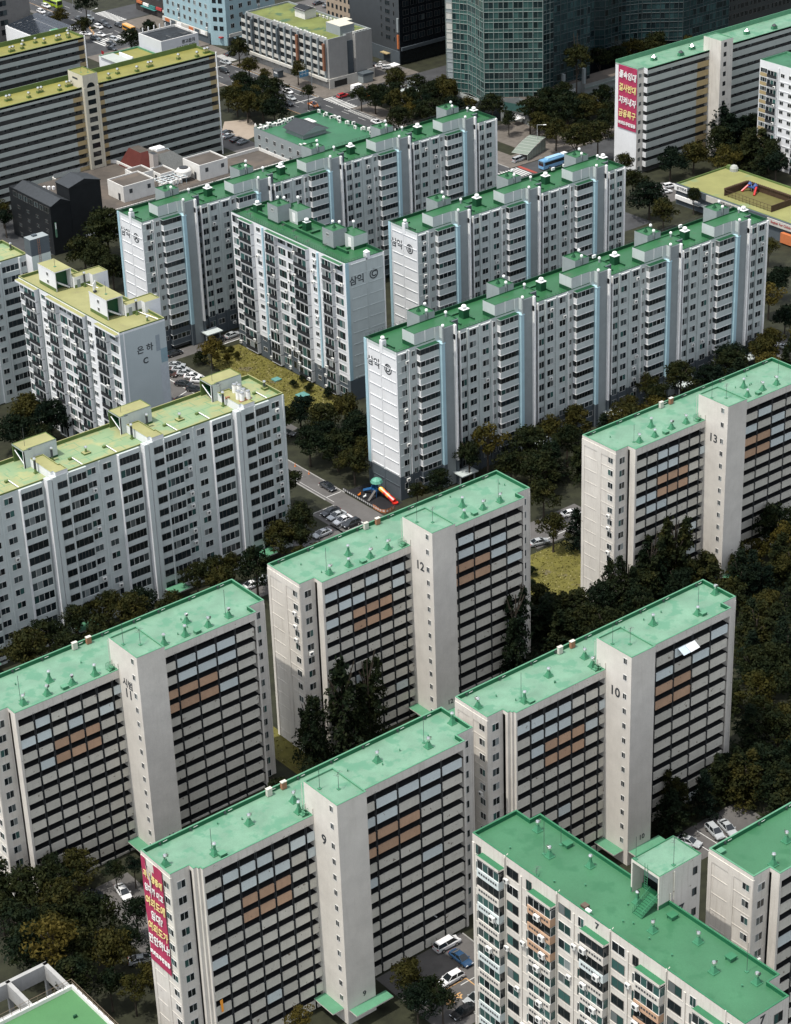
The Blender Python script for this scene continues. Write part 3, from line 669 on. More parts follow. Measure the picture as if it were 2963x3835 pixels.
# ---------------------------------------------------------------- yellow roofed blocks
def yellow_roof():
    m = mat('yellow_roof_coat', (.285, .305, .15), rough=.6, amt=.14, scale=.2, fine=.08, patch=((.185, .285, .16), .16, .8, .48))
    nt = m.node_tree; N = nt.nodes; L = nt.links; p = N['Principled BSDF']; src = p.inputs['Base Color'].links[0].from_socket
    g = N.new('ShaderNodeNewGeometry'); w = N.new('ShaderNodeTexNoise'); w.inputs['Scale'].default_value = .5
    L.new(g.outputs['Position'], w.inputs['Vector'])
    ad = N.new('ShaderNodeMix'); ad.data_type = 'VECTOR'; ad.inputs[0].default_value = .12
    L.new(g.outputs['Position'], ad.inputs[4]); L.new(w.outputs['Color'], ad.inputs[5])
    br = N.new('ShaderNodeTexBrick'); br.inputs['Scale'].default_value = .42; br.inputs['Mortar Size'].default_value = .035; br.inputs['Mortar Smooth'].default_value = .1
    br.offset = .37; br.inputs['Brick Width'].default_value = 1.5; br.inputs['Row Height'].default_value = .9; L.new(ad.outputs[1], br.inputs['Vector'])
    k = N.new('ShaderNodeTexNoise'); k.inputs['Scale'].default_value = .35; L.new(g.outputs['Position'], k.inputs['Vector'])
    mr = N.new('ShaderNodeMapRange'); mr.inputs[1].default_value = .42; mr.inputs[2].default_value = .5; L.new(k.outputs['Fac'], mr.inputs[0])
    mu = N.new('ShaderNodeMath'); mu.operation = 'MULTIPLY'; L.new(br.outputs['Fac'], mu.inputs[0]); L.new(mr.outputs[0], mu.inputs[1])
    x = N.new('ShaderNodeMix'); x.data_type = 'RGBA'; x.inputs[7].default_value = (.12, .235, .13, 1); L.new(mu.outputs[0], x.inputs[0]); L.new(src, x.inputs[6])
    L.new(x.outputs[2], p.inputs['Base Color']); return m
ROOFY = yellow_roof()
ROOFYP = mat('plain_yellow_roof_coat', (.275, .27, .12), rough=.6, amt=.15, scale=.25, fine=.08, patch=((.2, .18, .10), .3, .5, .62))
ROOFO = mat('ochre_roof_coat', (.205, .195, .052), rough=.6, amt=.16, scale=.2, fine=.08, patch=((.09, .17, .06), .12, .8, .68))
YRIM = mat('olive_green_parapet', (.10, .15, .045), amt=.15, scale=.4)
CREAM = mat('cream_concrete', (.50, .47, .38), streak=.25, amt=.08, scale=.3)
TAN = mat('tan_band_paint', (.36, .28, .15), amt=.1, streak=.2)
BANDW = mat('pale_band_concrete', (.35, .38, .355), streak=.3, dirt=(.27, .27, .25), amt=.08, scale=.3)
def open_stair(b, x0, x1, y, z0, z1, face, m):
    """flight of steps running up along x (or y) inside an open head house"""
    n = 8
    for i in range(n):
        t0, t1 = i/n, (i+1)/n
        if face == 'x': b.box(x0+(x1-x0)*t0, x0+(x1-x0)*t1, y, y+1.1, z0+(z1-z0)*t0, z0+(z1-z0)*t1, m)
        else: b.box(y, y+1.1, x0+(x1-x0)*t0, x0+(x1-x0)*t1, z0+(z1-z0)*t0, z0+(z1-z0)*t1, m)
def dark_stack(parent, x, y, z0, z1):
    b = MB(); b.box(x-.35, x+.35, y-.35, y+.35, z0, z0+.25, YRIM); b.rings(x, y, [(.27, z0+.2), (.27, z0+(z1-z0)*.35)], 8, YRIM); b.rings(x, y, [(.26, z0+(z1-z0)*.35), (.26, z1)], 8, INK)
    b.rings(x, y, [(.2, z1), (.33, z1+.15), (.37, z1+.35), (.28, z1+.55), (.08, z1+.62)], 10, STEEL); part(b, 'vent_pipe', parent)
def low_vent(parent, x, y, z):
    b = MB(); b.box(x-.8, x+.8, y-.7, y+.7, z, z+.35, YRIM, top=ROOFYP); b.rings(x, y, [(.3, z+.3), (.22, z+.8), (.2, z+1.1)], 8, YRIM); b.rings(x, y, [(.2, z+1.05), (.34, z+1.2), (.38, z+1.45), (.28, z+1.65), (.08, z+1.72)], 10, STEEL); part(b, 'ventilator', parent)
def ed_block():
    x0, x1, yf, yb, zr = 150.0, 243.8, 354.0, 366.6, 37.0; zd = zr-.6; fl = 2.95; nf = 12
    root = thing('apartment_block', 'pale block with yellow roof, roof stair rooms and white steel flues at the left edge', 'apartment block', (200, 360, 0), 'pale blocks with yellow roofs')
    rng = random.Random(51); K = Kit(root); w = MB(); P4 = [(x0, yf), (x1, yf), (x1, yb), (x0, yb)]
    LW = mat('pale_wall_paint', (.465, .51, .50), streak=.25, dirt=(.28, .30, .31), amt=.06, scale=.3)
    w.box(x0, x1, yf, yb, 0, zd, LW, left=WHITE); parapet(w, P4, zd, zr-.1, .2, LW, YRIM, ROOFYP)
    for k in range(4):
        f = 162.3+22.8*k
        # paired white fins, the stair strip between bands
        for a in (f, f+1.15): w.box(a, a+1.0, yf-1.5, yf, 0, zr+(.4 if a == f else .5), LW, left=WHITE, front=LW)
        w.box(f+1.0, f+1.15, yf-.7, yf, 0, zr+.2, GREYM)
        w.box(f+2.15, f+4.75, yf-1.1, yf, 0, zr+.4, LW, left=WHITE); w.box(f+4.75, f+5.0, yf-1.3, yf, 0, zr+.1, LW, left=WHITE)
        for i in range(nf+1): K.add('stair_window', win(2.2, 1.5, 'dd', FRAMEB, 2), (f+3.5, yf-1.12, 34.4-i*fl*.98), '-Y')
        for (a, c) in ((f+5.0, f+9.6), (f+17.2, f+22.2)):
            if a > x1-4.5: continue
            c = min(c, x1-4.0)
            w.box(a, c, yf-.5, yf, 0, 1.0, LW)
            for i in range(nf):
                z = 34.2-i*fl
                w.box(a, c, yf-.5, yf, z-1.16, z, LW, left=WHITE)
                K.add('balcony_window', band_mesh(c-a-.2, 1.76, rng.choice(BANDS+('dddd', 'dddd', 'dddddd', 'ddddd'))), ((a+c)/2, yf-.34, z), '-Y')
                w.box(a, a+.12, yf-.5, yf, z, z+1.8, LW, left=WHITE); w.box(c-.12, c, yf-.5, yf, z, z+1.8, LW)
            w.box(a, c, yf-.5, yf, 35.85, zr-.15, LW, left=WHITE)
        if f+17.2 < x1: w.box(f+17.0, f+17.2, yf-.75, yf, 0, zr-.2, WHITE)
        for x, ww, acp in ((f+10.9, 2.0, .3), (f+14.6, 2.0, .18)):
            if x > x1-1 and k == 3: continue
            if k == 3 and x == f+14.6: continue
            for i in range(nf):
                z = 34.4-i*fl
                K.add('window', rwin(ww, 1.45, rng), (x, yf-.02, z), '-Y')
                if rng.random() < acp: K.add('ac_unit', ac_mesh(), (x+.3, yf, z-.95), '-Y')
                w.box(x-1.5, x+1.5, yf-.07, yf, z-.28, z-.12, LW)
        if f+13.2 < x1: w.box(f+12.6, f+13.0, yf-.16, yf, 0, zr-.2, LW)
        if k == 3: w.box(x1-.35, x1, yf-.3, yf, 0, zr-.1, LW, left=WHITE)
        b = MB(); b.box(f+1.8, f+6.2, yf-4.6, yf-1.5, 2.8, 3.05, LW, top=ROOFE); part(b, 'entrance_canopy', root)
        # open stair room and the low room before it
        hx = f+.2; b = MB(); z1 = 40.4
        q = [(hx, yf+7.7), (hx+1.2, yf+7.7), (hx+1.2, yf+8.0), (hx+7.9, yf+8.0), (hx+7.9, yb-.5), (hx, yb-.5)]
        b.prism([(hx+2.2, yf+8.0), (hx+7.9, yf+8.0), (hx+7.9, yb-.5), (hx+2.2, yb-.5)], zd+.02, z1-.25, LW)
        b.box(hx, hx+.3, yf+7.7, yf+7.95, zd, z1-.25, WHITE); b.box(hx, hx+2.2, yf+7.7, yf+7.72, zd+.02, z1-.25, LW); b.box(hx, hx+2.2, yb-.72, yb-.5, zd+.02, z1-.25, YRIM)
        b.box(hx+2.15, hx+2.2, yf+7.9, yb-.7, zd+.02, z1-.3, ROOFX)
        b.prism(q, z1-.25, z1-.02, LW, top=ROOFYP, bottom=True); parapet(b, q, z1-.1, z1+.05, .14, LW, YRIM)
        b.box(hx+7.9, hx+7.95, yf+8.0, yb-.5, zd, zd+.7, YRIM); b.box(hx+2.2, hx+7.9, yf+7.94, yf+8.0, zd, zd+.45, ROOFX)
        hp = part(b, 'stair_head_house', root)
        b = MB(); open_stair(b, yf+8.0, yb-.8, hx+.5, zd, z1-1.6, 'y', ROOFX); b.bar((hx+.4, yf+7.9, zd+.3), (hx+.4, yb-.8, z1-1.4), .12, WHITE); part(b, 'roof_stair', hp)
        b = MB(); q = [(f+2.2, yf-1.05), (f+5.0, yf-1.05), (f+5.0, yf+1.8), (f+4.6, yf+1.8), (f+4.6, yf+7.7), (f+1.6, yf+7.7), (f+1.6, yf-.2), (f+2.2, yf-.2)]
        b.prism(q, zd-.5, 38.1, WHITE, top=ROOFYP); parapet(b, q, 38.1, 38.3, .15, LW, YRIM, ROOFYP); part(b, 'lift_room', root)
        for x, y, za in ((f+.9, yf+4.6, 39.3), (f+6.2, yf+7.0, 39.0)): dark_stack(root, x, y, zd, za)
        antenna(hp, hx+1.5, yf+9.5, z1-.2, 4.2)
        if k < 3: low_vent(root, f+13.1, yf+5.3, zd)
        for gx in (f+9.3, f+17.4):
            if gx < x1-2: b = MB(); b.box(gx-.5, gx+.5, yf+4.7, yf+5.3, zd+.01, zd+.45, YRIM); b.bar((gx+.3, yf+5, zd+.4), (gx+.3, yf+.5, zd+.4), .12, TRIMW); part(b, 'roof_pipe', root)
    b = MB(); b.box(242.4, 243.4, 358.8, 360.2, zd, zd+.5, YRIM, top=ROOFYP); part(b, 'roof_hatch', root); dark_stack(root, 242.9, 359.5, zd+.4, zd+1.5)
    for x, y in ((235.3, 359.6), (234.0, 356.4), (235.4, 356.4), (234.1, 355.1), (235.6, 355.0), (235.9, 358.7)):
        b = MB(); b.rings(x, y, [(.5, 38.1), (.5, 39.7)], 12, TRIMW); b.rings(x, y, [(.42, 39.7), (.42, 39.85), (.5, 39.9), (.45, 40.1), (.1, 40.2)], 12, STEEL); part(b, 'flue', root)
    b = MB(); b.box(233.4, 236.4, 354.6, 355.4, 38.1, 38.25, RUST); b.box(231.9, 232.9, 357.9, 358.3, 38.1, 38.5, RUST); part(b, 'flue_base', root)
    antenna(root, 232.3, 360.5, 38.1, 2.6, True)
    part(w, 'wall', root)
    r = MB(); r.face([(x, y, zd+.012) for x, y in P4], ROOFY); parapet(r, P4, zr-.1, zr+.25, .25, YRIM, YRIM, ROOFYP)
    part(r, 'roof', root); K.finish()
ed_block()
def ec_block():
    x0, x1, y0, y1, zr = 235.2, 247.4, 405.0, 450.2, 37.0; zd = zr-.6
    root = thing('apartment_block', 'white windowed block with yellow roof and grey end wall bearing a letter C', 'apartment block', (241, 428, 0), 'pale blocks with yellow roofs')
    rng = random.Random(52); K = Kit(root); w = MB(); P4 = [(x0, y0), (x1, y0), (x1, y1), (x0, y1)]
    EW = mat('grey_end_wall_paint', (.40, .445, .455), amt=.06, scale=.15, streak=.08)
    w.box(x0, x1, y0, y1, 0, zd, EW, left=WHITE); parapet(w, P4, zd, zr-.1, .2, WHITE, YRIM, ROOFYP)
    w.box(x0-.1, x0, y0, y0+.5, 0, zr, WHITE); w.box(x0+.9, x0+1.15, y0-.1, y0, 0, zr-.2, WHITE)
    cols = [('w', 450.0, 446.7), ('b', 446.3, 441.2), ('s', 439.8, 437.6), ('b', 436.0, 431.9), ('w', 431.6, 428.3), ('w', 428.0, 424.7), ('b', 424.2, 419.5), ('s', 419.0, 417.2), ('b', 414.3, 409.6), ('w', 409.4, 406.0)]
    sun_facade(K, w, rng, x0, cols, 36.2, 3.0, 12, WHITE, WHITE, 0, .26)
    for a, c in ((450.1, 441.1), (436.1, 419.4), (414.4, 405.2)): w.box(x0-1.1, x0+.3, c, a, zd-.3, zr-.4, WHITE, top=ROOFYP)
    w.box(x0-.3, x0, 440.9, 440.5, 0, zr-.2, GREYM); w.box(x0-.3, x0, 419.4, 419.1, 0, zr-.2, GREYM)
    part(w, 'wall', root)
    r = MB(); r.face([(x, y, zd+.012) for x, y in P4], ROOFYP); parapet(r, P4, zr-.1, zr+.2, .25, YRIM, YRIM, ROOFYP); part(r, 'roof', root)
    for ya, yb in ((436.6, 444.4), (413.9, 421.4)):
        b = MB(); z1 = 41.5; xa, xb = 237.7, 242.1
        b.box(xa, xa+.2, ya, yb, zd, z1-.25, WHITE); b.box(xa+.2, xb, ya+2.0, yb, zd, z1-.25, WHITE, front=ROOFX); b.box(xb-.2, xb, ya, ya+2.0, zd, z1-.25, WHITE); b.box(xa+.2, xb-.2, ya+1.95, ya+1.99, zd+.02, z1-.3, ROOFX)
        q = [(xa-.05, ya-.1), (xb+.05, ya-.1), (xb+.05, yb), (xa-.05, yb)]; b.prism(q, z1-.25, z1, WHITE, top=ROOFYP, bottom=True)
        b.box(xa-.03, xa, ya, yb, zd, zd+.9, YRIM); b.box(xa, xb, ya-.03, ya, zd, zd+.1, YRIM)
        hp = part(b, 'stair_head_house', root)
        b = MB(); open_stair(b, xb-.4, xa+1.0, ya+.5, zd, zd+1.9, 'x', WHITE); part(b, 'roof_stair', hp)
        for z in (39.6, 37.7):
            o = bpy.data.objects.new('window', win(.9, .9, 'dd', FRAME, 2)); C.objects.link(o); o.parent = hp; o.matrix_local = Matrix.Translation(Vector((xa-.02, ya+3.6, z))-org(hp)) @ Matrix.Rotation(FACE['-X'], 4, 'Z')
        b = MB(); q = [(242.1, ya+.5), (246.4, ya-.7), (246.4, ya-2.2), (250.6, ya-2.2), (250.6, ya+1.8), (242.1, ya+4.5)]
        q = [(242.2, ya-.9), (246.4, ya-.9), (246.4, ya-2.4), (250.6, ya-2.4), (250.6, ya+1.6), (242.2, ya+1.6)]
        b.prism(q, zd-6, 39.0, WHITE, top=ROOFYP); parapet(b, q, 39.0, 39.2, .15, WHITE, YRIM, ROOFYP); b.box(242.9, 243.8, ya-.95, ya-.9, zd, 38.4, GREYM); b.box(242.2, 246.4, ya-.93, ya-.9, zd, zd+.8, YRIM); part(b, 'lift_room', root)
        dark_stack(root, 244.6, ya-1.6, zd, 39.6); dark_stack(root, 243.0, ya+2.6, zd+1.2, 39.8); antenna(hp, 239.6, ya+3, z1, 3.2)
        b = MB(); b.bar((245.2, ya-1.2, zd+.5), (246.2, ya-8, zd+.5), .12, TRIMW); b.box(244.2, 245.4, ya-8.4, ya-7.8, zd, zd+.4, YRIM); part(b, 'roof_pipe', root)
    b = MB(); b.bar((238.4, 419.5, 41.5), (238.4, 419.5, 44), .08, STEEL); b.box(238.0, 238.7, 419.3, 419.9, 41.5, 42, INK)
    for t in (-.6, 0, .6): b.box(238.1+t, 238.35+t, 419.4+t, 419.6+t, 42.4, 44.1, TRIMW)
    part(b, 'mobile_mast', root); low_vent(root, 244.3, 407.5, zd-.3)
    text('은 하', 2.1, INK, (241.5, y0-.03, 31.1), '-Y', root, bold=.03); text('C', 2.0, INK, (241.4, y0-.03, 28.2), '-Y', root, bold=.05)
    b = MB(); b.box(244.5, 245.6, y0-.02, y0, 29.6, 33.6, flat('blue_grey_patch', (.25, .29, .32), .8)); b.box(245.6, 247.4, y0-.022, y0, 26.4, 29.9, flat('teal_patch', (.21, .30, .34), .8)); b.box(245.2, 247.3, y0-.012, y0, 2, 26.0, flat('pale_blue_patch', (.40, .43, .46), .8)); part(b, 'painted_patch', root)
    K.finish()
ec_block()
def ea_block():
    x0, x1, yf, yb, zr = 200.0, 244.3, 461.6, 473.7, 37.0; zd = zr-.6; fl = 2.9
    root = thing('apartment_block', 'pale block with yellow roof and wide window bands, mostly outside the left edge', 'apartment block', (225, 467, 0), 'pale blocks with yellow roofs')
    rng = random.Random(53); K = Kit(root); w = MB(); P4 = [(x0, yf), (x1, yf), (x1, yb), (x0, yb)]
    LW = MATS['pale_wall_paint']; w.box(x0, x1, yf, yb, 0, zd, LW); parapet(w, P4, zd, zr-.1, .2, LW, YRIM, ROOFYP)
    for i in range(12):
        z = 33.9-i*fl
        K.add('balcony_window', band_mesh(4.8, 1.6, rng.choice(BANDS)), (239.2, yf-.15, z), '-Y'); K.add('window', rwin(1.7, 1.35, rng), (243.0, yf-.02, z+.1), '-Y')
        K.add('window', rwin(1.7, 1.35, rng), (234.6, yf-.5, z), '-Y'); w.box(236.8, 241.6, yf-.4, yf, z-1.25, z-.02, LW)
    for a in (236.3, 241.7): w.box(a, a+.4, yf-.6, yf, 0, zr-.2, LW, left=WHITE)
    w.box(233.2, 236.2, yf-.48, yf, 0, zr+.3, LW, left=WHITE)
    part(w, 'wall', root)
    r = MB(); r.face([(x, y, zd+.012) for x, y in P4], ROOFY); parapet(r, P4, zr-.1, zr+.2, .25, YRIM, YRIM, ROOFYP); part(r, 'roof', root)
    dark_stack(root, 243.4, 468.0, zd, zd+1.4)
    b = MB(); b.box(243.9, 249.2, 458.6, 461.6, 0, 37.2, mat('pale_green_wall', (.50, .56, .52), amt=.05), left=WHITE); b.box(243.9, 249.2, 458.6, 461.6, 37.2, 41.5, GREYD, top=GREYM)
    for d in (-.25, .25): b.bar((246.2+d, 458.5, 2), (246.2+d, 458.5, 41.5), .04, RUST)
    for k in range(60): b.bar((245.95, 458.5, 2+k*.65), (246.45, 458.5, 2+k*.65), .03, RUST)
    b.box(245.6, 246.8, 460, 461, 41.5, 41.9, GREYD); part(b, 'lift_shaft', root); K.finish()
ea_block()
# ---------------------------------------------------------------- block 7, window side to the sun, bright green roof
def seven():
    x0, x1, y0, y1, zr = 173.8, 184.7, 130.0, 209.5, 37.5; zd = zr-.75; fl = 3.18; yr = 153.6
    root = thing('apartment_block', 'pale block numbered 7 with balcony stacks, outdoor units and bright green roof', 'apartment block', (179, 180, 0))
    rng = random.Random(57); K = Kit(root); w = MB(); RG = ROOFB
    RE = mat('bright_green_parapet', (.035, .155, .075), amt=.12, rough=.45)
    out = [(x0, yr), (182.4, yr), (182.4, 157.4), (x1, 157.4), (x1, 206.4), (182.6, 206.4), (182.6, y1), (x0, y1)]
    w.prism(out, 0, zd, BEIGE); parapet(w, out, zd, zr-.1, .22, BEIGE, ROOFI)
    # rows of windows and the repeated balcony stacks
    pit = 17.2
    def row(ya, yb, ww, kind='window'):
        for i in range(12):
            z = 34.15-i*fl; K.add('window', win(ww, 1.75, rng.choice(('td', 'dt', 'tt', 'dd', 'ct', 'tc')), rng.choice((FRAME, FRAMEB)), 2), (x0-.01, (ya+yb)/2, z), '-X')
            if rng.random() < .16: K.add('ac_unit', ac_mesh(), (x0, (ya+yb)/2+rng.choice((-1, 1))*1.2, z-1.3), '-X')
    stacks = [(207.2, 202.2), (195.8, 190.8), (184.6, 179.6), (173.4, 168.4), (162.2, 157.2)]
    for n, (ya, yb) in enumerate(stacks):
        row(ya+1.6, ya+.2, 1.2); row(yb-.5, yb-3.2, 2.6)
        w.box(x0-.16, x0, yb-3.95, yb-3.6, 0, zr-1.7, BEIGE); w.box(x0-.14, x0, yb-.25, yb-.05, 0, zr, BEIGE)
        for i in range(12):
            z = 33.0-i*fl-.3; yc, ww = (ya+yb)/2, ya-yb
            m = PANELO if (n in (1,) and i in (0, 1, 2)) or (n == 3 and i in (1, 2)) or (n == 0 and i in (0, 1) and False) else (PANELW if rng.random() < .25 else BEIGE)
            w.box(x0-1.2, x0, yb, ya, z-1.35, z+.1, m, bottom=True)
            w.box(x0-1.215, x0-1.2, yb+.3, yb+ww*.5-.1, z-.75, z-.35, INK); w.box(x0-1.215, x0-1.2, yb+ww*.5+.1, ya-.3, z-.75, z-.35, INK)
            for q in range(9): y = yb+.35+q*(ww-.7)/8; w.box(x0-1.225, x0-1.215, y-.06, y+.06, z-.75, z-.35, m)
            K.add('balcony_window', band_mesh(ww-.1, 1.62, rng.choice(('tdtt', 'dddd', 'dtdt', 'gtdt', 'tttd', 'dddt'))), (x0-1.05, yc, z+.1), '-X')
            K.add('balcony_side_window', band_mesh(1.0, 1.62, rng.choice('dtg')), (x0-.55, yb+.06, z+.1), '-Y')
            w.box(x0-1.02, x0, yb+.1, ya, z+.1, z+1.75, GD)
            if rng.random() < .62: K.add('ac_unit', ac_mesh(), (x0-1.2, yc+rng.uniform(-1.9, 1.9), z-1.2), '-X', None, None, (1.25, 1.2, 1.25))
        w.box(x0-1.3, x0, yb-.05, ya+.05, 34.75, 35.0, BEIGE); w.box(x0-1.3, x0-1.15, yb-.05, ya+.05, 35.0, 35.3, BEIGE, top=RE); w.box(x0-1.14, x0, yb, ya, 35.0, 35.06, RE)
    for i in range(12):
        z = 34.0-i*fl
        for a, c in ((209.3, 207.3), (202.0, 195.9), (190.6, 184.7), (179.4, 173.5), (168.2, 162.3)): w.box(x0-.05, x0, c, a, z-.26, z-.12, BEIGE)
    w.box(x0-.1, x0, 209.0, 209.5, 0, zr-1.6, BEIGE)
    for i in range(12): K.add('window', win(1.7, 1.7, 'td', FRAMEB, 2), (180.4, yr, 34.0-i*fl), '-Y')
    part(w, 'wall', root)
    r = MB(); r.face([(x, y, zd+.012) for x, y in out], RG); parapet(r, out, zr-.1, zr, .26, RE, RE); part(r, 'roof', root)
    # roof stair room with open side, tower down the back
    b = MB(); xa, xb, ya, yb, z1 = 182.5, 190.9, 178.7, 184.4, 42.7
    b.box(xa, xb, ya, ya+.25, zd, z1-.2, BEIGE); b.box(xa, xb, yb-.25, yb, zd, z1-.2, BEIGE); b.box(xa+2.4, xb, ya+.25, yb-.25, zd, z1-.2, BEIGE, left=GREYM)
    b.box(x1, xb, ya, yb, 0, zd, BEIGE)
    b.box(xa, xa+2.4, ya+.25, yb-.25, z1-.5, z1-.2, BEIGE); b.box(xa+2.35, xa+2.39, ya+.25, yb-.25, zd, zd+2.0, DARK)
    b.box(xa-.02, x1, ya-.03, ya, zd, zd+.75, RE); b.box(xa-.02, xa, yb-.25, yb, zd, zd+.9, RE)
    q = [(xa, ya), (xb, ya), (xb, yb), (xa, yb)]; parapet(b, q, z1-.2, z1, .16, BEIGE, RE); hp = part(b, 'stair_head_house', root)
    b = MB(); b.face([(x, y, z1-.15) for x, y in q], ROOFL); part(b, 'head_house_roof', hp)
    b = MB(); n = 9
    for i in range(n): xs = 179.3+i*.37; b.box(xs, xs+.4, ya+.2, ya+2.0, zd+.12+i*.21, zd+.19+i*.21, RE); b.box(xs, xs+.04, ya+.2, ya+2.0, zd+i*.21, zd+.15+i*.21, VENTG)
    for y in (ya+.2, ya+2.0):
        b.bar((179.3, y, zd+.1), (182.7, y, zd+2.0), .07, RE); b.bar((179.3, y, zd+1.1), (182.7, y, zd+3.0), .04, VENTG); b.bar((179.3, y, zd+.6), (182.7, y, zd+2.5), .03, VENTG)
        for i in range(10): t = i/9; b.bar((179.3+3.4*t, y, zd+.1+1.9*t), (179.3+3.4*t, y, zd+1.1+1.9*t), .03, VENTG)
    part(b, 'roof_stair', hp)
    b = MB()
    for y in (181.0, 181.55): b.bar((182.4, y, zd+2.0), (182.4, y, z1+.9), .05, VENTG)
    for k in range(9): b.bar((182.4, 181.0, zd+2.2+k*.42), (182.4, 181.55, zd+2.2+k*.42), .03, VENTG)
    part(b, 'ladder', hp)
    for z in (39.6, 35.8, 32.1, 28.4): 
        o = bpy.data.objects.new('window', win(.9, 1.35, 'gd', FRAMEB, 2)); C.objects.link(o); o.parent = hp; o.matrix_local = Matrix.Translation(Vector((189.7, ya-.0, z))-org(hp))
    b = MB(); b.bar((185.4, ya-.12, zd-.2), (185.4, ya-.12, z1-.4), .09, PANEL); b.bar((184.7, ya-.12, zd-.2), (184.7, ya-.12, zd+2), .09, PANEL); part(b, 'drain_pipe', hp)
    text('7', 2.2, INK, (187.1, ya-.03, 34.6), '-Y', hp, bold=.05); antenna(hp, 186.1, 179.5, z1-.15, 4.8, True); antenna(hp, 183.0, 184.0, z1-.15, 4)
    text('7', 1.5, INK, (x0-.03, 182.2, 36.35), '-X', root, bold=.04); text('7', 1.9, INK, (177.2, yr-.03, 36.2), '-Y', root, bold=.05)
    vents(root, [(182.1, 204.1), (179.2, 198.2), (182.1, 192.5), (181.4, 181.9), (178.6, 175.9), (181.7, 170.0), (178.8, 164.2), (181.6, 158.8)], zd, ('cowl', 'cowl', 'tall', 'tall', 'cowl', 'cowl', 'cowl', 'cowl'))
    for x, y in ((182.9, 198.3), (182.8, 176.2), (182.5, 164.5)):
        b = MB()
        for dx in (-.6, .5):
            for dy in (-.5, .4): b.box(x+dx, x+dx+.1, y+dy, y+dy+.1, zd, zd+.6, RE)
        b.box(x-.5, x+.5, y-.4, y+.4, zd, zd+.55, VENTG); b.box(x-.7, x+.7, y-.6, y+.6, zd+.6, zd+.72, RE); part(b, 'roof_hatch', root)
    for x, y, h in ((179.0, 199.2, 6), (182.4, 199.2, 3.5), (182.3, 161.3, 5)): antenna(root, x, y, zd, h)
    antenna(root, 174.7, 196.0, zd, 1.5, True)
    b = MB(); b.box(174.3, 175.2, 185.2, 186.2, zd, zd+.9, flat('brown_box', (.10, .07, .05), .7)); b.box(174.0, 174.5, 184.0, 184.9, zr, zr+.25, TRIMW); part(b, 'equipment_box', root)
    b = MB()
    for k in range(9):
        x, y = rng.uniform(175, 181), rng.uniform(155, 207); b.rings(x, y, [(.1, zd), (.1, zd+.35), (.16, zd+.4)], 6, VENTG)
    part(b, 'roof_fitting', root)
    b = MB()
    for y in (201.95, 190.55, 179.35, 168.15): b.bar((x0-.25, y, 1), (x0-.25, y, zr-.3), .07, PANEL); b.bar((x0-.25, y, zr-.3), (x0+.5, y, zr+.15), .06, PANEL)
    part(b, 'drain_pipe', root); K.finish()
seven()
# ---------------------------------------------------------------- banded corridor blocks
def band_block(label, x0, x1, yf, yb, zr, pit, par, nf, roofm, rimm, tans, seed, loc, tower=None, wing=None):
    root = thing('apartment_block', label, 'apartment block', loc, 'apartment blocks with open corridors')
    rng = random.Random(seed); K = Kit(root); zd = zr-.6; yc = yf+1.5; w = MB(); xa = x0
    if wing: xa = x0+wing; w.box(x0, xa, yf+1.6, yb, 0, zd, BEIGE, left=WHITE)
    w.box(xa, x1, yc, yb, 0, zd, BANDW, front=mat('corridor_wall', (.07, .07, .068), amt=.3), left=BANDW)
    out = [(xa, yf), (x1, yf), (x1, yb), (x0, yb)] + ([(x0, yf+1.6), (xa, yf+1.6)] if wing else [])
    parapet(w, out, zd, zr, .2, BANDW, rimm)
    for i in range(nf):
        z = zr-i*pit
        segs = [(xa, x1, BANDW)]
        for a, c, n0, n1 in tans:
            if n0 <= i < n1:
                new = []
                for p, q, m in segs:
                    if a >= q or c <= p: new.append((p, q, m)); continue
                    if a > p: new.append((p, a, m))
                    new.append((max(a, p), min(c, q), TAN))
                    if c < q: new.append((c, q, m))
                segs = new
        for p, q, m in segs: w.box(p, q, yf, yf+.18, z-par, z-(.02 if i == 0 else 0), m)
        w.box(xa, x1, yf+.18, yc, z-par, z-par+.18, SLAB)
        if wing: w.box(xa-.01, xa, yf, yc+.1, z-par, z-.02, WHITE)
    part(w, 'wall', root)
    r = MB(); r.face([(x, y, zd+.012) for x, y in out], roofm); parapet(r, out, zr, zr+.12, .22, rimm, rimm); r.box(x0, x1, yb-.2, yb, zr+.1, zr+.9, rimm); part(r, 'roof', root)
    for i in range(nf):
        x = xa+2
        while x < x1-2:
            if not (tower and tower[0]-1 < x < tower[1]+1) and rng.random() < .85: K.add('window', win(1.5, .95, rng.choice(('gd', 'dg', 'cg', 'dd', 'gg')), FRAMEB, 2), (x, yc-.01, zr-i*pit-par-1.25), '-Y')
            x += rng.uniform(2.4, 4.2)
    K.finish(); return root
def box_vent(root, x, y, z, twin=False, m=None):
    m = m or YRIM; b = MB()
    b.box(x-1.0 if twin else x-.55, x+1.0 if twin else x+.55, y-.55, y+.55, z, z+.75, m, top=ROOFO)
    for d in ((-.55, .55) if twin else (0,)):
        b.rings(x+d, y, [(.2, z+.75), (.2, z+1.05), (.42, z+1.25), (.46, z+1.6), (.32, z+1.9), (.08, z+1.98)], 10, STEEL); b.rings(x+d+.3, y-.2, [(.25, z+1.3), (.22, z+1.7)], 6, INK)
    part(b, 'ventilator', root)
c1 = band_block('long block with an ochre roof, pale bands and an arched cream stair tower', 262, 380.8, 578, 589.5, 33, 2.76, 1.36, 12, ROOFO, YRIM, [(327.6, 331, 1, 99), (336, 338.6, 0, 99), (377.7, 380.8, 0, 7)], 61, (340, 584, 0), (331, 336.4))
t = MB(); t.box(331.0, 336.3, 577.0, 585.5, 0, 36.6, CREAM); q = [(331.0, 577.0), (336.3, 577.0), (336.3, 585.5), (331.0, 585.5)]
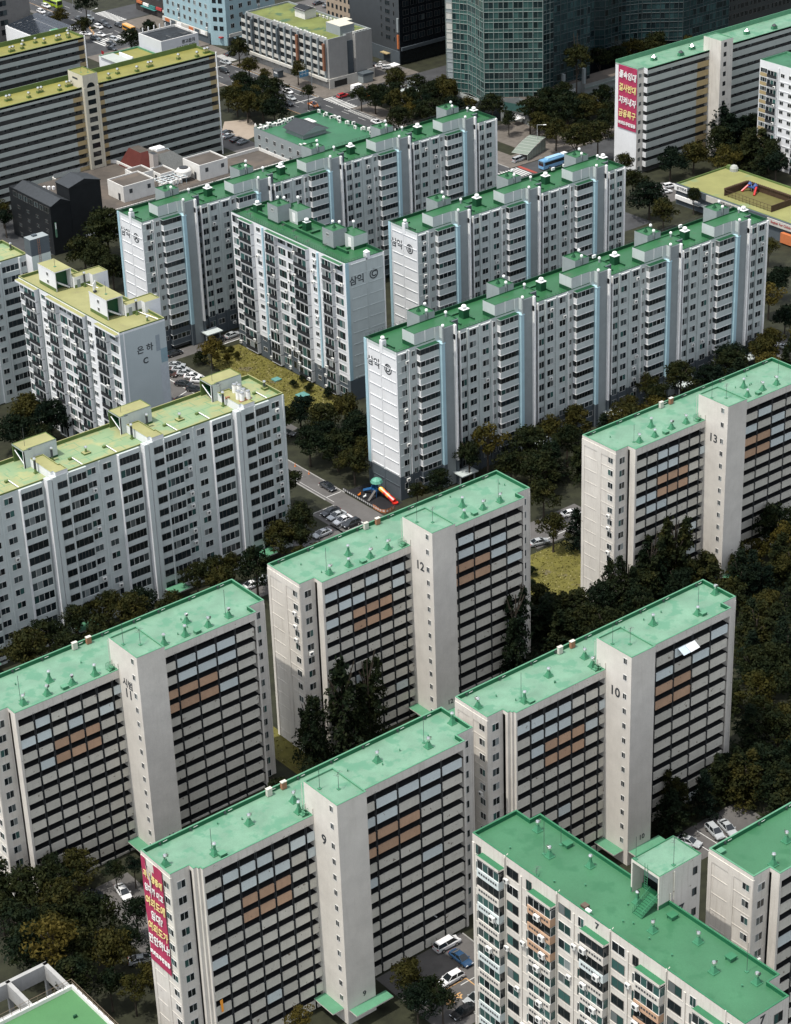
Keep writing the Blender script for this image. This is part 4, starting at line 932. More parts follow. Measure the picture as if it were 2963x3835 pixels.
parapet(t, q, 36.6, 36.9, .2, CREAM, YRIM); t.face([(x, y, 36.65) for x, y in q], ROOFO); t.box(330.97, 331, 580, 583, 34.9, 35.5, INK)
for i in range(12): t.box(332.2, 335.0, 576.97, 577.0, 31.7-i*2.76-1.6, 31.7-i*2.76, GD)
t.face([(333.6+1.4*math.cos(math.pi*k/10), 576.97, 32.8+1.5*math.sin(math.pi*k/10)) for k in range(11)], GD)
for x in (331.0, 335.6): t.box(x, x+.7, 576.8, 576.99, 0, 33, CREAM)
tw = part(t, 'stair_tower', c1); antenna(tw, 333, 581, 36.6, 3.5, True); antenna(tw, 334.5, 579.5, 36.6, 2)
b = MB(); b.rings(380.3, 577.8, [(.22, 0), (.22, 33.6)], 8, TRIMW); part(b, 'drain_pipe', c1)
for x, y, tn in ((309, 584.2, 1), (315, 582.3, 0), (320.1, 584.4, 1), (325.5, 581.8, 0), (329.6, 583.4, 1), (342.7, 581.3, 0), (347.3, 583.5, 0), (353, 581.3, 0), (358.6, 582.6, 1), (369.5, 582.9, 0), (375.2, 580.9, 0), (380, 582.2, 1)): box_vent(c1, min(x, 379.6), y, 32.4, tn)
c2 = band_block('block with an ochre roof and pale bands behind the long ochre roofed one', 262, 360.4, 623.8, 634.9, 33, 2.76, 1.36, 12, ROOFO, YRIM, [(357.6, 360.4, 0, 5)], 62, (330, 629, 0))
for x, y in ((335.4, 627.9), (339.4, 628.2), (341.5, 631.2), (345.8, 630.7), (347.6, 628.2), (352.8, 628.1), (358.0, 630.8), (356.7, 628.1)): box_vent(c2, x, y, 32.4, x in (335.4, 352.8))
b = MB(); b.rings(360.0, 623.6, [(.2, 0), (.2, 33.5)], 8, TRIMW); part(b, 'drain_pipe', c2)
cb = band_block('pale banded block with a mint roof and a large crimson banner on its end', 462.6, 580, 470.9, 482.2, 33.5, 2.95, 1.8, 11, ROOFL, ROOFE, [(486.6, 491.6, 1, 99)], 63, (500, 476, 0), (491.6, 497), 2.6)
t = MB(); q = [(491.7, 466.1), (497.0, 466.1), (497.0, 473.5), (491.7, 473.5)]; t.prism(q, 0, 37.2, BEIGE); parapet(t, q, 37.2, 37.5, .2, BEIGE, ROOFE); t.face([(x, y, 37.25) for x, y in q], ROOFL)
for i in range(11): t.box(493.0, 494.2, 466.07, 466.1, 35.3-i*3.1, 36.7-i*3.1, GD)
part(t, 'stair_tower', cb)
Kc = Kit(cb)
for i in range(11): Kc.add('window', rwin(1.1, 1.3), (463.7, 472.48, 30.6-i*2.95), '-Y')
Kc.finish()
for x, y in ((473.7, 476.9), (482.9, 474.5), (490.0, 476.7), (513.7, 476.1), (524, 474)): b = MB(); b.box(x-1, x+1, y-.5, y+.5, 32.9, 33.8, VENTG, top=ROOFE); b.rings(x, y, [(.5, 33.8), (.9, 34.0), (.2, 34.6)], 6, INK if x in (482.9, 524) else STEEL); part(b, 'ventilator', cb)

# ---------------------------------------------------------------- banners
CRIM = mat('crimson_banner_cloth', (.36, .035, .09), rough=.7, amt=.12, scale=.35)
INKW = flat('white_banner_paint', (.75, .74, .72), .7); INKY = flat('yellow_banner_paint', (.72, .60, .25), .7)
def cloth(y0, y1, z0, z1, x, holes=None, wob=.12, rng=random.Random(3)):
    b = MB(); n, m = 10, 24
    P = {}
    for i in range(n+1):
        for j in range(m+1): P[i, j] = (x-wob*.5*(1+math.sin(i*1.3+j*.7)*math.cos(j*.45)), y1+(y0-y1)*i/n, z1+(z0-z1)*j/m)
    for i in range(n):
        for j in range(m):
            if holes and holes(i, j): continue
            b.face([P[i, j], P[i, j+1], P[i+1, j+1], P[i+1, j]], CRIM)
    return b
b = cloth(472.5, 480.6, 13.5, 33.4, 462.45); bo = solo(b, 'banner', 'crimson banner with white and yellow lettering hung down the mint roofed block', 'banner', (462.45, 476.5, 23))
for i, (s, c) in enumerate((('졸속임대', INKW), ('결사반대', INKY), ('지켜내자', INKW), ('금융특구', INKY))): text(s, 2.55, c, (462.25, 476.5, 30.4-i*4.05), '-X', bo, bold=.06, sx=.8, rz=-.05+.03*(i % 2), shear=.12)
text('여의도주민일동', 1.25, INKW, (462.25, 476.5, 15.2), '-X', bo, bold=.05, sx=.95)
def torn(i, j): return (2 <= i <= 4 and j < 6-abs(i-3)*2) or (i == 5 and j < 2)
b = cloth(232.9, 238.6, 17.0, 36.9, 133.42, torn); bo = solo(b, 'banner', 'torn crimson banner with hand lettered slogan on the end of the block numbered 9', 'banner', (133.4, 235.7, 27))
b = MB(); b.face([(133.1, 237.2, 36.3), (133.2, 236.6, 33.2), (133.15, 236.3, 29.4), (133.1, 235.9, 33.5)], flat('torn_banner_lining', (.55, .42, .44), .8)); part(b, 'torn_flap', bo)
for i, (s, c) in enumerate((('과천 중동에', INKY), ('임대까 이고', INKW), ('여의도에', INKY), ('임대?', INKW), ('여의도가', INKY), ('만만하냐!', INKW))): text(s, 1.45 if i < 2 else 1.85, c, (133.2, 235.6-(.1 if i > 1 else .05), 33.9-i*2.45), '-X', bo, bold=.03, sx=.72 if i < 2 else .8, rz=.04*(i % 3-1), shear=.12)
text('여의도주민일동', .95, INKW, (133.2, 235.6, 18.9), '-X', bo, bold=.035, sx=.9)

# ---------------------------------------------------------------- buildings of the shopping street and beyond
ROOFC = mat('weathered_concrete_roof', (.085, .074, .064), amt=.3, scale=.15, fine=.15, patch=((.13, .105, .085), .1, .6, .55))
TRIMR = mat('white_parapet', (.66, .65, .62), streak=.2, amt=.1)
def plain(name, label, cat, poly, z, wallm, roofm, rim, zp=.6, group=None, left=None):
    cx = sum(p[0] for p in poly)/len(poly); cy = sum(p[1] for p in poly)/len(poly)
    root = thing(name, label, cat, (cx, cy, 0), group); w = MB(); w.prism(poly, 0, z-zp, wallm); parapet(w, poly, z-zp, z, .3, wallm, rim, rim); part(w, 'wall', root)
    r = MB(); r.face([(x, y, z-zp+.012) for x, y in poly], roofm); part(r, 'roof', root); return root
def rect(x0, x1, y0, y1): return [(x0, y0), (x1, y0), (x1, y1), (x0, y1)]
# shopping arcade with the brown roof
sh = plain('arcade_building', 'low arcade building with a brown concrete roof full of white machine rooms', 'building', [(308.8, 540.2), (379.5, 539.4), (379.5, 556), (340, 556.2), (340, 577), (337.5, 579.6), (319, 579.6), (317, 577), (317, 558), (308.8, 558)], 8, mat('cream_tile_wall', (.50, .49, .45), streak=.3, amt=.1), ROOFC, TRIMR, 1.0)
K = Kit(sh)
for k in range(22): K.add('window', win(2.2, 2.0, 'dd', FRAME, 1), (312+k*2.7, 540.1, 3.4), '-Y')
for k in range(5): K.add('window', win(2.2, 2.0, 'dd', FRAME, 1), (308.75, 543+k*2.7, 3.4), '-X')
K.finish()
for nm, (xa, xb, ya, yb, z1) in (('machine_room', (322.9, 333.8, 545.4, 554.3, 12)), ('machine_room', (349.9, 360.2, 545.0, 554.2, 12)), ('machine_room', (333.6, 339.6, 555, 561.5, 10.6)), ('machine_room', (339.6, 345, 551, 558, 10.2))):
    b = MB(); q = rect(xa, xb, ya, yb); b.prism(q, 7, z1-.4, TRIMR, top=ROOFC); parapet(b, q, z1-.4, z1, .25, TRIMR, TRIMR)
    for x in (xa+2.0, xb-2.5): b.box(x, x+1.1, ya-.03, ya, z1-2.6, z1-1.3, INK)
    b.box(xa-.03, xa, ya+2, ya+3.2, 7.1, 9.3, INK); part(b, nm, sh)
b = MB(); b.rings(346.9, 549.3, [(2.0, 7.6), (2.0, 8.3)], 20, INK); b.rings(346.9, 549.3, [(2.1, 8.3), (2.35, 9.0), (2.35, 10.2), (2.0, 10.7), (1.5, 10.9)], 20, TRIMR); b.rings(346.9, 549.3, [(1.4, 10.9), (1.4, 11.2)], 16, INK); b.bar((344.5, 551.5, 9.6), (345.4, 550.5, 9.6), .4, TRIMR, 8); part(b, 'cooling_tower', sh)
def frustum(b, x0, x1, y0, y1, z0, z1, i, m, top):
    v = [(x0, y0, z0), (x1, y0, z0), (x1, y1, z0), (x0, y1, z0), (x0+i[0], y0+i[2], z1), (x1-i[1], y0+i[2], z1), (x1-i[1], y1-i[3], z1), (x0+i[0], y1-i[3], z1)]
    for q in ((0, 1, 5, 4), (1, 2, 6, 5), (2, 3, 7, 6), (3, 0, 4, 7)): b.face([v[k] for k in q], m)
    b.face(v[4:], top)
b = MB(); frustum(b, 339.5, 347, 562, 575, 7, 12.4, (3.0, 1, 4.4, 2), mat('rust_red_cladding', (.085, .02, .016), amt=.15), ROOFC); part(b, 'red_pyramid_roof', sh)
b = MB(); frustum(b, 343.5, 357.5, 555.5, 570, 7, 12.8, (2.0, 7.5, 5, 3), mat('grey_roof_tiles', (.13, .135, .13), amt=.2, scale=2), ROOFC)
b.box(346.2, 349.2, 562.5, 565.5, 12.8, 13.6, TRIMW); b.box(345.8, 347.6, 564.5, 566.5, 12.8, 13.2, TRIMW)
for k in range(5): b.box(345.7+k*.62, 346.2+k*.62, 559.6, 561, 9.3, 10.0, mat('pale_yellow_sheet', (.45, .42, .24)))
part(b, 'grey_pyramid_roof', sh)
b = MB(); b.box(341.7, 343.4, 557.8, 560.1, 7, 14.2, mat('pink_grey_plaster', (.42, .38, .35), amt=.1), top=INK); part(b, 'chimney', sh)
b = MB(); LB = flat('pale_blue_steel', (.42, .52, .56), .5)
b.bar((352.0, 558.0, 7), (349.6, 563.4, 12.8), .1, LB); b.bar((352.9, 557.6, 7), (350.5, 563.0, 12.8), .1, LB)
for k in range(14): t_ = k/13; b.bar((352.0-2.4*t_, 558+5.4*t_, 7+5.8*t_), (352.9-2.4*t_, 557.6+5.4*t_, 7+5.8*t_), .08, LB)
part(b, 'ladder', sh)
b = MB()
for k in range(6):
    x = 337+k*1.7; b.bar((x, 546, 7), (x, 546, 9.6), .06, LB); b.bar((x, 551, 7), (x, 551, 9.6), .06, LB); b.bar((x, 546, 9.5), (x, 551, 9.5), .08, LB)
for y in (546, 547.5, 549, 551): b.bar((336.5, y, 9.4), (346, y, 9.2), .12, TRIMW)
for k in range(7): x = 337+k*1.2; b.box(x, x+.8, 547.6, 548.4, 7.1, 8.2+.2*(k % 3), TRIMR)
part(b, 'pipe_rack', sh)
# black building
BLK = mat('black_cladding', (.012, .014, .016), rough=.5, amt=.2); BLK2 = mat('charcoal_roof_sheet', (.035, .04, .045), rough=.55, amt=.15, scale=1)
bk = thing('black_building', 'black clad building with a gabled roof and tower beside the brown roofed arcade', 'building', (301, 551, 0)); w = MB()
w.box(294.2, 301, 538.8, 562.2, 0, 15.0, BLK); w.box(301, 311.4, 546, 562.2, 0, 13.2, BLK, top=ROOFC); w.box(300.9, 311.4, 538.7, 546, 0, 19.0, BLK); part(w, 'wall', bk)
b = MB(); 
for ya, yb, xa, xb, z0, z1 in ((538.6, 560, 294.4, 301.2, 15.0, 16.6), (538.5, 546.2, 300.7, 311.6, 19.0, 20.6)):
    xm = (xa+xb)/2
    b.face([(xa, ya, z0), (xm, ya, z1), (xm, yb, z1), (xa, yb, z0)], BLK2); b.face([(xm, ya, z1), (xb, ya, z0), (xb, yb, z0), (xm, yb, z1)], BLK2); b.face([(xa, ya, z0), (xb, ya, z0), (xm, ya, z1)], BLK); b.face([(xb, yb, z0), (xa, yb, z0), (xm, yb, z1)], BLK)
    b.box(xa, xb, ya, yb, z0-.15, z0, BLK)
part(b, 'gable_roof', bk); K = Kit(bk)
for k in range(7): K.add('window', win(2.4, 1.7, 'gd', FRAMEB, 3), (294.18, 540.8+k*3.0, 12.6), '-X')
for i in range(4):
    for k in range(4): K.add('window', win(1.7, 1.0, 'dgd', FRAMEB, 3), (294.18, 541.5+k*5.3, 9.3-i*2.8), '-X')
K.finish()
b = MB()
for k in range(7): b.box(302.5+k*1.0, 303.2+k*1.0, 556.2-k*.9, 557-k*.9, 13.2, 14.2, TRIMW)
part(b, 'ac_unit', bk); b = MB(); b.box(295.0, 295.5, 538.4, 538.6, 5.5, 10.0, flat('green_sign', (.10, .2, .14))); b.box(295.05, 295.4, 538.37, 538.4, 8.0, 9.8, TRIMW); part(b, 'sign', bk)
text('MALL', 1.3, TRIMW, (306.5, 538.6, 3.2), '-Y', bk, bold=.02)
# green roofed building edged with outdoor units
gr = plain('office_building', 'grey building with a green flat roof edged by rows of outdoor units', 'building', rect(379.4, 405.2, 524, 558), 14, GREYM, ROOFD, ROOFX, 1.0)
K = Kit(gr)
for i in range(4):
    for k in range(8): K.add('window', win(1.3, 1.5, 'dd' if (i+k) % 3 else 'dg', FRAME, 2), (379.38, 526.5+k*4.1, 10.6-i*3.1), '-X')
rr = random.Random(9)
for k in range(34):
    t_ = k/33
    x, y = (380.5+t_*24, 556.9) if k < 18 else (404.0, 556-(k-18)*1.9)
    for _ in range(rr.choice((1, 1, 2))): K.add('ac_unit', ac_mesh(), (x+rr.uniform(-.4, .4), y+rr.uniform(-.6, .3), 13.02+rr.choice((0, .7))), '-Y' if k % 2 else '-X', None, None, (1.3, 1.3, 1.3))
for k in range(10): K.add('ac_unit', ac_mesh(), (381+rr.uniform(0, 2.5), 526+rr.uniform(0, 9), 13.02), '-X', None, None, (1.3, 1.3, 1.3))
K.finish()
b = MB(); b.box(385.4, 394.2, 540, 549, 13, 14.6, GREYM)
b.face([(384.6, 539, 14.6), (389.8, 539, 16.6), (389.8, 550, 16.6), (384.6, 550, 14.6)], BLK2); b.face([(389.8, 539, 16.6), (395, 539, 14.6), (395, 550, 14.6), (389.8, 550, 16.6)], BLK2); b.face([(384.6, 539, 14.6), (395, 539, 14.6), (389.8, 539, 16.6)], GREYM); b.box(392, 395.2, 546.0, 550.5, 14.9, 15.1, TRIMR); part(b, 'roof_hut', gr)
b = MB(); b.rings(379.8, 557.5, [(.3, 14), (.35, 14.6), (.1, 15.3)], 8, TRIMR); part(b, 'roof_fitting', gr)
# office building with piers
MOSS = mat('mossy_roof', (.15, .175, .055), amt=.3, scale=.12, fine=.12, patch=((.045, .10, .06), .16, .8, .53))
of = plain('office_building', 'grey five storey office building with piers and a mossy flat roof on the street corner', 'building', [(445.8, 607), (453.9, 607), (453.9, 608.6), (457.6, 608.6), (457.6, 607), (464.8, 607), (464.8, 656), (445.8, 656)], 17.6, mat('grey_render', (.30, .30, .29), streak=.2, amt=.08), MOSS, GREYM, .6)
K = Kit(of); b = MB(); PW = mat('pale_spandrel', (.50, .49, .45), streak=.35, amt=.1)
for k in range(13):
    y = 608.6+k*3.9; b.box(445.1, 445.8, y-.3, y+.3, 2, 17.2, GREYM)
    for i in range(5):
        z = 14.6-i*2.95
        if i: b.box(445.6, 445.8, y+.3, y+3.6, z+1.7, z+2.95, PW)
        K.add('window', win(3.2, 1.6, rr.choice(('ddgd', 'dgdd', 'gddc', 'dddd')), FRAMEB, 4), (445.78, y+1.95, z), '-X')
for k in (4, 7, 11, 0): b.box(444.4, 445.1, 608.4+k*3.9-.5, 608.4+k*3.9+.5, 6.5, 16, flat('sign_board_'+str(k), [(.2, .09, .05), (.12, .16, .2), (.3, .28, .25), (.08, .1, .11)][k % 4]))
b.box(445.4, 465.2, 606.6, 607, 0, 3.6, PW); b.box(447.5, 453, 606.55, 606.6, .4, 2.6, GD); b.box(454, 457.4, 608.3, 608.6, .2, 15, GREYD); b.box(457.8, 462, 603.6, 607, 0, 2.8, GREYM, top=GREYD); b.box(457.6, 462.2, 603.2, 607, 2.8, 3.6, GREYD)
b.box(444.6, 445.4, 607, 654, 2.8, 3.7, PW); part(b, 'facade_piers', of); K.finish()
b = MB(); b.prism([(452.6, 608.9), (458.8, 608.9), (458.8, 613), (461.2, 613), (461.2, 617), (452.6, 617)], 17, 20.4, GREYM, top=mat('cream_sheet_roof', (.52, .50, .42), amt=.08)); part(b, 'roof_room', of)
b = MB(); b.box(456, 461, 634, 640, 17, 20.2, TRIMR); b.face([(455.5, 633.5, 20.0), (458.5, 633.5, 21), (458.5, 640.5, 21), (455.5, 640.5, 20.0)], BLK); b.face([(458.5, 633.5, 21), (461.5, 633.5, 20.0), (461.5, 640.5, 20.0), (458.5, 640.5, 21)], BLK); part(b, 'roof_hut', of)
K = Kit(of)
for k in range(26): K.add('ac_unit', ac_mesh(), ((446.5+rr.uniform(0, .5), 609+k*1.75, 17.02) if k < 18 else (462.5, 618+(k-18)*2.2, 17.02)), '-X', None, None, (1.3, 1.3, 1.2))
for k in range(5): K.add('ac_unit', ac_mesh(), (458+k*1.3, 608.4, 17.02), '-Y', None, None, (1.3, 1.3, 1.2))
K.finish()
def facade_rows(root, face, fixed, a0, a1, pa, z0, z1, pz, w_, h_, var, fr=None, seed=1, ac=0.0):
    K = Kit(root); r = random.Random(seed); z = z1
    while z > z0:
        a = a0+pa/2
        while a < a1:
            K.add('window', win(w_, h_, r.choice(var), fr, 2), (fixed, a, z) if face == '-X' else (a, fixed, z), face)
            if r.random() < ac: K.add('ac_unit', ac_mesh(), (fixed, a, z-.9) if face == '-X' else (a, fixed, z-.9), face)
            a += pa
        z -= pz
    K.finish()
BLU = mat('light_blue_render', (.30, .43, .47), streak=.2, amt=.07)
lb = plain('corner_building', 'light blue corner building with shop signs round its foot', 'building', [(446.5, 680.4), (449.8, 675.0), (472, 675.0), (472, 712), (446.5, 712)], 34, BLU, ROOFC, BLU)
facade_rows(lb, '-X', 446.48, 681, 711, 3.7, 5.5, 30, 3.4, 1.5, 1.7, ('dd', 'dg', 'gc', 'dd'), FRAME, 5, .15); facade_rows(lb, '-Y', 674.98, 450.5, 472, 4.0, 5.5, 30, 3.4, 1.6, 1.7, ('dd', 'dg', 'gd'), FRAME, 6, .3)
b = MB(); ch = [(446.5, 680.4), (449.8, 675.0)]; u = Vector((3.3, -5.4)).normalized(); nn = Vector((-u.y*-1, 0)); nrm = Vector((u.y, -u.x))
for i in range(9):
    for t_ in (.3, .68):
        p = Vector(ch[0]).lerp(Vector(ch[1]), t_)+nrm*.05; q0, q1 = p-u*.8, p+u*.8; z = 5.5+i*3.4
        b.face([(q0.x, q0.y, z), (q1.x, q1.y, z), (q1.x, q1.y, z+1.7), (q0.x, q0.y, z+1.7)], GD)
part(b, 'corner_window', lb)
b = MB(); b.box(446.0, 446.5, 681, 712, .2, 4.2, GREYD); b.box(445.6, 446.1, 682, 712, 3.0, 4.6, PW); b.box(450, 472, 674.5, 675, .2, 3, GREYD); b.box(450.4, 456, 674.2, 674.5, 3.2, 4.4, PW); b.box(458, 466, 674.2, 674.5, 3.0, 4.6, GREYM); b.box(452, 458, 672.6, 674.5, 2.7, 2.9, flat('grey_blue_awning', (.14, .19, .22)))
for k in range(7): b.box(445.5, 445.6, 683+k*4, 686+k*4, 3.2, 4.4, [TRIMW, GREYD, flat('orange_sign', (.5, .16, .06)), PW][k % 4])
b.box(447.6, 449.2, 676.2, 677.6, 2.9, 3.3, flat('red_awning', (.35, .04, .04))); part(b, 'shop_signs', lb)
DKX = mat('dark_grey_cladding', (.055, .062, .068), rough=.5, amt=.08); DKY = mat('black_glass_wall', (.008, .011, .014), rough=.25, amt=.2)
dt = thing('office_tower', 'dark grey office tower with a black glass side beside the mossy roofed office', 'building', (495, 620, 0)); w = MB()
w.box(480.5, 510, 611.2, 640, 0, 70, DKX, front=DKY); w.box(480.2, 480.5, 611.2, 640, 0, 5, GREYD); w.box(481, 505, 610.6, 611.2, 5.2, 6.4, GREYD); part(w, 'wall', dt); K = Kit(dt)
for i in range(18):
    K.add('window', win(2.6, 1.7, 'dd', FRAMEB, 3), (480.48, 617.8, 8.2+i*3.1), '-X'); K.add('window', win(.7, 1.6, 'd', FRAMEB, 1), (480.48, 614.2, 8.2+i*3.1), '-X'); K.add('window', win(.7, 1.6, 'd', FRAMEB, 1), (480.48, 621.4, 8.6+i*3.1), '-X')
    for k in range(7): K.add('window', win(2.6, 2.0, rr.choice(('dd', 'dd', 'dg')), FRAMEB, 2), (483.5+k*3.6, 611.18, 8.4+i*3.1), '-Y')
K.finish()
b = MB(); b.box(480.0, 480.5, 611.4, 612.2, 6, 11, flat('orange_sign', (.5, .16, .06))); b.box(480.0, 480.5, 611.4, 612.2, 12, 17, GREYM); b.box(478.6, 480.5, 616.5, 620.5, 3.2, 3.5, TAN); part(b, 'sign', dt)
bt = plain('office_tower', 'beige tower with small square windows behind the mossy roofed office', 'building', rect(486.2, 500, 641, 662), 60, mat('beige_tile_wall', (.36, .29, .22), amt=.07), ROOFC, GREYM)
facade_rows(bt, '-X', 486.18, 641.5, 661, 2.55, 3, 50, 3.3, 1.2, 1.7, ('dd', 'd', 'dg'), FRAMEB, 8, .06)
ts = plain('shop_building', 'dark shop building with bright signs across the road from the bus', 'building', rect(452.2, 474, 716, 741), 16, mat('dark_brown_cladding', (.05, .045, .042), amt=.2), ROOFC, GREYD)
facade_rows(ts, '-X', 452.18, 717, 740, 4.6, 3.5, 13, 3.2, 3.4, 1.9, ('gdg', 'ddg', 'cgd'), FRAMEB, 9)
b = MB()
for k, (m, z) in enumerate(((PW, 2.7), (flat('red_sign', (.42, .05, .05)), 3.0), (flat('teal_sign', (.05, .2, .19)), 2.8), (TRIMW, 2.9), (flat('orange_sign', (.5, .16, .06)), 3.1))): b.box(451.7, 452.2, 717.5+k*4.6, 721.3+k*4.6, z, z+1.0, m)
b.box(451.0, 452.2, 726, 736, 2.4, 2.6, MATS['teal_sign']); part(b, 'shop_signs', ts)
# glass towers
def curtain(root, p, q, z0, z1, fh, cw, pal, bar, seed, name='glass_curtain_wall', lw=.09):
    r = random.Random(seed); b = MB(); p, q = Vector((*p, 0)), Vector((*q, 0)); d = (q-p); L_ = d.length; d.normalize(); n = Vector((d.y, -d.x, 0)); nc = max(1, round(L_/cw)); nf = int((z1-z0)/fh)
    for i in range(nf):
        for k in range(nc):
            a, c = p+d*(L_*k/nc), p+d*(L_*(k+1)/nc); z = z0+i*fh
            m = r.choice(pal); hs = fh*.34
            b.face([(a.x, a.y, z), (c.x, c.y, z), (c.x, c.y, z+hs), (a.x, a.y, z+hs)], r.choice(pal[:2])); b.face([(a.x, a.y, z+hs), (c.x, c.y, z+hs), (c.x, c.y, z+fh), (a.x, a.y, z+fh)], m)
    for k in range(nc+1):
        a = p+d*(L_*k/nc)+n*.08; wd = lw*(1.6 if k % 2 == 0 else .6); b.bar((a.x, a.y, z0), (a.x, a.y, z1), wd, bar)
    for i in range(nf+1):
        for o_, f_ in ((0, 1.0), (fh*.34, .6)):
            z = z0+i*fh+o_
            if z <= z1: b.bar(tuple(p+n*.08+Vector((0, 0, z))), tuple(q+n*.08+Vector((0, 0, z))), lw*f_, bar)
    part(b, name, root)
TG = [glass('teal_glass', (.034, .085, .078), .2, .25), glass('teal_glass_b', (.045, .105, .095), .2, .2), glass('dark_teal_glass', (.012, .028, .03), .1), glass('mid_teal_glass', (.03, .07, .068), .15), glass('dark_teal_glass_b', (.018, .036, .038), .12)]
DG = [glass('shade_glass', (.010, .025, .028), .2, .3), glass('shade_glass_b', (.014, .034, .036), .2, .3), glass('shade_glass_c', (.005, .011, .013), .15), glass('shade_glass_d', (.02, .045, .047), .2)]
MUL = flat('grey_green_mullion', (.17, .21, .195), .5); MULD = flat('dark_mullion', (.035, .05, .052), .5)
gt = thing('glass_tower', 'tall teal glass tower with pale mullions at the top of the photo', 'building', (482, 556, 0))
poly = [(462.2, 543.6), (476.6, 531.0), (478.4, 536.9), (503, 536.9), (503, 600), (486, 592), (461.6, 562.2), (462.7, 560.1), (465.0, 555.0), (463.9, 549.5)]
w = MB(); w.prism(poly, 0, 85, DKY); part(w, 'wall', gt)
def off(p, q, e=.06): p, q = Vector(p), Vector(q); d = (q-p).normalized(); n = Vector((d.y, -d.x))*e; return (p+n)[:], (q+n)[:]
curtain(gt, *off(poly[0], poly[1]), 6.5, 84, 3.35, 1.6, TG, MUL, 1); curtain(gt, *off(poly[1], poly[2]), 6.5, 84, 3.35, 1.5, DG, MULD, 2)
curtain(gt, *off(poly[2], (486.6, 536.9)), 6.5, 84, 3.35, 1.5, DG+TG[3:4], MUL, 3); curtain(gt, *off((486.6, 536.9), poly[3]), 5, 84, 3.35, 1.5, DG, MULD, 4)
curtain(gt, *off(poly[9], poly[0]), 6.5, 84, 3.35, 1.5, TG, MUL, 5); curtain(gt, *off(poly[8], poly[9]), 6.5, 84, 3.35, 1.5, TG, MUL, 6); curtain(gt, *off(poly[7], poly[8]), 3, 84, 3.35, 1.5, TG, MUL, 7); curtain(gt, *off(poly[6], poly[7]), 3, 84, 3.35, 2, [GREYM, PW], MUL, 8)
b = MB(); SH = mat('grey_stone_cladding', (.20, .215, .21), amt=.12, streak=.2)
b.prism([(466.2, 538.6), (470.4, 535.6), (469.2, 529.4), (475.6, 528.2), (477.6, 532), (478, 541), (466, 546)], 0, 8.2, SH, top=ROOFC); b.prism([(478, 534.5), (497, 534.5), (497, 537), (478, 537)], 0, 8, SH, top=ROOFC); b.prism([(497, 532.8), (530, 532.8), (530, 540), (497, 540)], 0, 7.2, SH, top=ROOFC)
b.box(459.8, 463.2, 546, 562, 0, 6.5, SH)
for x in (478, 488, 497.2): b.box(x, x+.9, 533.4, 534.4, 0, 12.5, GREYM)
for z in (5.6, 3.6): b.box(497, 530, 532.6, 532.8, z, z+.5, MUL)
part(b, 'podium', gt)
b = MB(); b.box(468.4, 475.5, 527.95, 528.2, 2.6, 3.8, INK); b.face([(466.1, 538.55, 2.6), (469.1, 529.3, 2.6), (469.1, 529.3, 3.8), (466.1, 538.55, 3.8)], INK); b.face([(466.05, 538.5, 4.4), (469.05, 529.3, 4.4), (469.05, 529.3, 7.0), (466.05, 538.5, 7.0)], TG[1]); part(b, 'shop_front', gt)
text('A TWOSOME PLACE', .95, TRIMW, (467.4, 533.9, 3.2), '-X', gt, bold=.02)
text('유니스 프라자', 1.2, TRIMW, (491, 534.45, 5.6), '-Y', gt, bold=.02)
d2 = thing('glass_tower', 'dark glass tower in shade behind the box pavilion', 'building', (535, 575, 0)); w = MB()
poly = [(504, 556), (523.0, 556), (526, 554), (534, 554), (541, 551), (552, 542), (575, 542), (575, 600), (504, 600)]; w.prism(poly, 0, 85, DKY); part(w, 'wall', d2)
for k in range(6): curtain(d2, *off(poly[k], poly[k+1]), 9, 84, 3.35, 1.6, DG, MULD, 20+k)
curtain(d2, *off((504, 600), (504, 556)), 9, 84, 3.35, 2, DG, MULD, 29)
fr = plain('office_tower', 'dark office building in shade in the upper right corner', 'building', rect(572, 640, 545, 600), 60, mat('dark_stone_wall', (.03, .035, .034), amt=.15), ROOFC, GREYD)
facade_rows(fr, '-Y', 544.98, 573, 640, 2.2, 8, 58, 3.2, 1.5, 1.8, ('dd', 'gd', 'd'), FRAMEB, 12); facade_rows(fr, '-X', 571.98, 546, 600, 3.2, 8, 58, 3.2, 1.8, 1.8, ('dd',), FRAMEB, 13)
pv = plain('pavilion', 'dark square pavilion with a pale roof rim among shaded trees', 'building', rect(530.9, 538.2, 547.4, 554.6), 8, mat('dark_louvre', (.03, .034, .034), amt=.2), GREYD, PW, 1.2)
# market with the play court on its roof
mk = plain('market_building', 'low market building with a yellowish roof holding a fenced play court', 'building', rect(453.8, 475.8, 392, 446.2), 6.5, GREYD, mat('pale_yellow_roof', (.225, .225, .085), amt=.15, scale=.2, patch=((.13, .21, .12), .09, .7, .56), fine=.1), YRIM, .5)
b = MB(); b.box(453.3, 453.8, 392, 446.2, 4.4, 6.45, GREYD); b.box(453.1, 453.3, 441.0, 446.3, 4.6, 6.2, TRIMW); b.box(453.1, 453.3, 418.8, 433.2, 4.5, 6.3, PW); b.box(453.1, 453.3, 396, 409, 4.3, 6.2, PW)
b.box(453.2, 453.8, 436, 446, 1.8, 3.0, TRIMW); b.box(452.3, 453.8, 430, 438, 2.6, 2.8, GREYM); b.box(452.4, 453.8, 398, 403, .5, 3.4, flat('orange_sign', (.5, .16, .06))); part(b, 'shop_signs', mk)
text('FRESH&DELI', 1.45, INK, (453.08, 424.8, 5.3), '-X', mk, bold=.03); text('English For Children', 1.05, flat('dark_red_lettering', (.3, .03, .03)), (453.08, 403.2, 5.3), '-X', mk, bold=.02); text('상가약국', 1.1, INK, (453.08, 443.3, 5.4), '-X', mk, bold=.02)
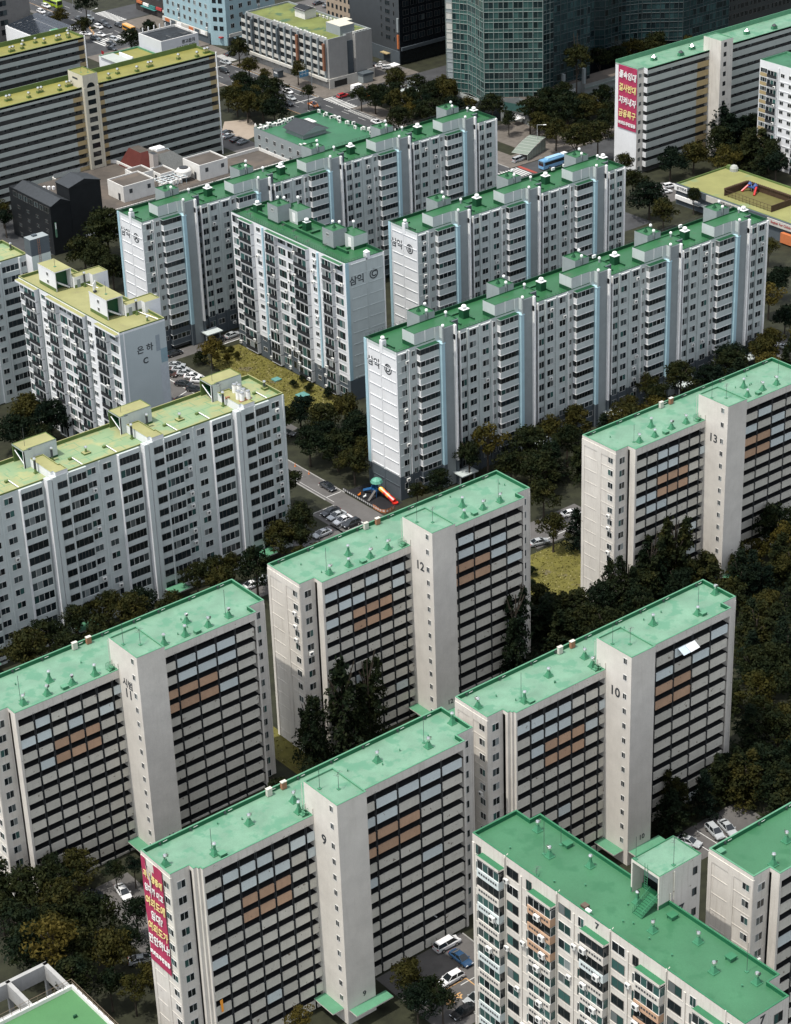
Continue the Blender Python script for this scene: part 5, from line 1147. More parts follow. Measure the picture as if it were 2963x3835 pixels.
b = MB(); FN = mat('brown_court_fence', (.06, .035, .02), amt=.3, scale=1.5); b.box(457.4, 466.8, 411.3, 429.7, 6.02, 6.08, mat('olive_court_floor', (.12, .11, .035), amt=.15))
for a in ((457.2, 467, 429.7, 429.9), (457.2, 467, 411.1, 411.3), (466.8, 467, 411.3, 429.7)): b.box(*a, 6.05, 8.0, FN)
for k in range(14): b.bar((457.2, 411.3+k*1.4, 6.05), (457.2, 411.3+k*1.4, 8), .06, FN)
for z in (7.0, 8.0): b.bar((457.2, 411.3, z), (457.2, 429.7, z), .06, FN)
for k in range(24): y = 411.6+k*.78; b.rings(466.9, y, [(.45, 7.9), (.4, 8.25), (.1, 8.4)], 6, FN)
for k in range(12): x = 457.6+k*.8; b.rings(x, 429.8, [(.45, 7.9), (.4, 8.25), (.1, 8.4)], 6, FN)
ct = part(b, 'play_court', mk); 
b = MB(); rd = flat('red_plastic', (.45, .02, .02), .35); b.bar((465.6, 427.9, 7.9), (463.2, 428.6, 6.2), .35, rd, 6); b.bar((465.6, 425.0, 7.9), (463.2, 423.6, 6.2), .35, rd, 6); b.box(464.8, 466.2, 425, 428, 7.4, 7.6, flat('blue_plastic', (.02, .06, .2), .35)); b.rings(465.6, 427.6, [(.7, 8.2), (.05, 9)], 8, MATS['blue_plastic']); b.rings(465.6, 425.4, [(.7, 8.2), (.05, 9)], 8, MATS['blue_plastic'])
for y in (425, 426, 427, 428): b.bar((465.6, y, 6.05), (465.6, y, 8.2), .07, TRIMW)
part(b, 'roof_slide', mk); b = MB(); b.rings(474.6, 442.6, [(1.3, 6), (1.3, 7), (.9, 7.7), (.2, 8)], 10, flat('tarpaulin', (.35, .36, .33), .7)); b.box(474.2, 475.4, 443.6, 445.4, 6, 7.2, YRIM); part(b, 'roof_fitting', mk)
# right edge apartments
ra = thing('apartment_block', 'pale block with tan strips and balcony windows at the right edge', 'apartment block', (504, 442, 0)); w = MB(); w.box(497.2, 509, 420, 454.8, 0, 32.4, WHITE); q = rect(497.2, 509, 420, 454.8); parapet(w, q, 32.4, 33, .2, WHITE, ROOFE); K = Kit(ra)
for i in range(11):
    z = 29.3-i*2.85
    w.box(497.12, 497.2, 451.5, 454.5, z-1.2, z-.1, TAN); K.add('window', win(2.7, 1.4, rr.choice(('gd', 'dg', 'cd')), FRAME, 3), (497.18, 453, z), '-X'); K.add('balcony', balc_mesh(3.9, 2.3, .8, rr.choice(('tdt', 'dtd', 'ddt'))), (497.18, 449, z-.8), '-X'); K.add('window', win(1.5, 1.2, 'dd', FRAME, 2), (497.18, 445.3, z), '-X'); K.add('window', win(1.5, 1.2, 'dd', FRAME, 2), (497.18, 442, z), '-X'); w.box(497.05, 497.2, 438, 446.5, z-1.4, z-1.25, WHITE)
    K.add('balcony', balc_mesh(3.9, 2.3, .8, rr.choice(('tdt', 'dtd', 'ddt'))), (497.18, 438, z-.8), '-X')
    if i % 2: K.add('ac_unit', ac_mesh(), (496.4, 447.6, z-.8), '-X')
w.box(496.9, 497.2, 446.6, 447, 0, 32, WHITE); part(w, 'wall', ra); K.finish(); b = MB(); b.face([(x, y, 32.42) for x, y in q], ROOFD); part(b, 'roof', ra)
# small white buildings at the upper left
wb = plain('white_building', 'windowless white building with a phone number painted below its dark roof', 'building', rect(409.5, 425.2, 656.5, 671.2), 14, mat('white_cladding', (.55, .57, .59), amt=.05), mat('charcoal_roof', (.02, .025, .03), amt=.4, scale=.5), TRIMR, .7)
text('광고문의', 1.55, INK, (420.9, 656.45, 12.0), '-Y', wb, bold=.03); text('010-5493-0277', 1.25, INK, (419.6, 656.45, 10.3), '-Y', wb, bold=.03)
b = MB()
for k in range(14): x, y = R.uniform(410.5, 424), R.uniform(657.5, 670); b.bar((x, y, 13.4), (x+R.uniform(-2, 2), y+R.uniform(-2, 2), 13.9), .06, PIPE)
for k in range(6): b.box(411+k*2.4, 411.3+k*2.4, 670.6, 670.9, 14, 15.6, TRIMW)
part(b, 'roof_fitting', wb)
wl = plain('white_building', 'low white hall with a green edged roof beside the red and white flag', 'building', rect(391.5, 407.8, 655.5, 669.5), 10, WHITE, ROOFO, ROOFE, .6)
b = MB(); b.box(391.0, 396.5, 656, 668, 10, 10.2, BANDW); b.box(396.5, 397.0, 655.3, 664, 7, 11.4, WHITE); part(b, 'awning_roof', wl)
so = thing('white_building', 'white building roofed with solar panels and a small green hut', 'building', (396, 718, 0)); w = MB(); w.box(389.5, 403, 706, 732, 0, 8.2, WHITE); w.box(389.5, 399, 702, 706, 0, 9, WHITE, top=ROOFD); w.box(393, 396, 702.6, 705.4, 9, 11.5, WHITE, top=ROOFE); part(w, 'wall', so)
b = MB(); PVM = glass('solar_cell', (.012, .016, .022), .15, .3)
for i in range(6):
    for k in range(9):
        y = 707+k*2.7; x = 389.8+i*2.2; z0, z1 = 8.6+i*.34, 8.6+(i+1)*.34
        b.face([(x, y, z0), (x+2.1, y, z1), (x+2.1, y+2.6, z1), (x, y+2.6, z0)], PVM)
        if i == 5: b.bar((x+2, y, 8), (x+2, y, z1), .07, TRIMW)
part(b, 'solar_panel', so)
gl = plain('office_tower', 'plain grey tower in the upper left corner', 'building', rect(381, 403.4, 737, 760), 55, mat('plain_grey_concrete', (.17, .165, .16), amt=.1, streak=.15), ROOFC, GREYD)
facade_rows(gl, '-X', 380.98, 738, 760, 5.5, 3, 50, 3.6, 3.6, 2.0, ('dgd', 'gdd'), FRAMEB, 14); facade_rows(gl, '-Y', 736.98, 381.5, 394, 4.2, 3, 50, 3.6, 3.2, 2.0, ('dgd', 'gdd'), FRAMEB, 15)
# lower left corner building: green terrace, rail and open white frame
ll = thing('terrace_building', 'building with a railed green terrace and open white concrete frame in the lower left corner', 'building', (116, 244, 0)); w = MB(); w.box(90, 123.5, 225, 246.8, 0, 11.4, GREYM); w.box(90, 123.6, 246.4, 246.8, 11.4, 12.1, TRIMR); w.box(123.2, 123.6, 225, 246.4, 11.4, 12.1, TRIMR); part(w, 'wall', ll)
b = MB(); b.face([(x, y, 11.42) for x, y in rect(90, 123.2, 225, 246.4)], mat('pale_green_terrace', (.07, .19, .075), amt=.08, rough=.5, scale=.2)); part(b, 'terrace', ll)
b = MB(); FRW = mat('frame_concrete', (.34, .34, .33), streak=.3, amt=.12)
for x in (122.9, 116.2, 109.5, 102.8): b.box(x-.35, x+.35, 246.8, 254.2, 9.2, 12, FRW)
b.box(95, 123.25, 253.6, 254.3, 9.2, 12.0, FRW); b.box(109.8, 115.8, 249.5, 250, 4, 9.5, FRW)
for x in (122.9, 116.2, 109.5, 102.8): b.box(x-.35, x+.35, 253.62, 254.25, 0, 9.2, FRW)
part(b, 'open_frame', ll)
b = MB(); rail(b, (96, 246.6), (123.4, 246.6), 12.1, 1.2, flat('rusty_rail', (.16, .12, .08), .6), 1.5, .045); rail(b, (123.4, 225), (123.4, 246.6), 12.1, 1.2, MATS['rusty_rail'], 1.5, .045); part(b, 'terrace_railing', ll)
b = MB(); 
for x, y in ((116.9, 238.5), (120.2, 240.5)): b.box(x-.3, x+.3, y-.15, y+.15, 11.42, 11.9, ROOFX)
part(b, 'terrace_fitting', ll)
# ---------------------------------------------------------------- ground, roads, lawns
ASPH = mat('asphalt', (.052, .054, .057), amt=.25, scale=.25, fine=.12, patch=((.035, .036, .038), .12, .6, .58))
ASPL = mat('worn_asphalt', (.105, .10, .096), amt=.18, scale=.3, fine=.1, patch=((.075, .072, .07), .15, .7, .56))
PAVE = mat('brick_pavement', (.13, .115, .10), amt=.25, scale=.5, fine=.2)
SOIL = mat('dark_soil', (.022, .024, .012), amt=.5, scale=.35, fine=.2)
GRASS = mat('dry_grass', (.115, .105, .022), amt=.35, scale=.35, fine=.25, patch=((.10, .085, .055), .17, .8, .60))
LINE = mat('road_line_paint', (.55, .55, .53), amt=.15, scale=1.5); LINEO = mat('orange_line_paint', (.50, .30, .13), amt=.2, scale=1.5); REDP = mat('red_road_paint', (.28, .055, .04), amt=.2, scale=.8)
SAND = mat('play_sand', (.30, .25, .20), amt=.1)
def sheet(name, polys, z, m, kind='structure', h=0):
    b = MB()
    for p in polys:
        if len(p) == 4 and not isinstance(p[0], tuple): p = rect(*p)
        if h: b.prism(p, z, z+h, m)
        else: b.face([(x, y, z) for x, y in p], m)
    o = bpy.data.objects.new(name, b.mesh(name)); C.objects.link(o); tag(o, kind=kind); return o
def ground():
    b = MB(); s = 2500; b.face([(-400, -400, 0), (s, -400, 0), (s, s, 0), (-400, s, 0)], SOIL)
    o = bpy.data.objects.new('ground', b.mesh('ground')); C.objects.link(o); tag(o, kind='structure')
ground()
sheet('avenue', [(422, 438, 440, 950)], .02, ASPH)
sheet('street', [(438, 560, 585, 600), (438, 560, 488, 503), (438, 560, 658, 667.5), (438, 560, 731, 748), (300, 422, 700, 718), (280, 300, 540, 700), (409, 422, 440, 452)], .02, ASPH)
sheet('estate_road', [(262, 267.4, 345, 402), (265.2, 279.5, 400, 456.5), (279.5, 305, 454, 459), (255.5, 262, 345, 362.5), (244, 256, 350, 356), (283, 303, 317, 327), (395, 405, 340, 420), (215, 235, 340.5, 348)], .016, ASPL)
sheet('car_park', [(168.5, 186.5, 210, 228.5), (231, 248, 216, 224), (145, 153, 263, 279), (143, 147, 255, 263), (384, 394, 572, 594), (466, 480, 604, 620), (454, 464, 448, 462), (500, 516, 684, 704), (412, 426, 690, 735), (420, 432, 740, 770)], .016, ASPL)
sheet('pavement', [(438, 445.6, 600, 656), (445.6, 480, 600, 606.5), (438.2, 446, 667.8, 680), (438, 452, 681, 730), (438.2, 446, 503.2, 585), (446, 500, 503.2, 512), (440, 456, 470, 487.8), (404, 421.8, 636, 700), (452, 470, 512, 537)], .02, PAVE, h=.12)
sheet('sand_court', [[(392, 595.5), (399, 604), (407, 600), (402, 586), (394, 583.5)]], .02, SAND)
sheet('lawn', [[(297.6, 451), (297.6, 403), (288.5, 403), (284, 412), (283, 425), (285, 446), (290, 452)], (269, 290, 297.6, 316), (193, 199, 283, 300)], .03, GRASS)
ln = []
for y in range(455, 900, 9): ln += [(426.2, 426.35, y, y+4), (430.0, 430.15, y+2, y+6), (434.0, 434.15, y, y+4)]
for k in range(11):                                # crossings
    ln += [(437.3, 441.3, 585.6+k*1.35, 586.3+k*1.35), (438.9, 442.2, 658.4+k*.9, 658.9+k*.9), (437.2, 441.8, 731.6+k*1.5, 732.4+k*1.5)]
for k in range(12): ln += [(416.4+k*1.35, 417.15+k*1.35, 707.2, 715.8)]
for k in range(9): ln += [(431.0+k*1.05, 431.55+k*1.05, 495.2, 502.6)]
for k in range(16): ln += [(436.0, 437.2, 568+k*1.05, 568.35+k*1.05)]
ln += [(435.7, 435.85, 566, 586), (437.2, 437.35, 566, 585), (428, 438, 603.0, 603.4), (428.2, 437.5, 655.8, 656.2), (419.5, 428, 719.5, 719.9), (438, 470, 592.4, 592.55), (436.9, 437.05, 603, 655)]
for cy in (0,):
    for x0, y0 in ((426.6, 631.8), (429.4, 631.5), (432.5, 631.6)):
        ln += [[(x0-.1, y0-2.2), (x0+.9, y0), (x0+.6, y0), (x0-.1, y0-1.6)], [(x0+.9, y0), (x0-.1, y0+2.2), (x0-.1, y0+1.6), (x0+.6, y0)], [(x0-.1, y0+2.2), (x0-1.1, y0), (x0-.8, y0), (x0-.1, y0+1.6)], [(x0-1.1, y0), (x0-.1, y0-2.2), (x0-.1, y0-1.6), (x0-.8, y0)]]
ln += [(271.6, 271.9, 428, 446), (279.2, 279.4, 433, 452), (286.5, 301.5, 453.6, 453.9), (262.9, 263.0, 364, 386), (262.9, 265.2, 379, 379.3), (265.2, 267.2, 373, 373.2), (262.9, 267.2, 366.9, 367.1), (261.6, 262.0, 345, 362)]
for k in range(5): ln += [(256.5, 261.6, 351.2+k*2.45, 351.35+k*2.45)]
for k in range(5): ln += [(231+k*2.6, 231.15+k*2.6, 216.5, 222.5)]
ln += [(178.0, 182.5, 218.15, 218.3), (175.3, 180, 211.4, 211.65), (284.5, 298, 318.9, 319.1)]
for p in ([(271.0, 436), (268.0, 434.9), (268.0, 435.2), (271, 436.3)],): ln.append(p)
sheet('road_marking', ln, .032, LINE)
lo = [(422.1, 422.25, 590, 700), (437.6, 437.75, 603, 657), (171, 179.8, 218.9, 219.1), (179.65, 179.85, 213.6, 218.9), (426.6, 426.75, 760, 900), (422.6, 424.2, 722, 722.2)]
for k in range(8): lo.append([(420.8+k*.55, 722+k*1.4), (421.2+k*.55, 722+k*1.4), (422.9+k*.55, 724+k*1.4), (422.5+k*.55, 724+k*1.4)])
sheet('lane_marking', lo, .034, LINEO); sheet('bus_lane_patch', [(440.6, 441.9, 494.6, 503)], .035, REDP)
me = text_mesh('소 방', 1.75, LINEO, .06, .002); o = bpy.data.objects.new('fire_lane_lettering', me); C.objects.link(o); o.location = (175.0, 216.5, .03); o.rotation_euler.z = math.pi; tag(o, kind='structure')
def kerbs():
    K_ = mat('kerb_stone', (.30, .295, .28), amt=.15, scale=1)
    sheet('kerb', [(267.4, 267.65, 366, 400), (421.75, 422, 604, 700), (438, 438.25, 603, 656), (438, 438.3, 504, 584), (261.9, 262.15, 366, 400), (283, 283.2, 327, 331), (186.5, 186.7, 215, 228), (256, 262, 362.5, 362.8)], .016, K_, h=.14)
kerbs()
def grass_tufts():
    b = MB(); r = random.Random(4); g1 = mat('grass_blade', (.15, .14, .03), amt=.3, scale=.8); g2 = mat('grass_blade_dry', (.24, .21, .09), amt=.2, scale=1)
    for n, (x0, x1, y0, y1) in ((3600, (284, 297.3, 403.5, 450)), (1300, (269, 290, 297.6, 316)), (150, (193, 199, 284, 300))):
        for _ in range(n):
            x, y = r.uniform(x0, x1), r.uniform(y0, y1)
            if x0 == 284 and x < 284+6*max(0, (410-y)/7): continue
            a = r.uniform(0, 6.3); s, h = r.uniform(.12, .3), r.uniform(.12, .38); dx, dy = math.cos(a)*s, math.sin(a)*s; lx, ly = r.uniform(-.3, .3), r.uniform(-.3, .3)
            b.face([(x-dx, y-dy, .02), (x+dx, y+dy, .02), (x+lx, y+ly, h)], g1 if r.random() < .72 else g2)
    o = bpy.data.objects.new('grass', b.mesh('grass')); C.objects.link(o); tag(o, 'tufted dry grass on the lawns between the blocks', 'grass', kind='stuff')
grass_tufts()
# ---------------------------------------------------------------- trees
def leafmat(name, a, b_, c_):
    m = bpy.data.materials.new(name); m.use_nodes = True; nt = m.node_tree; N = nt.nodes; L = nt.links; p = N['Principled BSDF']
    p.inputs['Roughness'].default_value = .65; p.inputs['Specular IOR Level'].default_value = .06
    g = N.new('ShaderNodeNewGeometry'); n = N.new('ShaderNodeTexNoise'); n.inputs['Scale'].default_value = .45; n.inputs['Detail'].default_value = 4; L.new(g.outputs['Position'], n.inputs['Vector'])
    oi = N.new('ShaderNodeObjectInfo'); ad = N.new('ShaderNodeMath'); ad.operation = 'MULTIPLY_ADD'; ad.inputs[1].default_value = .5; L.new(oi.outputs['Random'], ad.inputs[0]); 
    sb = N.new('ShaderNodeMath'); sb.operation = 'SUBTRACT'; sb.inputs[1].default_value = .25; L.new(n.outputs['Fac'], sb.inputs[0]); L.new(sb.outputs[0], ad.inputs[2])
    cr = N.new('ShaderNodeValToRGB'); e = cr.color_ramp.elements; e[0].position = .2; e[0].color = (*a, 1); e[1].position = .85; e[1].color = (*c_, 1); k = e.new(.5); k.color = (*b_, 1)
    L.new(ad.outputs[0], cr.inputs[0]); L.new(cr.outputs[0], p.inputs['Base Color'])
    t = N.new('ShaderNodeBsdfTranslucent'); L.new(cr.outputs[0], t.inputs[0]); x = N.new('ShaderNodeMixShader'); x.inputs[0].default_value = .25
    L.new(p.outputs[0], x.inputs[1]); L.new(t.outputs[0], x.inputs[2]); L.new(x.outputs[0], N['Material Output'].inputs[0]); return m
LEAF = leafmat('broad_leaf', (.007, .014, .007), (.020, .024, .008), (.050, .044, .011)); LEAFD = leafmat('dark_leaf', (.005, .011, .007), (.010, .017, .008), (.024, .028, .009)); LEAFY = leafmat('yellow_green_leaf', (.025, .028, .008), (.05, .044, .01), (.09, .07, .016)); BARK = mat('bark', (.05, .04, .03), amt=.3, scale=2)
def leaf_card(b, c, s, r, m, n=None):
    d = Vector((r.gauss(0, 1), r.gauss(0, 1), r.gauss(0, .7)))
    if n: d = d*.7+n*1.2
    d.normalize(); a = d.orthogonal().normalized(); a = a*math.cos(r.uniform(0, 6))+d.cross(a)*math.sin(r.uniform(0, 6)); a.normalize(); q = d.cross(a)
    l, w = s*r.uniform(.8, 1.4), s*r.uniform(.45, .8)
    b.face([c-a*l*.5, c+q*w*.5-a*l*.05, c+a*l*.5, c-q*w*.5-a*l*.05], m)
def crown_broad(seed, leaf, blobs=34, cards=72, flat_=.78, spread=.72):
    """unit crown (radius 1) of many leafy sprays round uneven limbs"""
    r = random.Random(seed); b = MB(); lobes = []
    for k in range(6): a = r.uniform(0, 6.28); lobes.append((a, r.uniform(.75, 1.12)))
    for k in range(blobs):
        a = r.uniform(0, 6.28); t = r.random()**.6; el = r.uniform(-.35, 1.0)
        ext = 1+.22*math.sin(a*2+lobes[0][0])+.16*math.sin(a*3+lobes[1][0])
        c = Vector((math.cos(a)*spread*t*ext*math.sqrt(max(.05, 1-max(0, el)**2)), math.sin(a)*spread*t*ext*math.sqrt(max(.05, 1-max(0, el)**2)), el*flat_*r.uniform(.75, 1.1)))
        br = r.uniform(.2, .36)
        for i in range(cards):
            d = Vector((r.gauss(0, 1), r.gauss(0, 1), r.gauss(.15, .8))).normalized()
            leaf_card(b, c+Vector((d.x*br, d.y*br, d.z*br*.7))*r.uniform(.55, 1.08), .115, r, leaf, d)
    return b.mesh('crown')
def crown_layered(seed, leaf, tops=3):
    """unit crown (radius 1, height 2.6) with several pointed leaders and drooping sprays"""
    r = random.Random(seed); b = MB()
    for k in range(tops):
        a = 6.28*k/tops+r.uniform(-.5, .5); ox, oy = (math.cos(a)*.42, math.sin(a)*.42) if tops > 1 else (0, 0); ht = r.uniform(1.9, 2.7) if k else 2.8
        n = 52 if tops > 1 else 90
        for i in range(n):
            t = (i+r.random())/n; z = ht*t; rad_ = (1-t)**.75*(.68 if tops > 1 else .92)*r.uniform(.75, 1.15)+.04; aa = r.uniform(0, 6.28)
            tip = Vector((ox+math.cos(aa)*rad_, oy+math.sin(aa)*rad_, z-.9-rad_*.10)); root = Vector((ox*(.4+.6*t), oy*(.4+.6*t), z-.9+.06))
            for j in range(30):
                q = r.random()**.7; p = root.lerp(tip, q)+Vector((r.gauss(0, .07), r.gauss(0, .07), r.gauss(0, .05)))
                leaf_card(b, p, .125, r, leaf, Vector((math.cos(aa)*.4, math.sin(aa)*.4, .8)))
    return b.mesh('crown')
def trunk_mesh(seed):
    r = random.Random(seed); b = MB(); b.rings(0, 0, [(.09, -1), (.065, -.6), (.05, -.2), (.035, .3)], 7, BARK)
    for k in range(6):
        a = r.uniform(0, 6.28); z = r.uniform(-.5, 0); b.bar((0, 0, z), (math.cos(a)*.55, math.sin(a)*.55, z+r.uniform(.3, .6)), .022, BARK)
    return b.mesh('trunk')
CROWNS = {'broad': [crown_broad(s, LEAF) for s in (1, 2, 3)]+[crown_broad(4, LEAFD, 40, 70, .9), crown_broad(5, LEAFD, 34, 70, .7)], 'layer': [crown_layered(6, LEAFD, 3), crown_layered(7, LEAF, 4), crown_layered(8, LEAFD, 1)], 'yellow': [crown_broad(9, LEAFY, 30, 66), crown_broad(10, LEAFY, 22, 60)], 'bush': [crown_broad(12, LEAFY, 26, 70, .8, .6)]}
TRUNKS = [trunk_mesh(1), trunk_mesh(2)]
MARKS = [('in the park beside the glass tower', 445, 560), ('round the dark pavilion', 520, 550), ('by the foot of the large crimson banner block', 470, 515), ('between the banner block and the market', 485, 452), ('in front of the market', 452, 447), ('on the plaza by the bus', 458, 530), ('in the garden left of the avenue', 410, 605), ('along the kerb of the mossy roofed office', 437, 640), ('round the upper left crossing', 428, 720), ('beside the arcade building', 372, 562), ('behind the arcade building', 320, 575), ('by the black building', 298, 520), ('beside the yellow roofed block at the left edge', 224, 428), ('at the top of the lawn', 279, 437), ('between the parking lane and block D', 276, 386), ('across the lane from the playground', 252, 358), ('beside the playground', 277, 346), ('along the foot of block D', 320, 344), ('at the far end of block D', 390, 350), ('behind the right end of block D', 425, 385), ('below block 13', 300, 278), ('on the lawn left of block 13', 286, 312), ('between blocks 12 and 10', 258, 286), ('right of block 10', 268, 255), ('at the foot of block 10', 252, 220), ('behind block 7', 222, 222), ('in front of block 12', 206, 290), ('behind block 11', 186, 346), ('along the yellow roofed block by block 11', 220, 346), ('in the lower left wood', 132, 268), ('by the lower left car park', 148, 272), ('by the lower left terrace', 134, 248), ('by the car park under block 7', 172, 220), ('between blocks 9 and 12', 190, 262), ('at the top edge behind the office', 486, 611), ('in the shade along the right edge', 335, 300)]
ORD = ['first', 'second', 'third', 'fourth', 'fifth', 'sixth', 'seventh', 'eighth', 'ninth', 'tenth', 'eleventh', 'twelfth', 'thirteenth', 'fourteenth', 'fifteenth', 'sixteenth', 'seventeenth', 'eighteenth', 'nineteenth', 'twentieth'] + ['twenty-'+w for w in ('first', 'second', 'third', 'fourth', 'fifth', 'sixth', 'seventh', 'eighth', 'ninth')] + ['thirtieth'] + ['thirty-'+w for w in ('first', 'second', 'third', 'fourth', 'fifth', 'sixth', 'seventh', 'eighth', 'ninth')]
RIGHT = Vector((math.sin(rad(52.4)), -math.cos(rad(52.4)), 0)); FWD = Vector((math.cos(rad(52.4)), math.sin(rad(52.4)), 0))
def side(x, y): p = Vector((x, y, 0)); return p.dot(RIGHT)/p.dot(FWD)
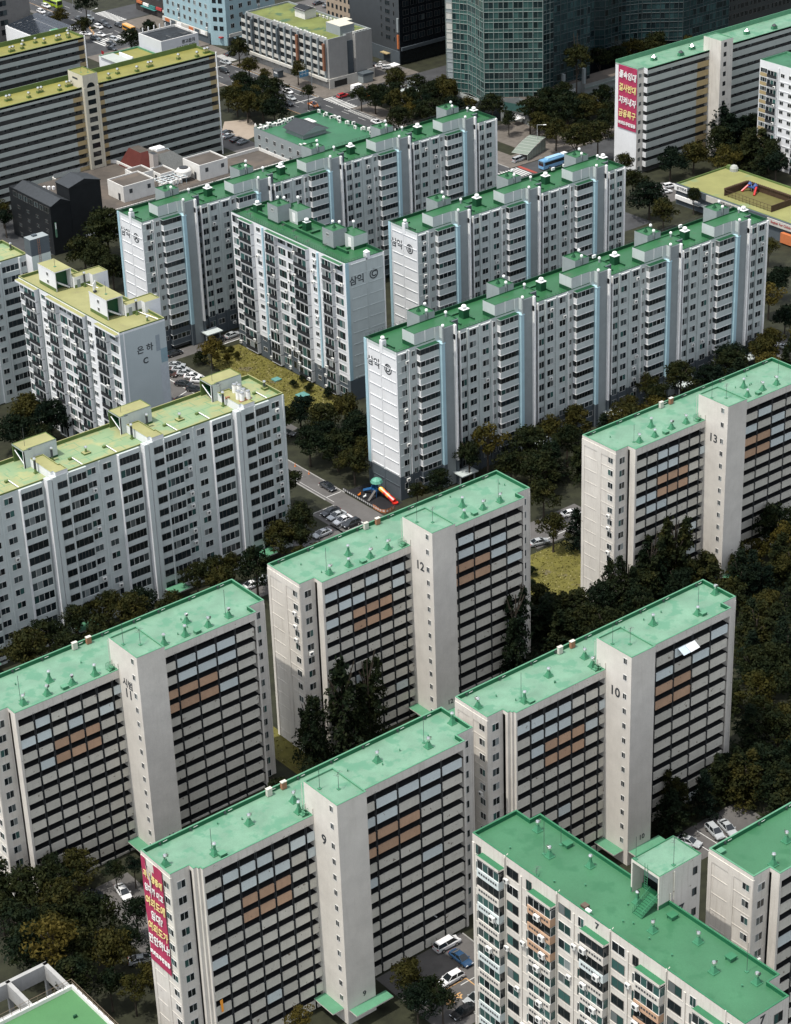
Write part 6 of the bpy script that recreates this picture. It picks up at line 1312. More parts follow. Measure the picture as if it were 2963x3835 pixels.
TREES = [(278.4,397.5,4.5,9.8),(279.5,389.6,5.0,10.3),(286.8,389.9,5.1,10.3),(269.6,381.9,4.9,10.2),(273.0,375.5,5.5,10.7),(280.7,378.4,5.0,10.2),(271.5,367.3,4.3,9.6),(253.7,369.4,4.2,9.5),(243.0,349.3,4.6,12.5),(238.1,349.8,4.6,9.8),(241.1,347.1,4.1,9.4),(273.6,346.8,2.6,8.0),(280.0,347.1,3.2,8.5),(296.6,349.4,5.4,13.6),(291.5,350.0,4.3,11.1),(306.1,345.5,5.4,10.7),(315.8,349.9,4.4,9.7),(324.1,349.1,4.5,9.7),(314.1,341.5,4.9,10.2),(299.9,335.4,5.3,10.6),(293.1,326.3,4.2,9.5),(348.5,350.6,3.4,9.9),(346.9,345.6,4.0,9.3),(338.3,346.4,3.4,8.7),(371.7,344.6,4.7,10.0),(388.8,348.0,4.8,10.1),(363.6,344.7,3.5,8.8),(284.6,313.7,4.1,9.4),(289.1,311.1,3.6,8.9),(288.9,281.3,5.8,19.5),(282.4,281.5,4.3,16.6),(276.0,281.6,4.3,14.6),(274.2,285.2,4.3,12.6),(281.1,281.3,4.8,11.6),(289.9,280.6,4.9,10.2),(293.5,277.4,4.9,10.2),(292.4,268.3,4.8,10.1),(302.2,269.8,4.9,10.2),(318.4,281.0,6.1,12.3),(310.8,271.2,5.0,10.2),(287.9,258.8,4.7,10.0),(290.4,254.2,4.7,10.0),(246.0,282.0,4.1,17.9),(257.6,288.1,5.2,10.5),(258.7,282.3,4.7,10.0),(263.4,280.5,4.7,10.0),(270.5,284.0,4.3,9.6),(278.9,250.3,4.6,9.9),(279.8,245.0,4.6,9.9),(270.5,240.0,5.0,10.2),(260.0,232.4,4.9,10.1),(263.9,229.0,4.9,10.1),(253.1,222.5,4.7,10.0),(248.5,222.7,4.3,9.6),(239.8,224.6,3.8,9.1),(235.5,227.4,3.4,9.2),(250.8,216.9,4.3,9.5),(202.8,281.3,6.1,20.3),(196.2,282.8,3.9,15.7),(209.3,281.9,3.9,18.2),(182.4,274.7,3.0,8.3),(193.9,349.6,4.4,9.7),(200.0,346.7,4.4,9.7),(174.0,347.8,4.3,9.6),(179.0,348.1,4.3,9.6),(219.3,347.5,4.0,9.3),(214.7,347.7,4.0,9.3),(223.7,347.7,2.8,8.2),(228.0,440.0,5.8,11.0),(230.2,432.8,5.7,10.9),(223.3,425.5,5.0,10.3),(220.6,432.9,5.1,10.3),(304.3,525.4,7.5,14.3),(293.6,520.8,6.1,11.5),(292.9,504.9,5.3,10.5),(293.2,514.0,5.3,10.6),(283.5,442.9,3.6,8.9),(133.3,278.3,4.9,10.1),(136.5,273.0,4.8,10.1),(138.4,265.6,4.4,9.7),(128.2,271.2,4.8,10.1),(131.1,265.5,4.8,10.0),(132.8,259.4,4.3,9.6),(148.6,275.2,2.1,6.7),(151.7,274.2,2.1,6.7),(144.4,262.0,2.8,8.2),(140.2,257.7,2.4,7.4),(131.6,249.8,2.7,8.1),(133.9,246.3,2.7,8.1),(168.7,220.1,3.4,8.8),(169.8,212.8,2.2,7.1),(149.7,223.3,2.6,8.0),(440.4,574.6,4.5,9.7),(448.1,574.1,4.8,10.1),(446.4,561.9,5.5,10.8),(454.0,561.4,5.6,10.8),(438.6,579.9,4.0,9.3),(426.6,544.5,4.6,12.6),(441.5,549.8,4.7,9.9),(457.0,555.1,4.8,12.9),(457.7,559.4,4.8,13.0),(458.4,574.0,3.2,9.4),(457.8,534.6,4.4,12.0),(475.5,526.9,6.3,11.9),(473.5,515.6,6.2,11.8),(482.7,516.6,5.9,11.3),(493.2,519.9,5.5,10.8),(462.2,516.7,4.6,9.9),(452.8,488.7,5.6,14.9),(462.0,489.0,5.2,13.5),(455.8,470.8,3.7,9.0),(446.4,457.0,4.3,9.6),(438.9,442.3,5.9,11.1),(435.2,432.7,4.4,9.7),(466.1,461.0,5.8,11.1),(495.0,463.2,8.3,15.7),(492.3,451.6,6.7,12.7),(475.7,460.5,5.2,10.4),(492.7,445.2,5.2,10.9),(479.4,451.1,5.1,10.4),(487.6,437.5,5.1,10.4),(488.2,527.2,5.5,23.7),(516.2,545.7,4.9,13.4),(481.5,526.8,4.7,12.8),(542.6,545.2,5.1,13.6),(530.6,544.5,5.0,13.5),(408.2,602.4,5.6,10.8),(407.3,593.0,5.6,10.8),(405.3,605.2,4.8,10.1),(407.2,586.3,4.4,9.7),(440.3,618.1,3.7,9.0),(427.0,594.2,2.9,8.7),(438.6,651.4,4.8,10.1),(426.6,627.8,4.0,11.2),(426.9,619.2,3.0,8.8),(414.1,734.3,4.0,9.3),(413.9,717.1,4.0,9.3),(426.9,736.2,4.6,12.6),(417.6,689.9,4.4,9.7),(426.7,691.6,3.9,11.0),(349.9,536.6,3.1,9.2),(358.1,537.8,2.6,7.9),(361.4,537.7,2.6,8.0),(294.3,568.4,3.6,8.9),(290.9,561.0,3.5,8.9),(410.7,368.5,5.0,10.3),(421.9,375.6,4.5,9.8),(437.3,393.4,3.3,8.7),(404.8,357.3,4.3,9.6),(451.1,436.1,2.8,8.2),(450.5,537.8,3.9,9.2),(458.2,527.0,3.1,8.4),(142.6,250.3,4.2,8.9),(129.2,283.3,5.0,10.6),(143.8,280.0,3.9,8.6),(126.5,251.7,4.6,12.5),(125.6,264.8,4.9,9.8),(127.9,278.1,3.9,8.9),(127.9,260.3,5.2,13.8),(135.7,255.5,4.6,10.5),(139.0,247.0,3.7,8.3),(139.0,280.2,3.8,9.5),(133.3,269.6,4.6,9.3),(245.4,226.5,4.2,9.0),(232.1,224.7,4.2,8.3),(249.8,226.8,3.9,7.8),(246.8,209.3,5.1,13.7),(240.1,208.3,4.7,12.1),(253.3,213.1,4.6,10.1),(299.4,255.0,4.3,9.9),(304.1,278.3,3.7,8.3),(302.7,260.6,4.5,9.9),(284.2,253.9,4.8,12.2),(308.0,265.6,4.4,11.5),(285.1,276.4,4.3,11.4),(315.9,275.8,4.3,11.2),(285.5,246.8,4.6,11.2),(311.6,278.7,3.9,7.6),(326.2,280.8,4.3,8.4),(294.1,260.0,4.3,10.3),(263.2,274.1,4.5,11.5),(274.7,245.7,4.6,11.2),(273.2,275.6,4.7,11.9),(267.9,245.8,3.9,8.3),(323.3,276.5,4.2,11.0),(298.2,280.5,3.7,8.1),(294.0,249.9,5.0,9.7),(297.0,270.7,4.8,12.7),(261.7,292.1,4.5,9.9),(264.2,286.4,5.0,9.9),(266.5,236.3,3.8,8.3),(274.5,235.1,4.9,12.2),(259.1,220.3,4.8,10.6),(281.5,238.4,5.1,12.6),(257.4,226.5,3.7,7.2),(269.1,231.6,4.1,7.9),(265.0,223.8,4.3,8.9),(236.1,339.6,4.0,8.2),(241.8,340.9,3.4,7.0),(276.1,385.0,3.9,7.8),(273.0,396.7,3.7,8.8),(285.3,383.9,3.6,7.9),(277.2,371.8,4.3,8.7),(361.7,338.3,5.2,11.6),(354.4,345.0,5.0,12.8),(332.9,341.5,3.5,7.2),(390.0,340.0,3.8,10.0),(395.8,344.4,4.1,10.7),(369.9,337.8,4.8,10.4),(323.0,339.0,4.6,10.3),(376.5,349.2,4.7,10.1),(340.9,339.9,4.7,9.8),(381.8,334.1,4.4,10.9),(311.8,334.2,4.0,10.2),(306.3,338.5,3.9,9.9),(383.0,344.5,4.8,10.9),(297.4,342.2,4.5,9.6),(375.7,336.3,5.0,11.9),(328.6,336.5,5.1,13.0),(536.6,541.2,5.1,12.1),(522.4,543.6,4.8,12.3),(554.0,542.6,4.3,10.8),(547.8,540.4,3.7,9.1),(447.4,556.5,4.0,10.1),(448.9,544.0,4.5,10.7),(454.9,543.4,4.3,10.1),(440.3,562.5,4.7,11.4),(441.8,568.5,4.4,9.4),(440.0,556.2,3.7,8.9),(452.8,550.3,4.5,9.6),(453.1,578.8,5.1,12.4),(446.9,579.8,4.1,7.8),(452.0,570.1,3.8,7.6),(441.0,543.7,5.1,12.8),(480.2,505.3,4.6,9.2),(472.3,507.0,3.4,6.9),(488.4,511.9,3.9,8.0),(463.9,510.2,3.5,9.1),(487.5,521.4,3.5,8.3),(469.8,525.1,4.7,10.0),(459.2,505.3,4.4,10.7),(478.7,520.9,4.7,12.3),(478.5,512.4,4.4,11.0),(463.8,522.9,4.8,12.9),(503.4,459.2,3.8,9.5),(487.6,455.0,3.7,8.1),(502.2,467.8,3.8,9.7),(486.1,442.7,3.7,9.0),(488.5,461.9,4.4,11.7),(507.5,466.4,4.5,10.7),(497.2,457.6,4.6,10.1),(410.5,612.5,3.8,9.4),(419.7,623.2,3.9,8.0),(413.4,605.3,3.6,8.9),(416.7,600.6,4.1,8.7),(419.5,609.0,4.0,9.8),(417.8,615.4,4.4,9.1),(404.0,597.3,4.9,10.4),(406.0,611.6,3.5,8.6),(420.4,603.2,4.3,10.7),(195.2,342.3,4.7,12.1),(206.4,344.0,3.6,6.9),(217.1,341.3,4.0,10.4),(170.8,342.4,5.2,13.1),(179.7,341.9,3.9,8.7),(187.5,342.5,4.7,9.4),(201.4,339.8,4.1,9.0),(186.1,348.9,3.6,9.6),(224.3,339.5,5.2,12.5),(170.3,216.3,3.0,7.0),(166.5,215.0,3.2,7.5),(155.5,263.5,3.0,7.0),(156.0,271.0,3.0,7.5)]
TALL = [(206, 291), (298, 278), (493, 461), (452, 470), (353, 351), (470, 505)]
def plant_trees():
    r = random.Random(21); g = {}
    for t in TREES:
        k = min(range(len(MARKS)), key=lambda i: (MARKS[i][1]-t[0])**2+(MARKS[i][2]-t[1])**2); g.setdefault(k, []).append(t)
    for k, L in g.items():
        L.sort(key=lambda t: side(t[0], t[1]))
        for i, (x, y, cr, h) in enumerate(L):
            u = r.random()
            kind = 'layer' if (h > 14 and y < 470 or u < .4) and (y < 340 or (484 < x < 500 and 440 < y < 470)) and x > 190 else ('yellow' if u > .93 else 'broad')
            cm = r.choice(CROWNS[kind]); dark = cm.materials[0] is LEAFD
            look = {'layer': 'pointed dark', 'yellow': 'yellowish', 'broad': 'dark rounded' if dark else 'olive rounded'}[kind]
            size = 'tall ' if h > 13 else ('small ' if cr < 3.2 else '')
            lab = size+look+' tree '+MARKS[k][0]+(', %s from left' % ORD[i] if len(L) > 1 else '')
            root = thing('conifer_tree' if kind == 'layer' else 'broadleaf_tree', lab, 'tree', (x, y, 0), 'trees between the buildings', r.uniform(0, 6.28))
            c = bpy.data.objects.new('crown', cm); C.objects.link(c); c.parent = root
            if kind == 'layer': hz = h/2.8; c.location.z = .95*hz+.8; c.scale = (cr*1.05, cr*1.05*r.uniform(.85, 1.1), hz)
            else: c.location.z = h-cr*.85; c.scale = (cr*1.1, cr*1.1*r.uniform(.85, 1.12), cr*r.uniform(.9, 1.05))
            t = bpy.data.objects.new('trunk', r.choice(TRUNKS)); C.objects.link(t); t.parent = root; zc = h-cr*.9; t.location.z = zc; t.scale = (cr*.75, cr*.75, zc)
plant_trees()
def shrubs():
    L = [(287.6, 449.0, 1.7), (291.0, 449.5, 1.9), (287.0, 445.8, 1.7), (288.4, 443.0, 1.9), (291.9, 446.6, 1.7), (291.6, 443.2, 1.5), (282.9, 447.3, 2.2), (293.8, 414.8, 1.6), (292.3, 419.5, 1.3), (296, 421, 1.2), (295.0, 408.5, 1.8), (270.5, 305, 1.6), (274, 309, 1.5)]
    w = ('round clipped yellowish shrub at the top of the lawn', 'round clipped shrub against the lit wall corner', 'low round shrub nearest the parked cars', 'round shrub in the front of the clipped cluster', 'round shrub at the right of the clipped cluster', 'small round shrub nearest the balcony wall', 'dark bushy shrub left of the clipped cluster', 'dark shrub standing alone low on the lawn', 'small shrub near a green hatch on the lawn', 'small shrub against the dark wall base', 'upright shrub at the lower right of the lawn', 'shrub on the lawn right of block 12', 'shrub at the path on the lawn right of block 12')
    for i, (x, y, s) in enumerate(L):
        root = thing('shrub', w[i], 'shrub', (x, y, 0), 'shrubs on the lawns'); c = bpy.data.objects.new('crown', CROWNS['bush'][0] if i < 6 else CROWNS['broad'][3+i % 2]); C.objects.link(c); c.parent = root; c.location.z = s*.75; c.scale = (s, s, s*.95); c.rotation_euler.z = i
        t = bpy.data.objects.new('trunk', TRUNKS[0]); C.objects.link(t); t.parent = root; t.location.z = s*.5; t.scale = (s*.5, s*.5, s*.5)
shrubs()
# ---------------------------------------------------------------- vehicles
def carpaint(name, col, rough=.25, metal=0.0):
    m = flat('car_paint_'+name, col, rough, metal, .6); m.node_tree.nodes['Principled BSDF'].inputs['Coat Weight'].default_value = .6; return m
PAINTS = {'white': (.72, .72, .72), 'silver': (.38, .40, .41), 'grey': (.20, .23, .24), 'dark': (.018, .021, .026), 'black': (.012, .013, .015), 'blue': (.02, .06, .13), 'green': (.20, .25, .24), 'brown': (.06, .03, .025), 'red': (.36, .02, .025), 'orange': (.70, .20, .03)}
PAINT = {k: carpaint(k, v) for k, v in PAINTS.items()}
CGL = flat('car_glass', (.012, .016, .018), .06, 0, .8); TYRE = flat('tyre_rubber', (.015, .015, .015), .85); LAMP = flat('headlight_lens', (.7, .72, .74), .15); TLAMP = flat('tail_light_lens', (.35, .02, .02), .2)
def loft(b, secs, m, ends=True):
    """secs: list of closed rings with equal vertex counts"""
    k = len(b.v); n = len(secs[0])
    for s in secs: b.v += s
    for i in range(len(secs)-1):
        for j in range(n): j2 = (j+1) % n; b.f.append((k+i*n+j, k+(i+1)*n+j, k+(i+1)*n+j2, k+i*n+j2)); b.m.append(b.mi(m))
    if ends: b.f.append(tuple(k+j for j in range(n))); b.m.append(b.mi(m)); b.f.append(tuple(k+(len(secs)-1)*n+j for j in reversed(range(n)))); b.m.append(b.mi(m))
def car_meshes(kind):
    if ('car', kind) in PROTO: return PROTO[('car', kind)]
    suv = kind == 'suv'; van = kind == 'van'
    if van: prof = [(-2.45, .35, 1.0), (-2.4, .3, 1.15), (1.3, .3, 1.1), (1.9, .3, 1.0), (2.35, .35, .85), (2.45, .4, .6)]
    elif suv: prof = [(-2.3, .42, .95), (-2.2, .36, 1.08), (.8, .34, 1.06), (1.5, .34, 1.0), (2.15, .38, .88), (2.3, .45, .62)]
    else: prof = [(-2.35, .36, .72), (-2.25, .3, .94), (-1.3, .28, .98), (.7, .28, .93), (1.6, .28, .84), (2.2, .32, .70), (2.35, .38, .52)]
    P = PAINT['white']; b = MB(); secs = []
    for x, z0, z1 in prof:
        w = .91-.10*max(0, abs(x)-1.7)/.65
        secs.append([(x, -w, z0+.12), (x, -w*.94, z0), (x, w*.94, z0), (x, w, z0+.12), (x, w, z1-.18), (x, w*.86, z1), (x, -w*.86, z1), (x, -w, z1-.18)])
    loft(b, secs, P)
    if van: gh = [(-2.38, 1.1, -2.25, 1.78), (1.85, 1.0, 1.0, 1.82)]; top = 1.85
    elif suv: gh = [(-2.22, 1.03, -1.85, 1.55), (1.25, 1.0, .35, 1.62)]; top = 1.66
    else: gh = [(-1.85, .95, -1.0, 1.38), (1.2, .9, .25, 1.42)]; top = 1.44
    (xa, za, xb, zb), (xc, zc, xd, zd) = gh
    g = MB(); r = [[(xa, -.8, za), (xa, .8, za), (xb, .62, zb), (xb, -.62, zb)], [(xc, -.8, zc), (xc, .8, zc), (xd, .62, zd), (xd, -.62, zd)]]
    loft(g, r, CGL)
    loft(b, [[(xb+.05, -.62, zb-.01), (xb+.05, .62, zb-.01), (xb+.15, .55, top-.02), (xb+.15, -.55, top-.02)], [(xd-.02, -.62, zd-.01), (xd-.02, .62, zd-.01), (xd-.12, .55, top), (xd-.12, -.55, top)]], P)
    for s in (-1, 1):                              # pillars and mirrors
        for t0, t1 in (((xa, za), (xb, zb)), ((xc, zc), (xd, zd)), (((xa+xc)/2-.1, za), ((xb+xd)/2-.1, zb))): b.bar((t0[0], s*.81, t0[1]), (t1[0], s*.63, t1[1]), .045, P)
        b.box(xc-.35, xc-.15, s*.95-.09, s*.95+.09, .92, 1.04, P)
    w = MB(); w.v = []; R_ = .36 if suv or van else .32
    for k in range(12):
        pass
    ang = [2*math.pi*k/12 for k in range(12)]; 
    loft(w, [[(R_*math.cos(t), y, R_*math.sin(t)) for t in ang] for y in (-.1, .1)], TYRE); loft(w, [[(R_*.55*math.cos(t), y, R_*.55*math.sin(t)) for t in ang] for y in (-.11, .11)], STEEL)
    h = MB(); h.box(-.05, .05, -.2, .2, -.09, .09, LAMP); q = MB(); q.box(-.05, .05, -.2, .2, -.09, .09, TLAMP)
    f = prof[-2]
    d = dict(body=b.mesh('body'), glass=g.mesh('window'), wheel=w.mesh('wheel'), head=h.mesh('headlight'), tail=q.mesh('tail_light'), r=R_, hx=f[0]+.08, hz=f[2]-.12, tx=prof[0][0]+.02, tz=prof[1][2]-.2)
    PROTO[('car', kind)] = d; return d
def car(x, y, h, kind, col, label, name='parked_car', cat='car'):
    d = car_meshes(kind); root = thing(name, label, cat, (x, y, .04), 'cars in the streets and car parks', rad(h))
    def add(n, me, loc=(0, 0, 0)):
        o = bpy.data.objects.new(n, me); C.objects.link(o); o.parent = root; o.location = loc; return o
    o = add('body', d['body'])
    if col != 'white': o.material_slots[0].link = 'OBJECT'; o.material_slots[0].material = PAINT[col]
    add('window', d['glass'])
    for sx in (-1.42, 1.42):
        for sy in (-.84, .84): add('wheel', d['wheel'], (sx, sy, d['r']))
    for sy in (-.6, .6): add('headlight', d['head'], (d['hx'], sy, d['hz'])); add('tail_light', d['tail'], (d['tx'], sy, d['tz']))
    return root
CARS = [
 (427.9, 768.3, -90, 'white suv', 'beside the green bus'), (422.4, 762.9, -90, 'white suv', 'on the avenue at the upper left edge'), (419.2, 755, -90, 'silver', 'left of the dark car at the top left'), (422, 756.2, -90, 'dark', 'behind the first tree at the top left crossing'), (427.9, 744.1, -90, 'dark', 'in the middle of the avenue at the top left'), (431.1, 741.3, -90, 'grey suv', 'right of the dark car on the avenue at the top left'), (431.9, 732.9, -90, 'dark', 'waiting by the upper zebra crossing'), (430.6, 727.8, -90, 'dark', 'between the two zebra crossings on the left'), (434.2, 725.5, -90, 'dark', 'in the tree shade left of the yellow minibus'), (427.4, 728.8, -90, 'white suv', 'before the orange hatching at the top left'), (419.2, 733.7, -60, 'white', 'half hidden by the left trees at the crossing'), (422.3, 719.6, -75, 'white', 'on the orange hatching before the zebra crossing'), (418.6, 717.1, -80, 'grey', 'left end of the big zebra crossing'), (422.7, 710.5, -85, 'silver suv', 'on the big zebra crossing'), (418.9, 706.6, -85, 'dark', 'just past the big zebra crossing'), (415.9, 701.1, -85, 'dark', 'beside the tree below the big zebra crossing'), (419, 724.5, -60, 'white', 'behind the roadside tree at the top left'),
 (436.5, 657.2, -80, 'silver', 'on the small zebra crossing before the mossy roofed office'), (430.3, 649.2, -90, 'black suv', 'at the right end of the long ochre roofed block'), (443.9, 664.6, 5, 'dark', 'in the side street below the light blue building'), (426.2, 621.9, -90, 'black', 'left of two side by side past the road diamonds'), (430.0, 622.5, -90, 'black', 'right of two side by side past the road diamonds'), (428.4, 639.7, -90, 'dark', 'half hidden by the tree at the road arrow'),
 (432.8, 614.1, -90, 'white', 'below the mossy roofed office'), (429.2, 607.5, -90, 'silver', 'in the lane left of the white one below the office'), (426.0, 610.2, -90, 'grey', 'in the far lane below the office'), (424.8, 603.0, -90, 'black suv', 'near the park trees by the orange taxi'),
 (443.5, 596.6, 0, 'red suv', 'turning at the corner zebra crossing'), (457.1, 597.1, 0, 'black', 'in the side street beyond the white truck'), (449.7, 591.1, 0, 'orange', 'in the tree shade of the side street'), (474.2, 614.2, -30, 'white', 'parked by the dark tower with another white one'), (474.6, 611.0, -30, 'white suv', 'parked before the other white one by the dark tower'), (473.4, 617.3, -30, 'dark', 'parked behind the two white ones by the dark tower'), (434.6, 566.5, -90, 'white', 'on the avenue above the grey letter A block'), (507, 695.5, 0, 'dark', 'in the yard at the top edge'), (507.4, 690, 0, 'grey', 'in the yard at the top edge'),
 (390.7, 589.7, 10, 'silver', 'at the foot of the long ochre roofed block'), (392.3, 592.9, 10, 'dark', 'behind the silver one at the sand court'), (390.5, 584.9, 10, 'dark', 'in front of the sand court'), (390.7, 581.5, 10, 'grey', 'nearest the green roofed building by the sand court'),
 (444.3, 506.4, 5, 'silver van', 'by the bus shelter'), (455.8, 457.6, -10, 'red', 'beside the market'), (457.4, 454.6, -20, 'white', 'next to the red one by the market'), (461.8, 456.9, -15, 'white suv', 'nearest the market sign'),
 (277.2, 450.1, -45, 'silver', 'at the head of the row beside the letter C end wall'), (276.6, 447.2, -45, 'silver', 'second in the row beside the letter C end wall'), (276.3, 444.4, -45, 'silver', 'third in the row beside the letter C end wall'), (276.6, 441.5, -45, 'white', 'fourth in the row beside the letter C end wall'), (272.3, 439.3, -60, 'dark', 'across the line from the row beside the letter C end wall'), (272.6, 434.6, -60, 'dark', 'nearest the yellow roof stair room'), (276.4, 438.4, -45, 'white', 'last in the row, half hidden by the yellow roof'), (272.9, 447.0, -60, 'brown', 'tucked against the letter C end wall'), (281, 456.7, 0, 'dark', 'in the shade under the letter A block'), (299, 456, 5, 'silver', 'at the corner of the white windowed letter C block'), (294.2, 455.8, 5, 'dark', 'in the shade beside the silver one under the letter A block'), (267.1, 431.4, -60, 'dark', 'behind the yellow roof parapet'),
 (265.9, 370.2, -90, 'dark', 'in the lane beside the playground fence'), (275.1, 399.2, -60, 'dark', 'at the top end of the lane by the yellow roofed block'), (258.9, 357.6, 180, 'silver', 'in the bay across from the playground'), (258.6, 355.0, 180, 'white', 'in the bay across from the playground'), (259.0, 352.5, 180, 'black suv', 'in the bay across from the playground'), (259.0, 360.1, 180, 'dark', 'under the tree in the bay across from the playground'), (251.4, 353.2, 180, 'silver', 'half hidden by the roof of block 12'),
 (298.6, 323.4, -20, 'white', 'in the yard left of block 13'), (284.6, 318.3, -15, 'silver', 'by the hedge above the lawn left of block 13'), (399, 356.9, -80, 'white suv', 'at the far end of the letter D block'), (399.9, 352, -80, 'silver', 'just below the white one at the far end of the letter D block'), (227, 345.2, 0, 'white', 'behind the right end of block 11'), (229.7, 345.4, 0, 'silver', 'behind the right end of block 11'),
 (177.4, 219.9, 180, 'white suv', 'by the orange marking left of block 7'), (181.9, 222.8, -90, 'blue', 'beside the white balcony corner of block 7'), (172.6, 219.1, 180, 'green', 'under the branches in the car park left of block 7'), (173.9, 212.6, 180, 'black', 'below the orange marking left of block 7'), (177.6, 213.8, 180, 'silver', 'against the wall of block 7'), (182.4, 227.0, 0, 'white van', 'in the shade above the blue one by block 7'),
 (149.1, 274.1, -100, 'white', 'in the lower left car park'), (144.9, 276.5, -70, 'dark', 'in the lower left car park'), (141.8, 256.8, -30, 'silver', 'beside the torn crimson banner wall'), (237.9, 219.7, -105, 'silver suv', 'in the car park behind the roof of block 7'), (240.4, 219.0, -105, 'silver', 'in the car park behind the roof of block 7'), (232.4, 220.7, -70, 'silver', 'nearest the roof room of block 7')]
def park_cars():
    seen = {}
    for x, y, h, t, where in CARS:
        col, _, k = t.partition(' '); k = k or 'sedan'
        w = {'sedan': 'car', 'suv': 'sport utility car', 'van': 'van'}[k]
        words = {'green': 'pale grey-green'}.get(col, col)
        lab = words+' '+w+' '+where
        car(x, y, h, k, col, lab, 'van' if k == 'van' else 'car', 'van' if k == 'van' else 'car')
park_cars()
tx = car(430.3, 595.9, -90, 'sedan', 'orange', 'orange taxi with white doors at the corner zebra crossing', 'taxi', 'taxi')
b = MB(); b.box(-.9, .9, -.93, -.90, .45, .85, TRIMW); b.box(-.9, .9, .90, .93, .45, .85, TRIMW); o = bpy.data.objects.new('door', b.mesh('door')); C.objects.link(o); o.parent = tx
b = MB(); b.box(-.2, .2, -.35, .35, 1.44, 1.6, flat('blue_roof_sign', (.05, .12, .3), .4)); o = bpy.data.objects.new('roof_sign', b.mesh('roof_sign')); C.objects.link(o); o.parent = tx
def bus(x, y, h, col, L_, label, roof=None, hgt=3.1, name='bus'):
    root = thing(name, label, 'bus' if L_ > 8 else 'minibus', (x, y, .04), None, rad(h)); m = carpaint(name+label[:5].replace(' ', ''), col); W = 1.22 if L_ > 8 else 1.05; l = L_/2
    def lk(n, b):
        o = bpy.data.objects.new(n, b.mesh(n)); C.objects.link(o); o.parent = root; return o
    b = MB(); 
    loft(b, [[(xx, -W, .35), (xx, W, .35), (xx, W, hgt-.35), (xx, W*.82, hgt), (xx, -W*.82, hgt), (xx, -W, hgt-.35)] for xx in (-l, l)], m); lk('body', b)
    b = MB(); b.box(-l+.3, l-.6, -W-.02, -W, hgt*.48, hgt*.8, CGL); b.box(-l+.3, l-.6, W, W+.02, hgt*.48, hgt*.8, CGL); b.box(l, l+.03, -W*.9, W*.9, hgt*.42, hgt*.88, CGL); b.box(-l-.03, -l, -W*.8, W*.8, hgt*.55, hgt*.85, CGL); lk('window', b)
    if roof: b = MB(); b.box(-l*.5, l*.6, -W*.7, W*.7, hgt, hgt+.3, roof); b.box(-l*.9, -l*.6, -W*.6, W*.6, hgt, hgt+.35, TRIMW); lk('roof_unit', b)
    d = car_meshes('suv')
    for sx in (-l*.6, l*.55):
        for sy in (-W+.05, W-.05): o = bpy.data.objects.new('wheel', d['wheel']); C.objects.link(o); o.parent = root; o.location = (sx, sy, .45); o.scale = (1.3, 1.3, 1.3)
    return root
bus(431.1, 768.8, -90, (.30, .42, .02), 11, 'green and yellow bus at the top left edge', flat('yellow_roof_unit', (.5, .45, .05), .4))
bus(433.2, 716.4, -95, (.66, .30, .03), 7, 'yellow minibus at the big zebra crossing', None, 2.7, 'minibus')
bus(449.6, 495.6, 180, (.16, .36, .58), 11, 'blue bus behind the roof of the letter B block', flat('pale_blue_roof_unit', (.3, .5, .68), .4))
def truck():
    root = thing('box_truck', 'small white box truck in the side street by the office', 'truck', (450.9, 597.6, .04))
    def lk(n, b):
        o = bpy.data.objects.new(n, b.mesh(n)); C.objects.link(o); o.parent = root
    b = MB(); b.box(-2.6, 1.0, -1.0, 1.0, .8, 2.9, TRIMW); b.box(-2.6, 2.6, -.8, .8, .5, .79, GREYD); lk('cargo_box', b)
    b = MB(); loft(b, [[(1.2, -.9, .6), (1.2, .9, .6), (1.2, .85, 2.1), (1.2, -.85, 2.1)], [(2.2, -.9, .6), (2.2, .9, .6), (2.1, .8, 2.0), (2.1, -.8, 2.0)], [(2.7, -.9, .6), (2.7, .9, .6), (2.6, .85, 1.2), (2.6, -.85, 1.2)]], TRIMW); b.box(2.45, 2.5, -.7, .7, 1.25, 1.8, CGL); lk('cab', b)
    for sx in (-1.7, 1.8):
        for sy in (-.85, .85): o = bpy.data.objects.new('wheel', car_meshes('suv')['wheel']); C.objects.link(o); o.parent = root; o.location = (sx, sy, .38)
truck()
# ---------------------------------------------------------------- street furniture and the playground
def lamp(x, y, h, ang, label):
    root = thing('street_lamp', label, 'street lamp', (x, y, 0), 'street lamps'); P_ = flat('lamp_pole', (.42, .43, .42), .5); dx, dy = math.cos(rad(ang)), math.sin(rad(ang))
    b = MB(); b.rings(x, y, [(.12, 0), (.07, h)], 8, P_); b.bar((x, y, h), (x+dx*2.4, y+dy*2.4, h+.25), .06, P_); part(b, 'pole', root)
    b = MB(); b.bar((x+dx*2.0, y+dy*2.0, h+.2), (x+dx*3.0, y+dy*3.0, h+.3), .14, TRIMW); part(b, 'lamp_head', root)
lamp(454.5, 509, 9, -60, 'tall grey street lamp beside the bus shelter'); lamp(464.3, 598.8, 8, 180, 'curved street lamp at the shops by the dark tower'); lamp(421.8, 724, 9, 0, 'street lamp left of the big zebra crossing'); lamp(436.8, 763, 8, 180, 'street lamp by the green bus'); lamp(182.0, 232, 5, -90, 'thin lamp post in the shade by the blue car'); lamp(418.5, 607, 8, 0, 'street lamp at the park edge left of the taxi')
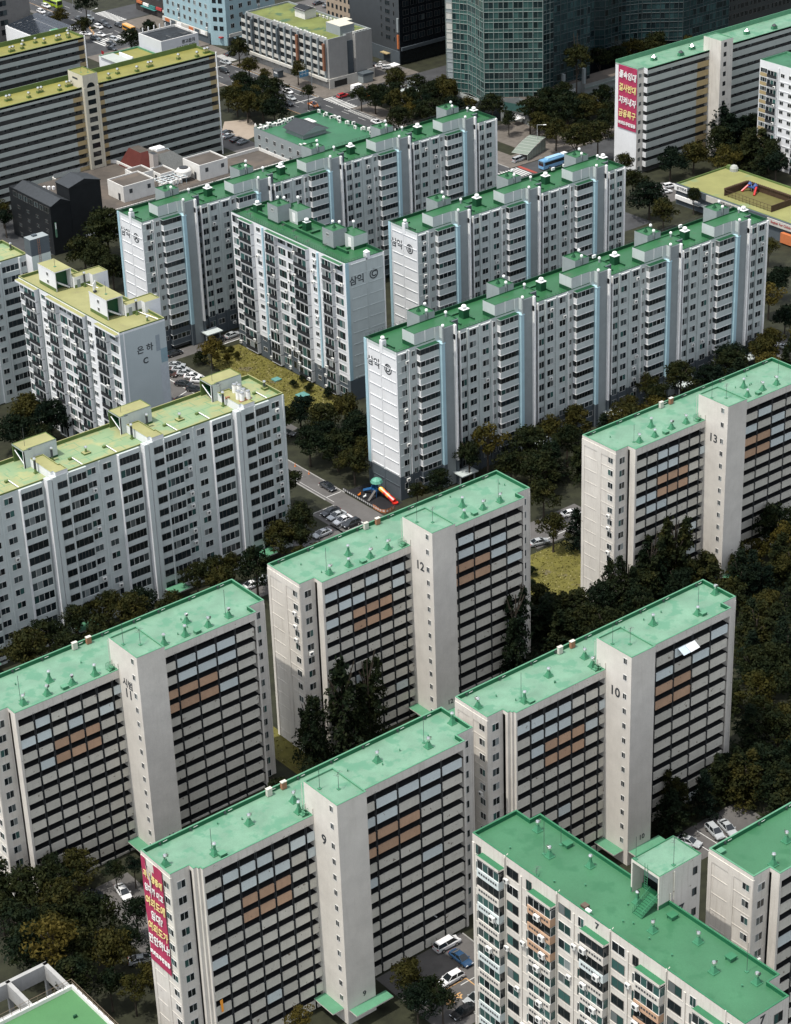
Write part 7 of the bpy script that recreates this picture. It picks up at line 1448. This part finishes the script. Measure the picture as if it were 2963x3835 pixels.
def shelter():
    root = thing('bus_shelter', 'long arched glass shelter on the pavement by the blue bus', 'shelter', (450, 508.5, 0)); b = MB(); fr_ = flat('shelter_frame', (.30, .32, .29), .5); gl_ = glass('shelter_glass', (.17, .20, .17), .15, .1)
    pts = [(445.2+1.6*k, 507.0+.55*k) for k in range(8)]
    for i in range(7):
        z0, z1 = 2.2+2.2*math.sin(i/7*1.6), 2.2+2.2*math.sin((i+1)/7*1.6); (xa, ya), (xb, yb) = pts[i], pts[i+1]
        b.face([(xa+1, ya-2.6, z0), (xb+1, yb-2.6, z1), (xb-1, yb+2.6, z1), (xa-1, ya+2.6, z0)], gl_)
        b.bar((xa+1, ya-2.6, z0+.03), (xa-1, ya+2.6, z0+.03), .07, fr_); b.bar((xa+1, ya-2.6, z0), (xb+1, yb-2.6, z1), .08, fr_); b.bar((xa-1, ya+2.6, z0), (xb-1, yb+2.6, z1), .08, fr_); b.bar((xa+1, ya-2.6, 0), (xa+1, ya-2.6, z0), .06, fr_)
        b.face([(xa+1, ya-2.6, .3), (xb+1, yb-2.6, .3), (xb+1, yb-2.6, z1-.4), (xa+1, ya-2.6, z0-.4)], gl_)
    part(b, 'roof', root)
shelter()
def parasol(x, y, label):
    root = thing('parasol', label, 'parasol', (x, y, 0), 'white parasols'); b = MB(); b.bar((x, y, 0), (x, y, 3), .05, PIPE); part(b, 'pole', root); b = MB(); b.rings(x, y, [(2.2, 2.4), (.05, 3.2)], 4, TRIMW, rot=.8, cap=False); part(b, 'canopy', root)
parasol(461.0, 539.8, 'white parasol on the left side of the plaza path'); parasol(467.2, 533.6, 'white parasol on the right side of the plaza path'); parasol(474.9, 607.6, 'pale round parasol at the shops by the dark tower')
def road_sign(x, y):
    root = thing('road_sign', 'blue overhead road sign at the corner of the mossy roofed office', 'road sign', (x, y, 0)); b = MB(); b.rings(x, y, [(.13, 0), (.1, 6.5)], 8, GREYM); b.bar((x, y, 6.3), (x-4.5, y, 6.4), .08, GREYM); part(b, 'pole', root)
    b = MB(); b.box(x-5.0, x-1.2, y-.05, y+.05, 5.2, 7.2, flat('blue_sign_plate', (.05, .19, .32), .4)); b.box(x-4.0, x-3.9, y-.07, y-.05, 5.6, 6.9, TRIMW); b.box(x-4.8, x-1.6, y-.07, y-.05, 6.2, 6.3, TRIMW); b.box(x-2.4, x-2.3, y-.07, y-.05, 5.6, 6.9, TRIMW); part(b, 'sign_plate', root)
road_sign(441.3, 611.5)
def kiosk():
    root = thing('kiosk', 'small dark kiosk on the pavement before the mossy roofed office', 'kiosk', (441.0, 631, 0)); b = MB(); b.box(439.9, 442.1, 629.5, 632.5, .12, 2.5, GREYD); b.box(439.6, 442.4, 629.2, 632.8, 2.5, 2.75, PIPE); b.box(439.85, 439.9, 630, 632, 1.6, 2.4, TRIMW); part(b, 'body', root)
kiosk()
def park_hut():
    root = thing('park_building', 'small grey service building among the park trees', 'building', (460, 581, 0)); b = MB(); b.box(462.6, 466.0, 580.8, 585, 0, 4.4, GREYM, top=GREYW); b.box(455.0, 462.6, 577.6, 584, 0, 2.4, PW, top=GREYW); part(b, 'wall', root); b = MB(); b.box(463.6, 464.6, 580.75, 580.8, .3, 2.5, TRIMW); part(b, 'door', root)
park_hut()
def flagpole():
    root = thing('flagpole', 'flagpole with a red and white flag behind the long ochre roofed block', 'flag', (397.0, 677, 0)); b = MB(); b.rings(397.0, 677, [(.09, 0), (.05, 9.4)], 8, GREYM); part(b, 'pole', root)
    b = MB(); b.face([(397, 677, 9.2), (397.8, 676.4, 8.6), (397.7, 676.5, 7.2), (397, 677, 7.9)], PAINT['red']); b.face([(397, 677, 7.9), (397.7, 676.5, 7.2), (397.5, 676.6, 5.6), (397, 677, 6.4)], TRIMW); part(b, 'flag', root)
flagpole()
def playground():
    sheet('play_surface', [[(267.9, 366.5), (274.4, 366.2), (274.4, 353.4), (268.6, 352.2), (267.9, 354)]], .025, mat('black_rubber_surface', (.012, .012, .014), amt=.25))
    root = thing('play_slide', 'play tower with a green roof and an orange and red tube slide', 'slide', (272.3, 359, 0)); OR = flat('orange_plastic', (.75, .20, .02), .3); RD = flat('red_plastic_tube', (.55, .03, .02), .3); YL = flat('yellow_plastic', (.75, .42, .03), .3); BL = flat('blue_play_plastic', (.02, .10, .25), .35); GN = flat('green_play_roof', (.10, .30, .22), .4)
    b = MB()
    for dx in (-.8, .8):
        for dy in (-.8, .8): b.bar((272.3+dx, 360+dy, 0), (272.3+dx, 360+dy, 3.6), .08, BL)
    b.box(271.4, 273.2, 359.1, 360.9, 1.6, 1.75, BL); b.box(271.4, 273.2, 360.85, 360.9, 1.75, 2.6, BL); part(b, 'frame', root)
    b = MB(); b.rings(272.3, 360, [(1.5, 3.5), (1.2, 4.1), (.5, 4.5), (.1, 4.6)], 8, GN); part(b, 'roof', root)
    b = MB(); p0, p1 = Vector((272.4, 359.0, 2.3)), Vector((272.8, 354.4, .6)); cols = (YL, OR, RD, OR, RD, RD)
    for i in range(6): b.bar(tuple(p0.lerp(p1, i/6)), tuple(p0.lerp(p1, (i+1)/6)), .55 if i < 5 else .62, cols[i], 10)
    b.rings(272.85, 354.1, [(.7, .1), (.75, .4)], 10, RD); part(b, 'tube_slide', root)
    b = MB(); b.bar((271.4, 359.6, 1.7), (268.8, 358.9, .2), .3, flat('steel_slide', (.16, .15, .14), .4), 4); part(b, 'open_slide', root)
    b = MB(); b.bar((272, 361, 1.6), (270.9, 363.2, .6), .35, BL, 6); part(b, 'climbing_tunnel', root)
    for i, (x, y, m, l) in enumerate(((268.9, 362.3, OR, 'orange spring rider beside the playground fence'), (269.3, 360.8, TRIMW, 'white spring rider nearest the play tower'))):
        r_ = thing('spring_rider', l, 'spring rider', (x, y, 0)); b = MB(); b.bar((x, y, 0), (x, y, .4), .09, PIPE); b.bar((x-.35, y, .5), (x+.35, y, .55), .2, m, 6); b.bar((x+.25, y, .6), (x+.4, y, 1.0), .12, m, 6); part(b, 'body', r_)
    fr_ = thing('playground_fence', 'low dark playground fence with round white pictures, orange at its end', 'fence', (267.8, 360, 0)); pts = [(267.75, 367-.75*k) for k in range(19)]+[(267.9, 352.7), (268.4, 351.9), (269.2, 351.8), (270.2, 352.0), (271.2, 352.3)]
    b = MB(); w = MB(); FD = flat('dark_fence_board', (.02, .02, .022), .6)
    for i in range(len(pts)-1):
        (xa, ya), (xb, yb) = pts[i], pts[i+1]; hz = .95+.12*math.sin(i*1.3); m = FD if i < 15 else flat('orange_fence_board', (.42, .16, .07), .6)
        b.face([(xa, ya, .05), (xb, yb, .05), (xb, yb, hz), (xa, ya, hz)], m); b.face([(xa+.05, ya, hz), (xb+.05, yb, hz), (xb+.05, yb, .05), (xa+.05, ya, .05)], m); b.face([(xa, ya, hz), (xb, yb, hz), (xb+.05, yb, hz), (xa+.05, ya, hz)], m)
        d = Vector((xb-xa, yb-ya, 0)).normalized(); n = Vector((d.y, -d.x, 0)); n = -n if n.x > 0 and i < 18 else n; c = Vector(((xa+xb)/2, (ya+yb)/2, .55))+n*.02
        for r0, r1 in ((.16, .26), (0, .08)):
            for k in range(8):
                t0, t1 = k*math.pi/4, (k+1)*math.pi/4; q = lambda r, t: tuple(c+d*(r*math.cos(t))+Vector((0, 0, r*math.sin(t)))); w.face([q(r0, t0), q(r1, t0), q(r1, t1), q(r0, t1)], TRIMW)
    part(b, 'board', fr_); part(w, 'picture', fr_)
playground()
def cone(x, y, label): root = thing('traffic_cone', label, 'cone', (x, y, 0), 'traffic cones'); b = MB(); b.rings(x, y, [(.16, .02), (.05, .9)], 8, PAINT['orange']); b.box(x-.2, x+.2, y-.2, y+.2, .02, .06, PAINT['orange']); part(b, 'body', root)
cone(266.9, 384.3, 'orange cone at the upper corner of the marked bay'); cone(267.0, 379.0, 'orange cone at the lower corner of the marked bay'); cone(264.9, 387.5, 'orange cone in the lane above the marked bay')
for x, y, s, l in ((291.8, 426.2, 1.0, 'upper teal hatch cover in the lawn'), (291.2, 414.2, 1.35, 'lower teal hatch cover in the lawn')): b = MB(); b.box(x-s, x+s, y-s, y+s, .03, .35, flat('teal_hatch', (.10, .25, .23), .5)); solo(b, 'hatch_cover', l, 'hatch', (x, y, 0), 'hatch covers in the lawn')
b = MB()
for i, (a, c) in enumerate(((237.0, 238.6), (238.7, 241.0))): b.face([(a, 229.3, 34.55), (c, 229.3, 34.6), (c+.5, 228.3+.1*i, 33.4), (a+.5, 228.3, 33.35)], flat('white_sheet_cloth', (.75, .76, .78), .8) if i else flat('pale_blue_sheet_cloth', (.55, .64, .72), .8))
solo(b, 'bedding', 'white and pale blue sheets aired over a top balcony of block 10', 'bedding', (239, 229, 34))
b = MB(); b.face([(138.9, 228.75, 11.9), (139.4, 228.7, 12.0), (139.35, 228.55, 9.7), (139.0, 228.6, 9.6)], flat('orange_cloth', (.7, .28, .03), .8)); b.face([(139.0, 228.6, 9.6), (139.35, 228.55, 9.7), (139.4, 228.7, 12.0), (138.9, 228.75, 11.9)], MATS['orange_cloth']); solo(b, 'cloth', 'orange cloth hanging from a lower balcony of block 9', 'cloth', (139, 228.6, 11))
b = MB(); b.box(179.4, 181.2, 209.9, 210.1, .5, 2.8, TRIMW); b.box(179.6, 181, 209.85, 209.9, 1.6, 2.5, GREYM); solo(b, 'notice_board', 'white notice board at the foot of block 7', 'sign', (180.3, 210, 0))
set_lettering()
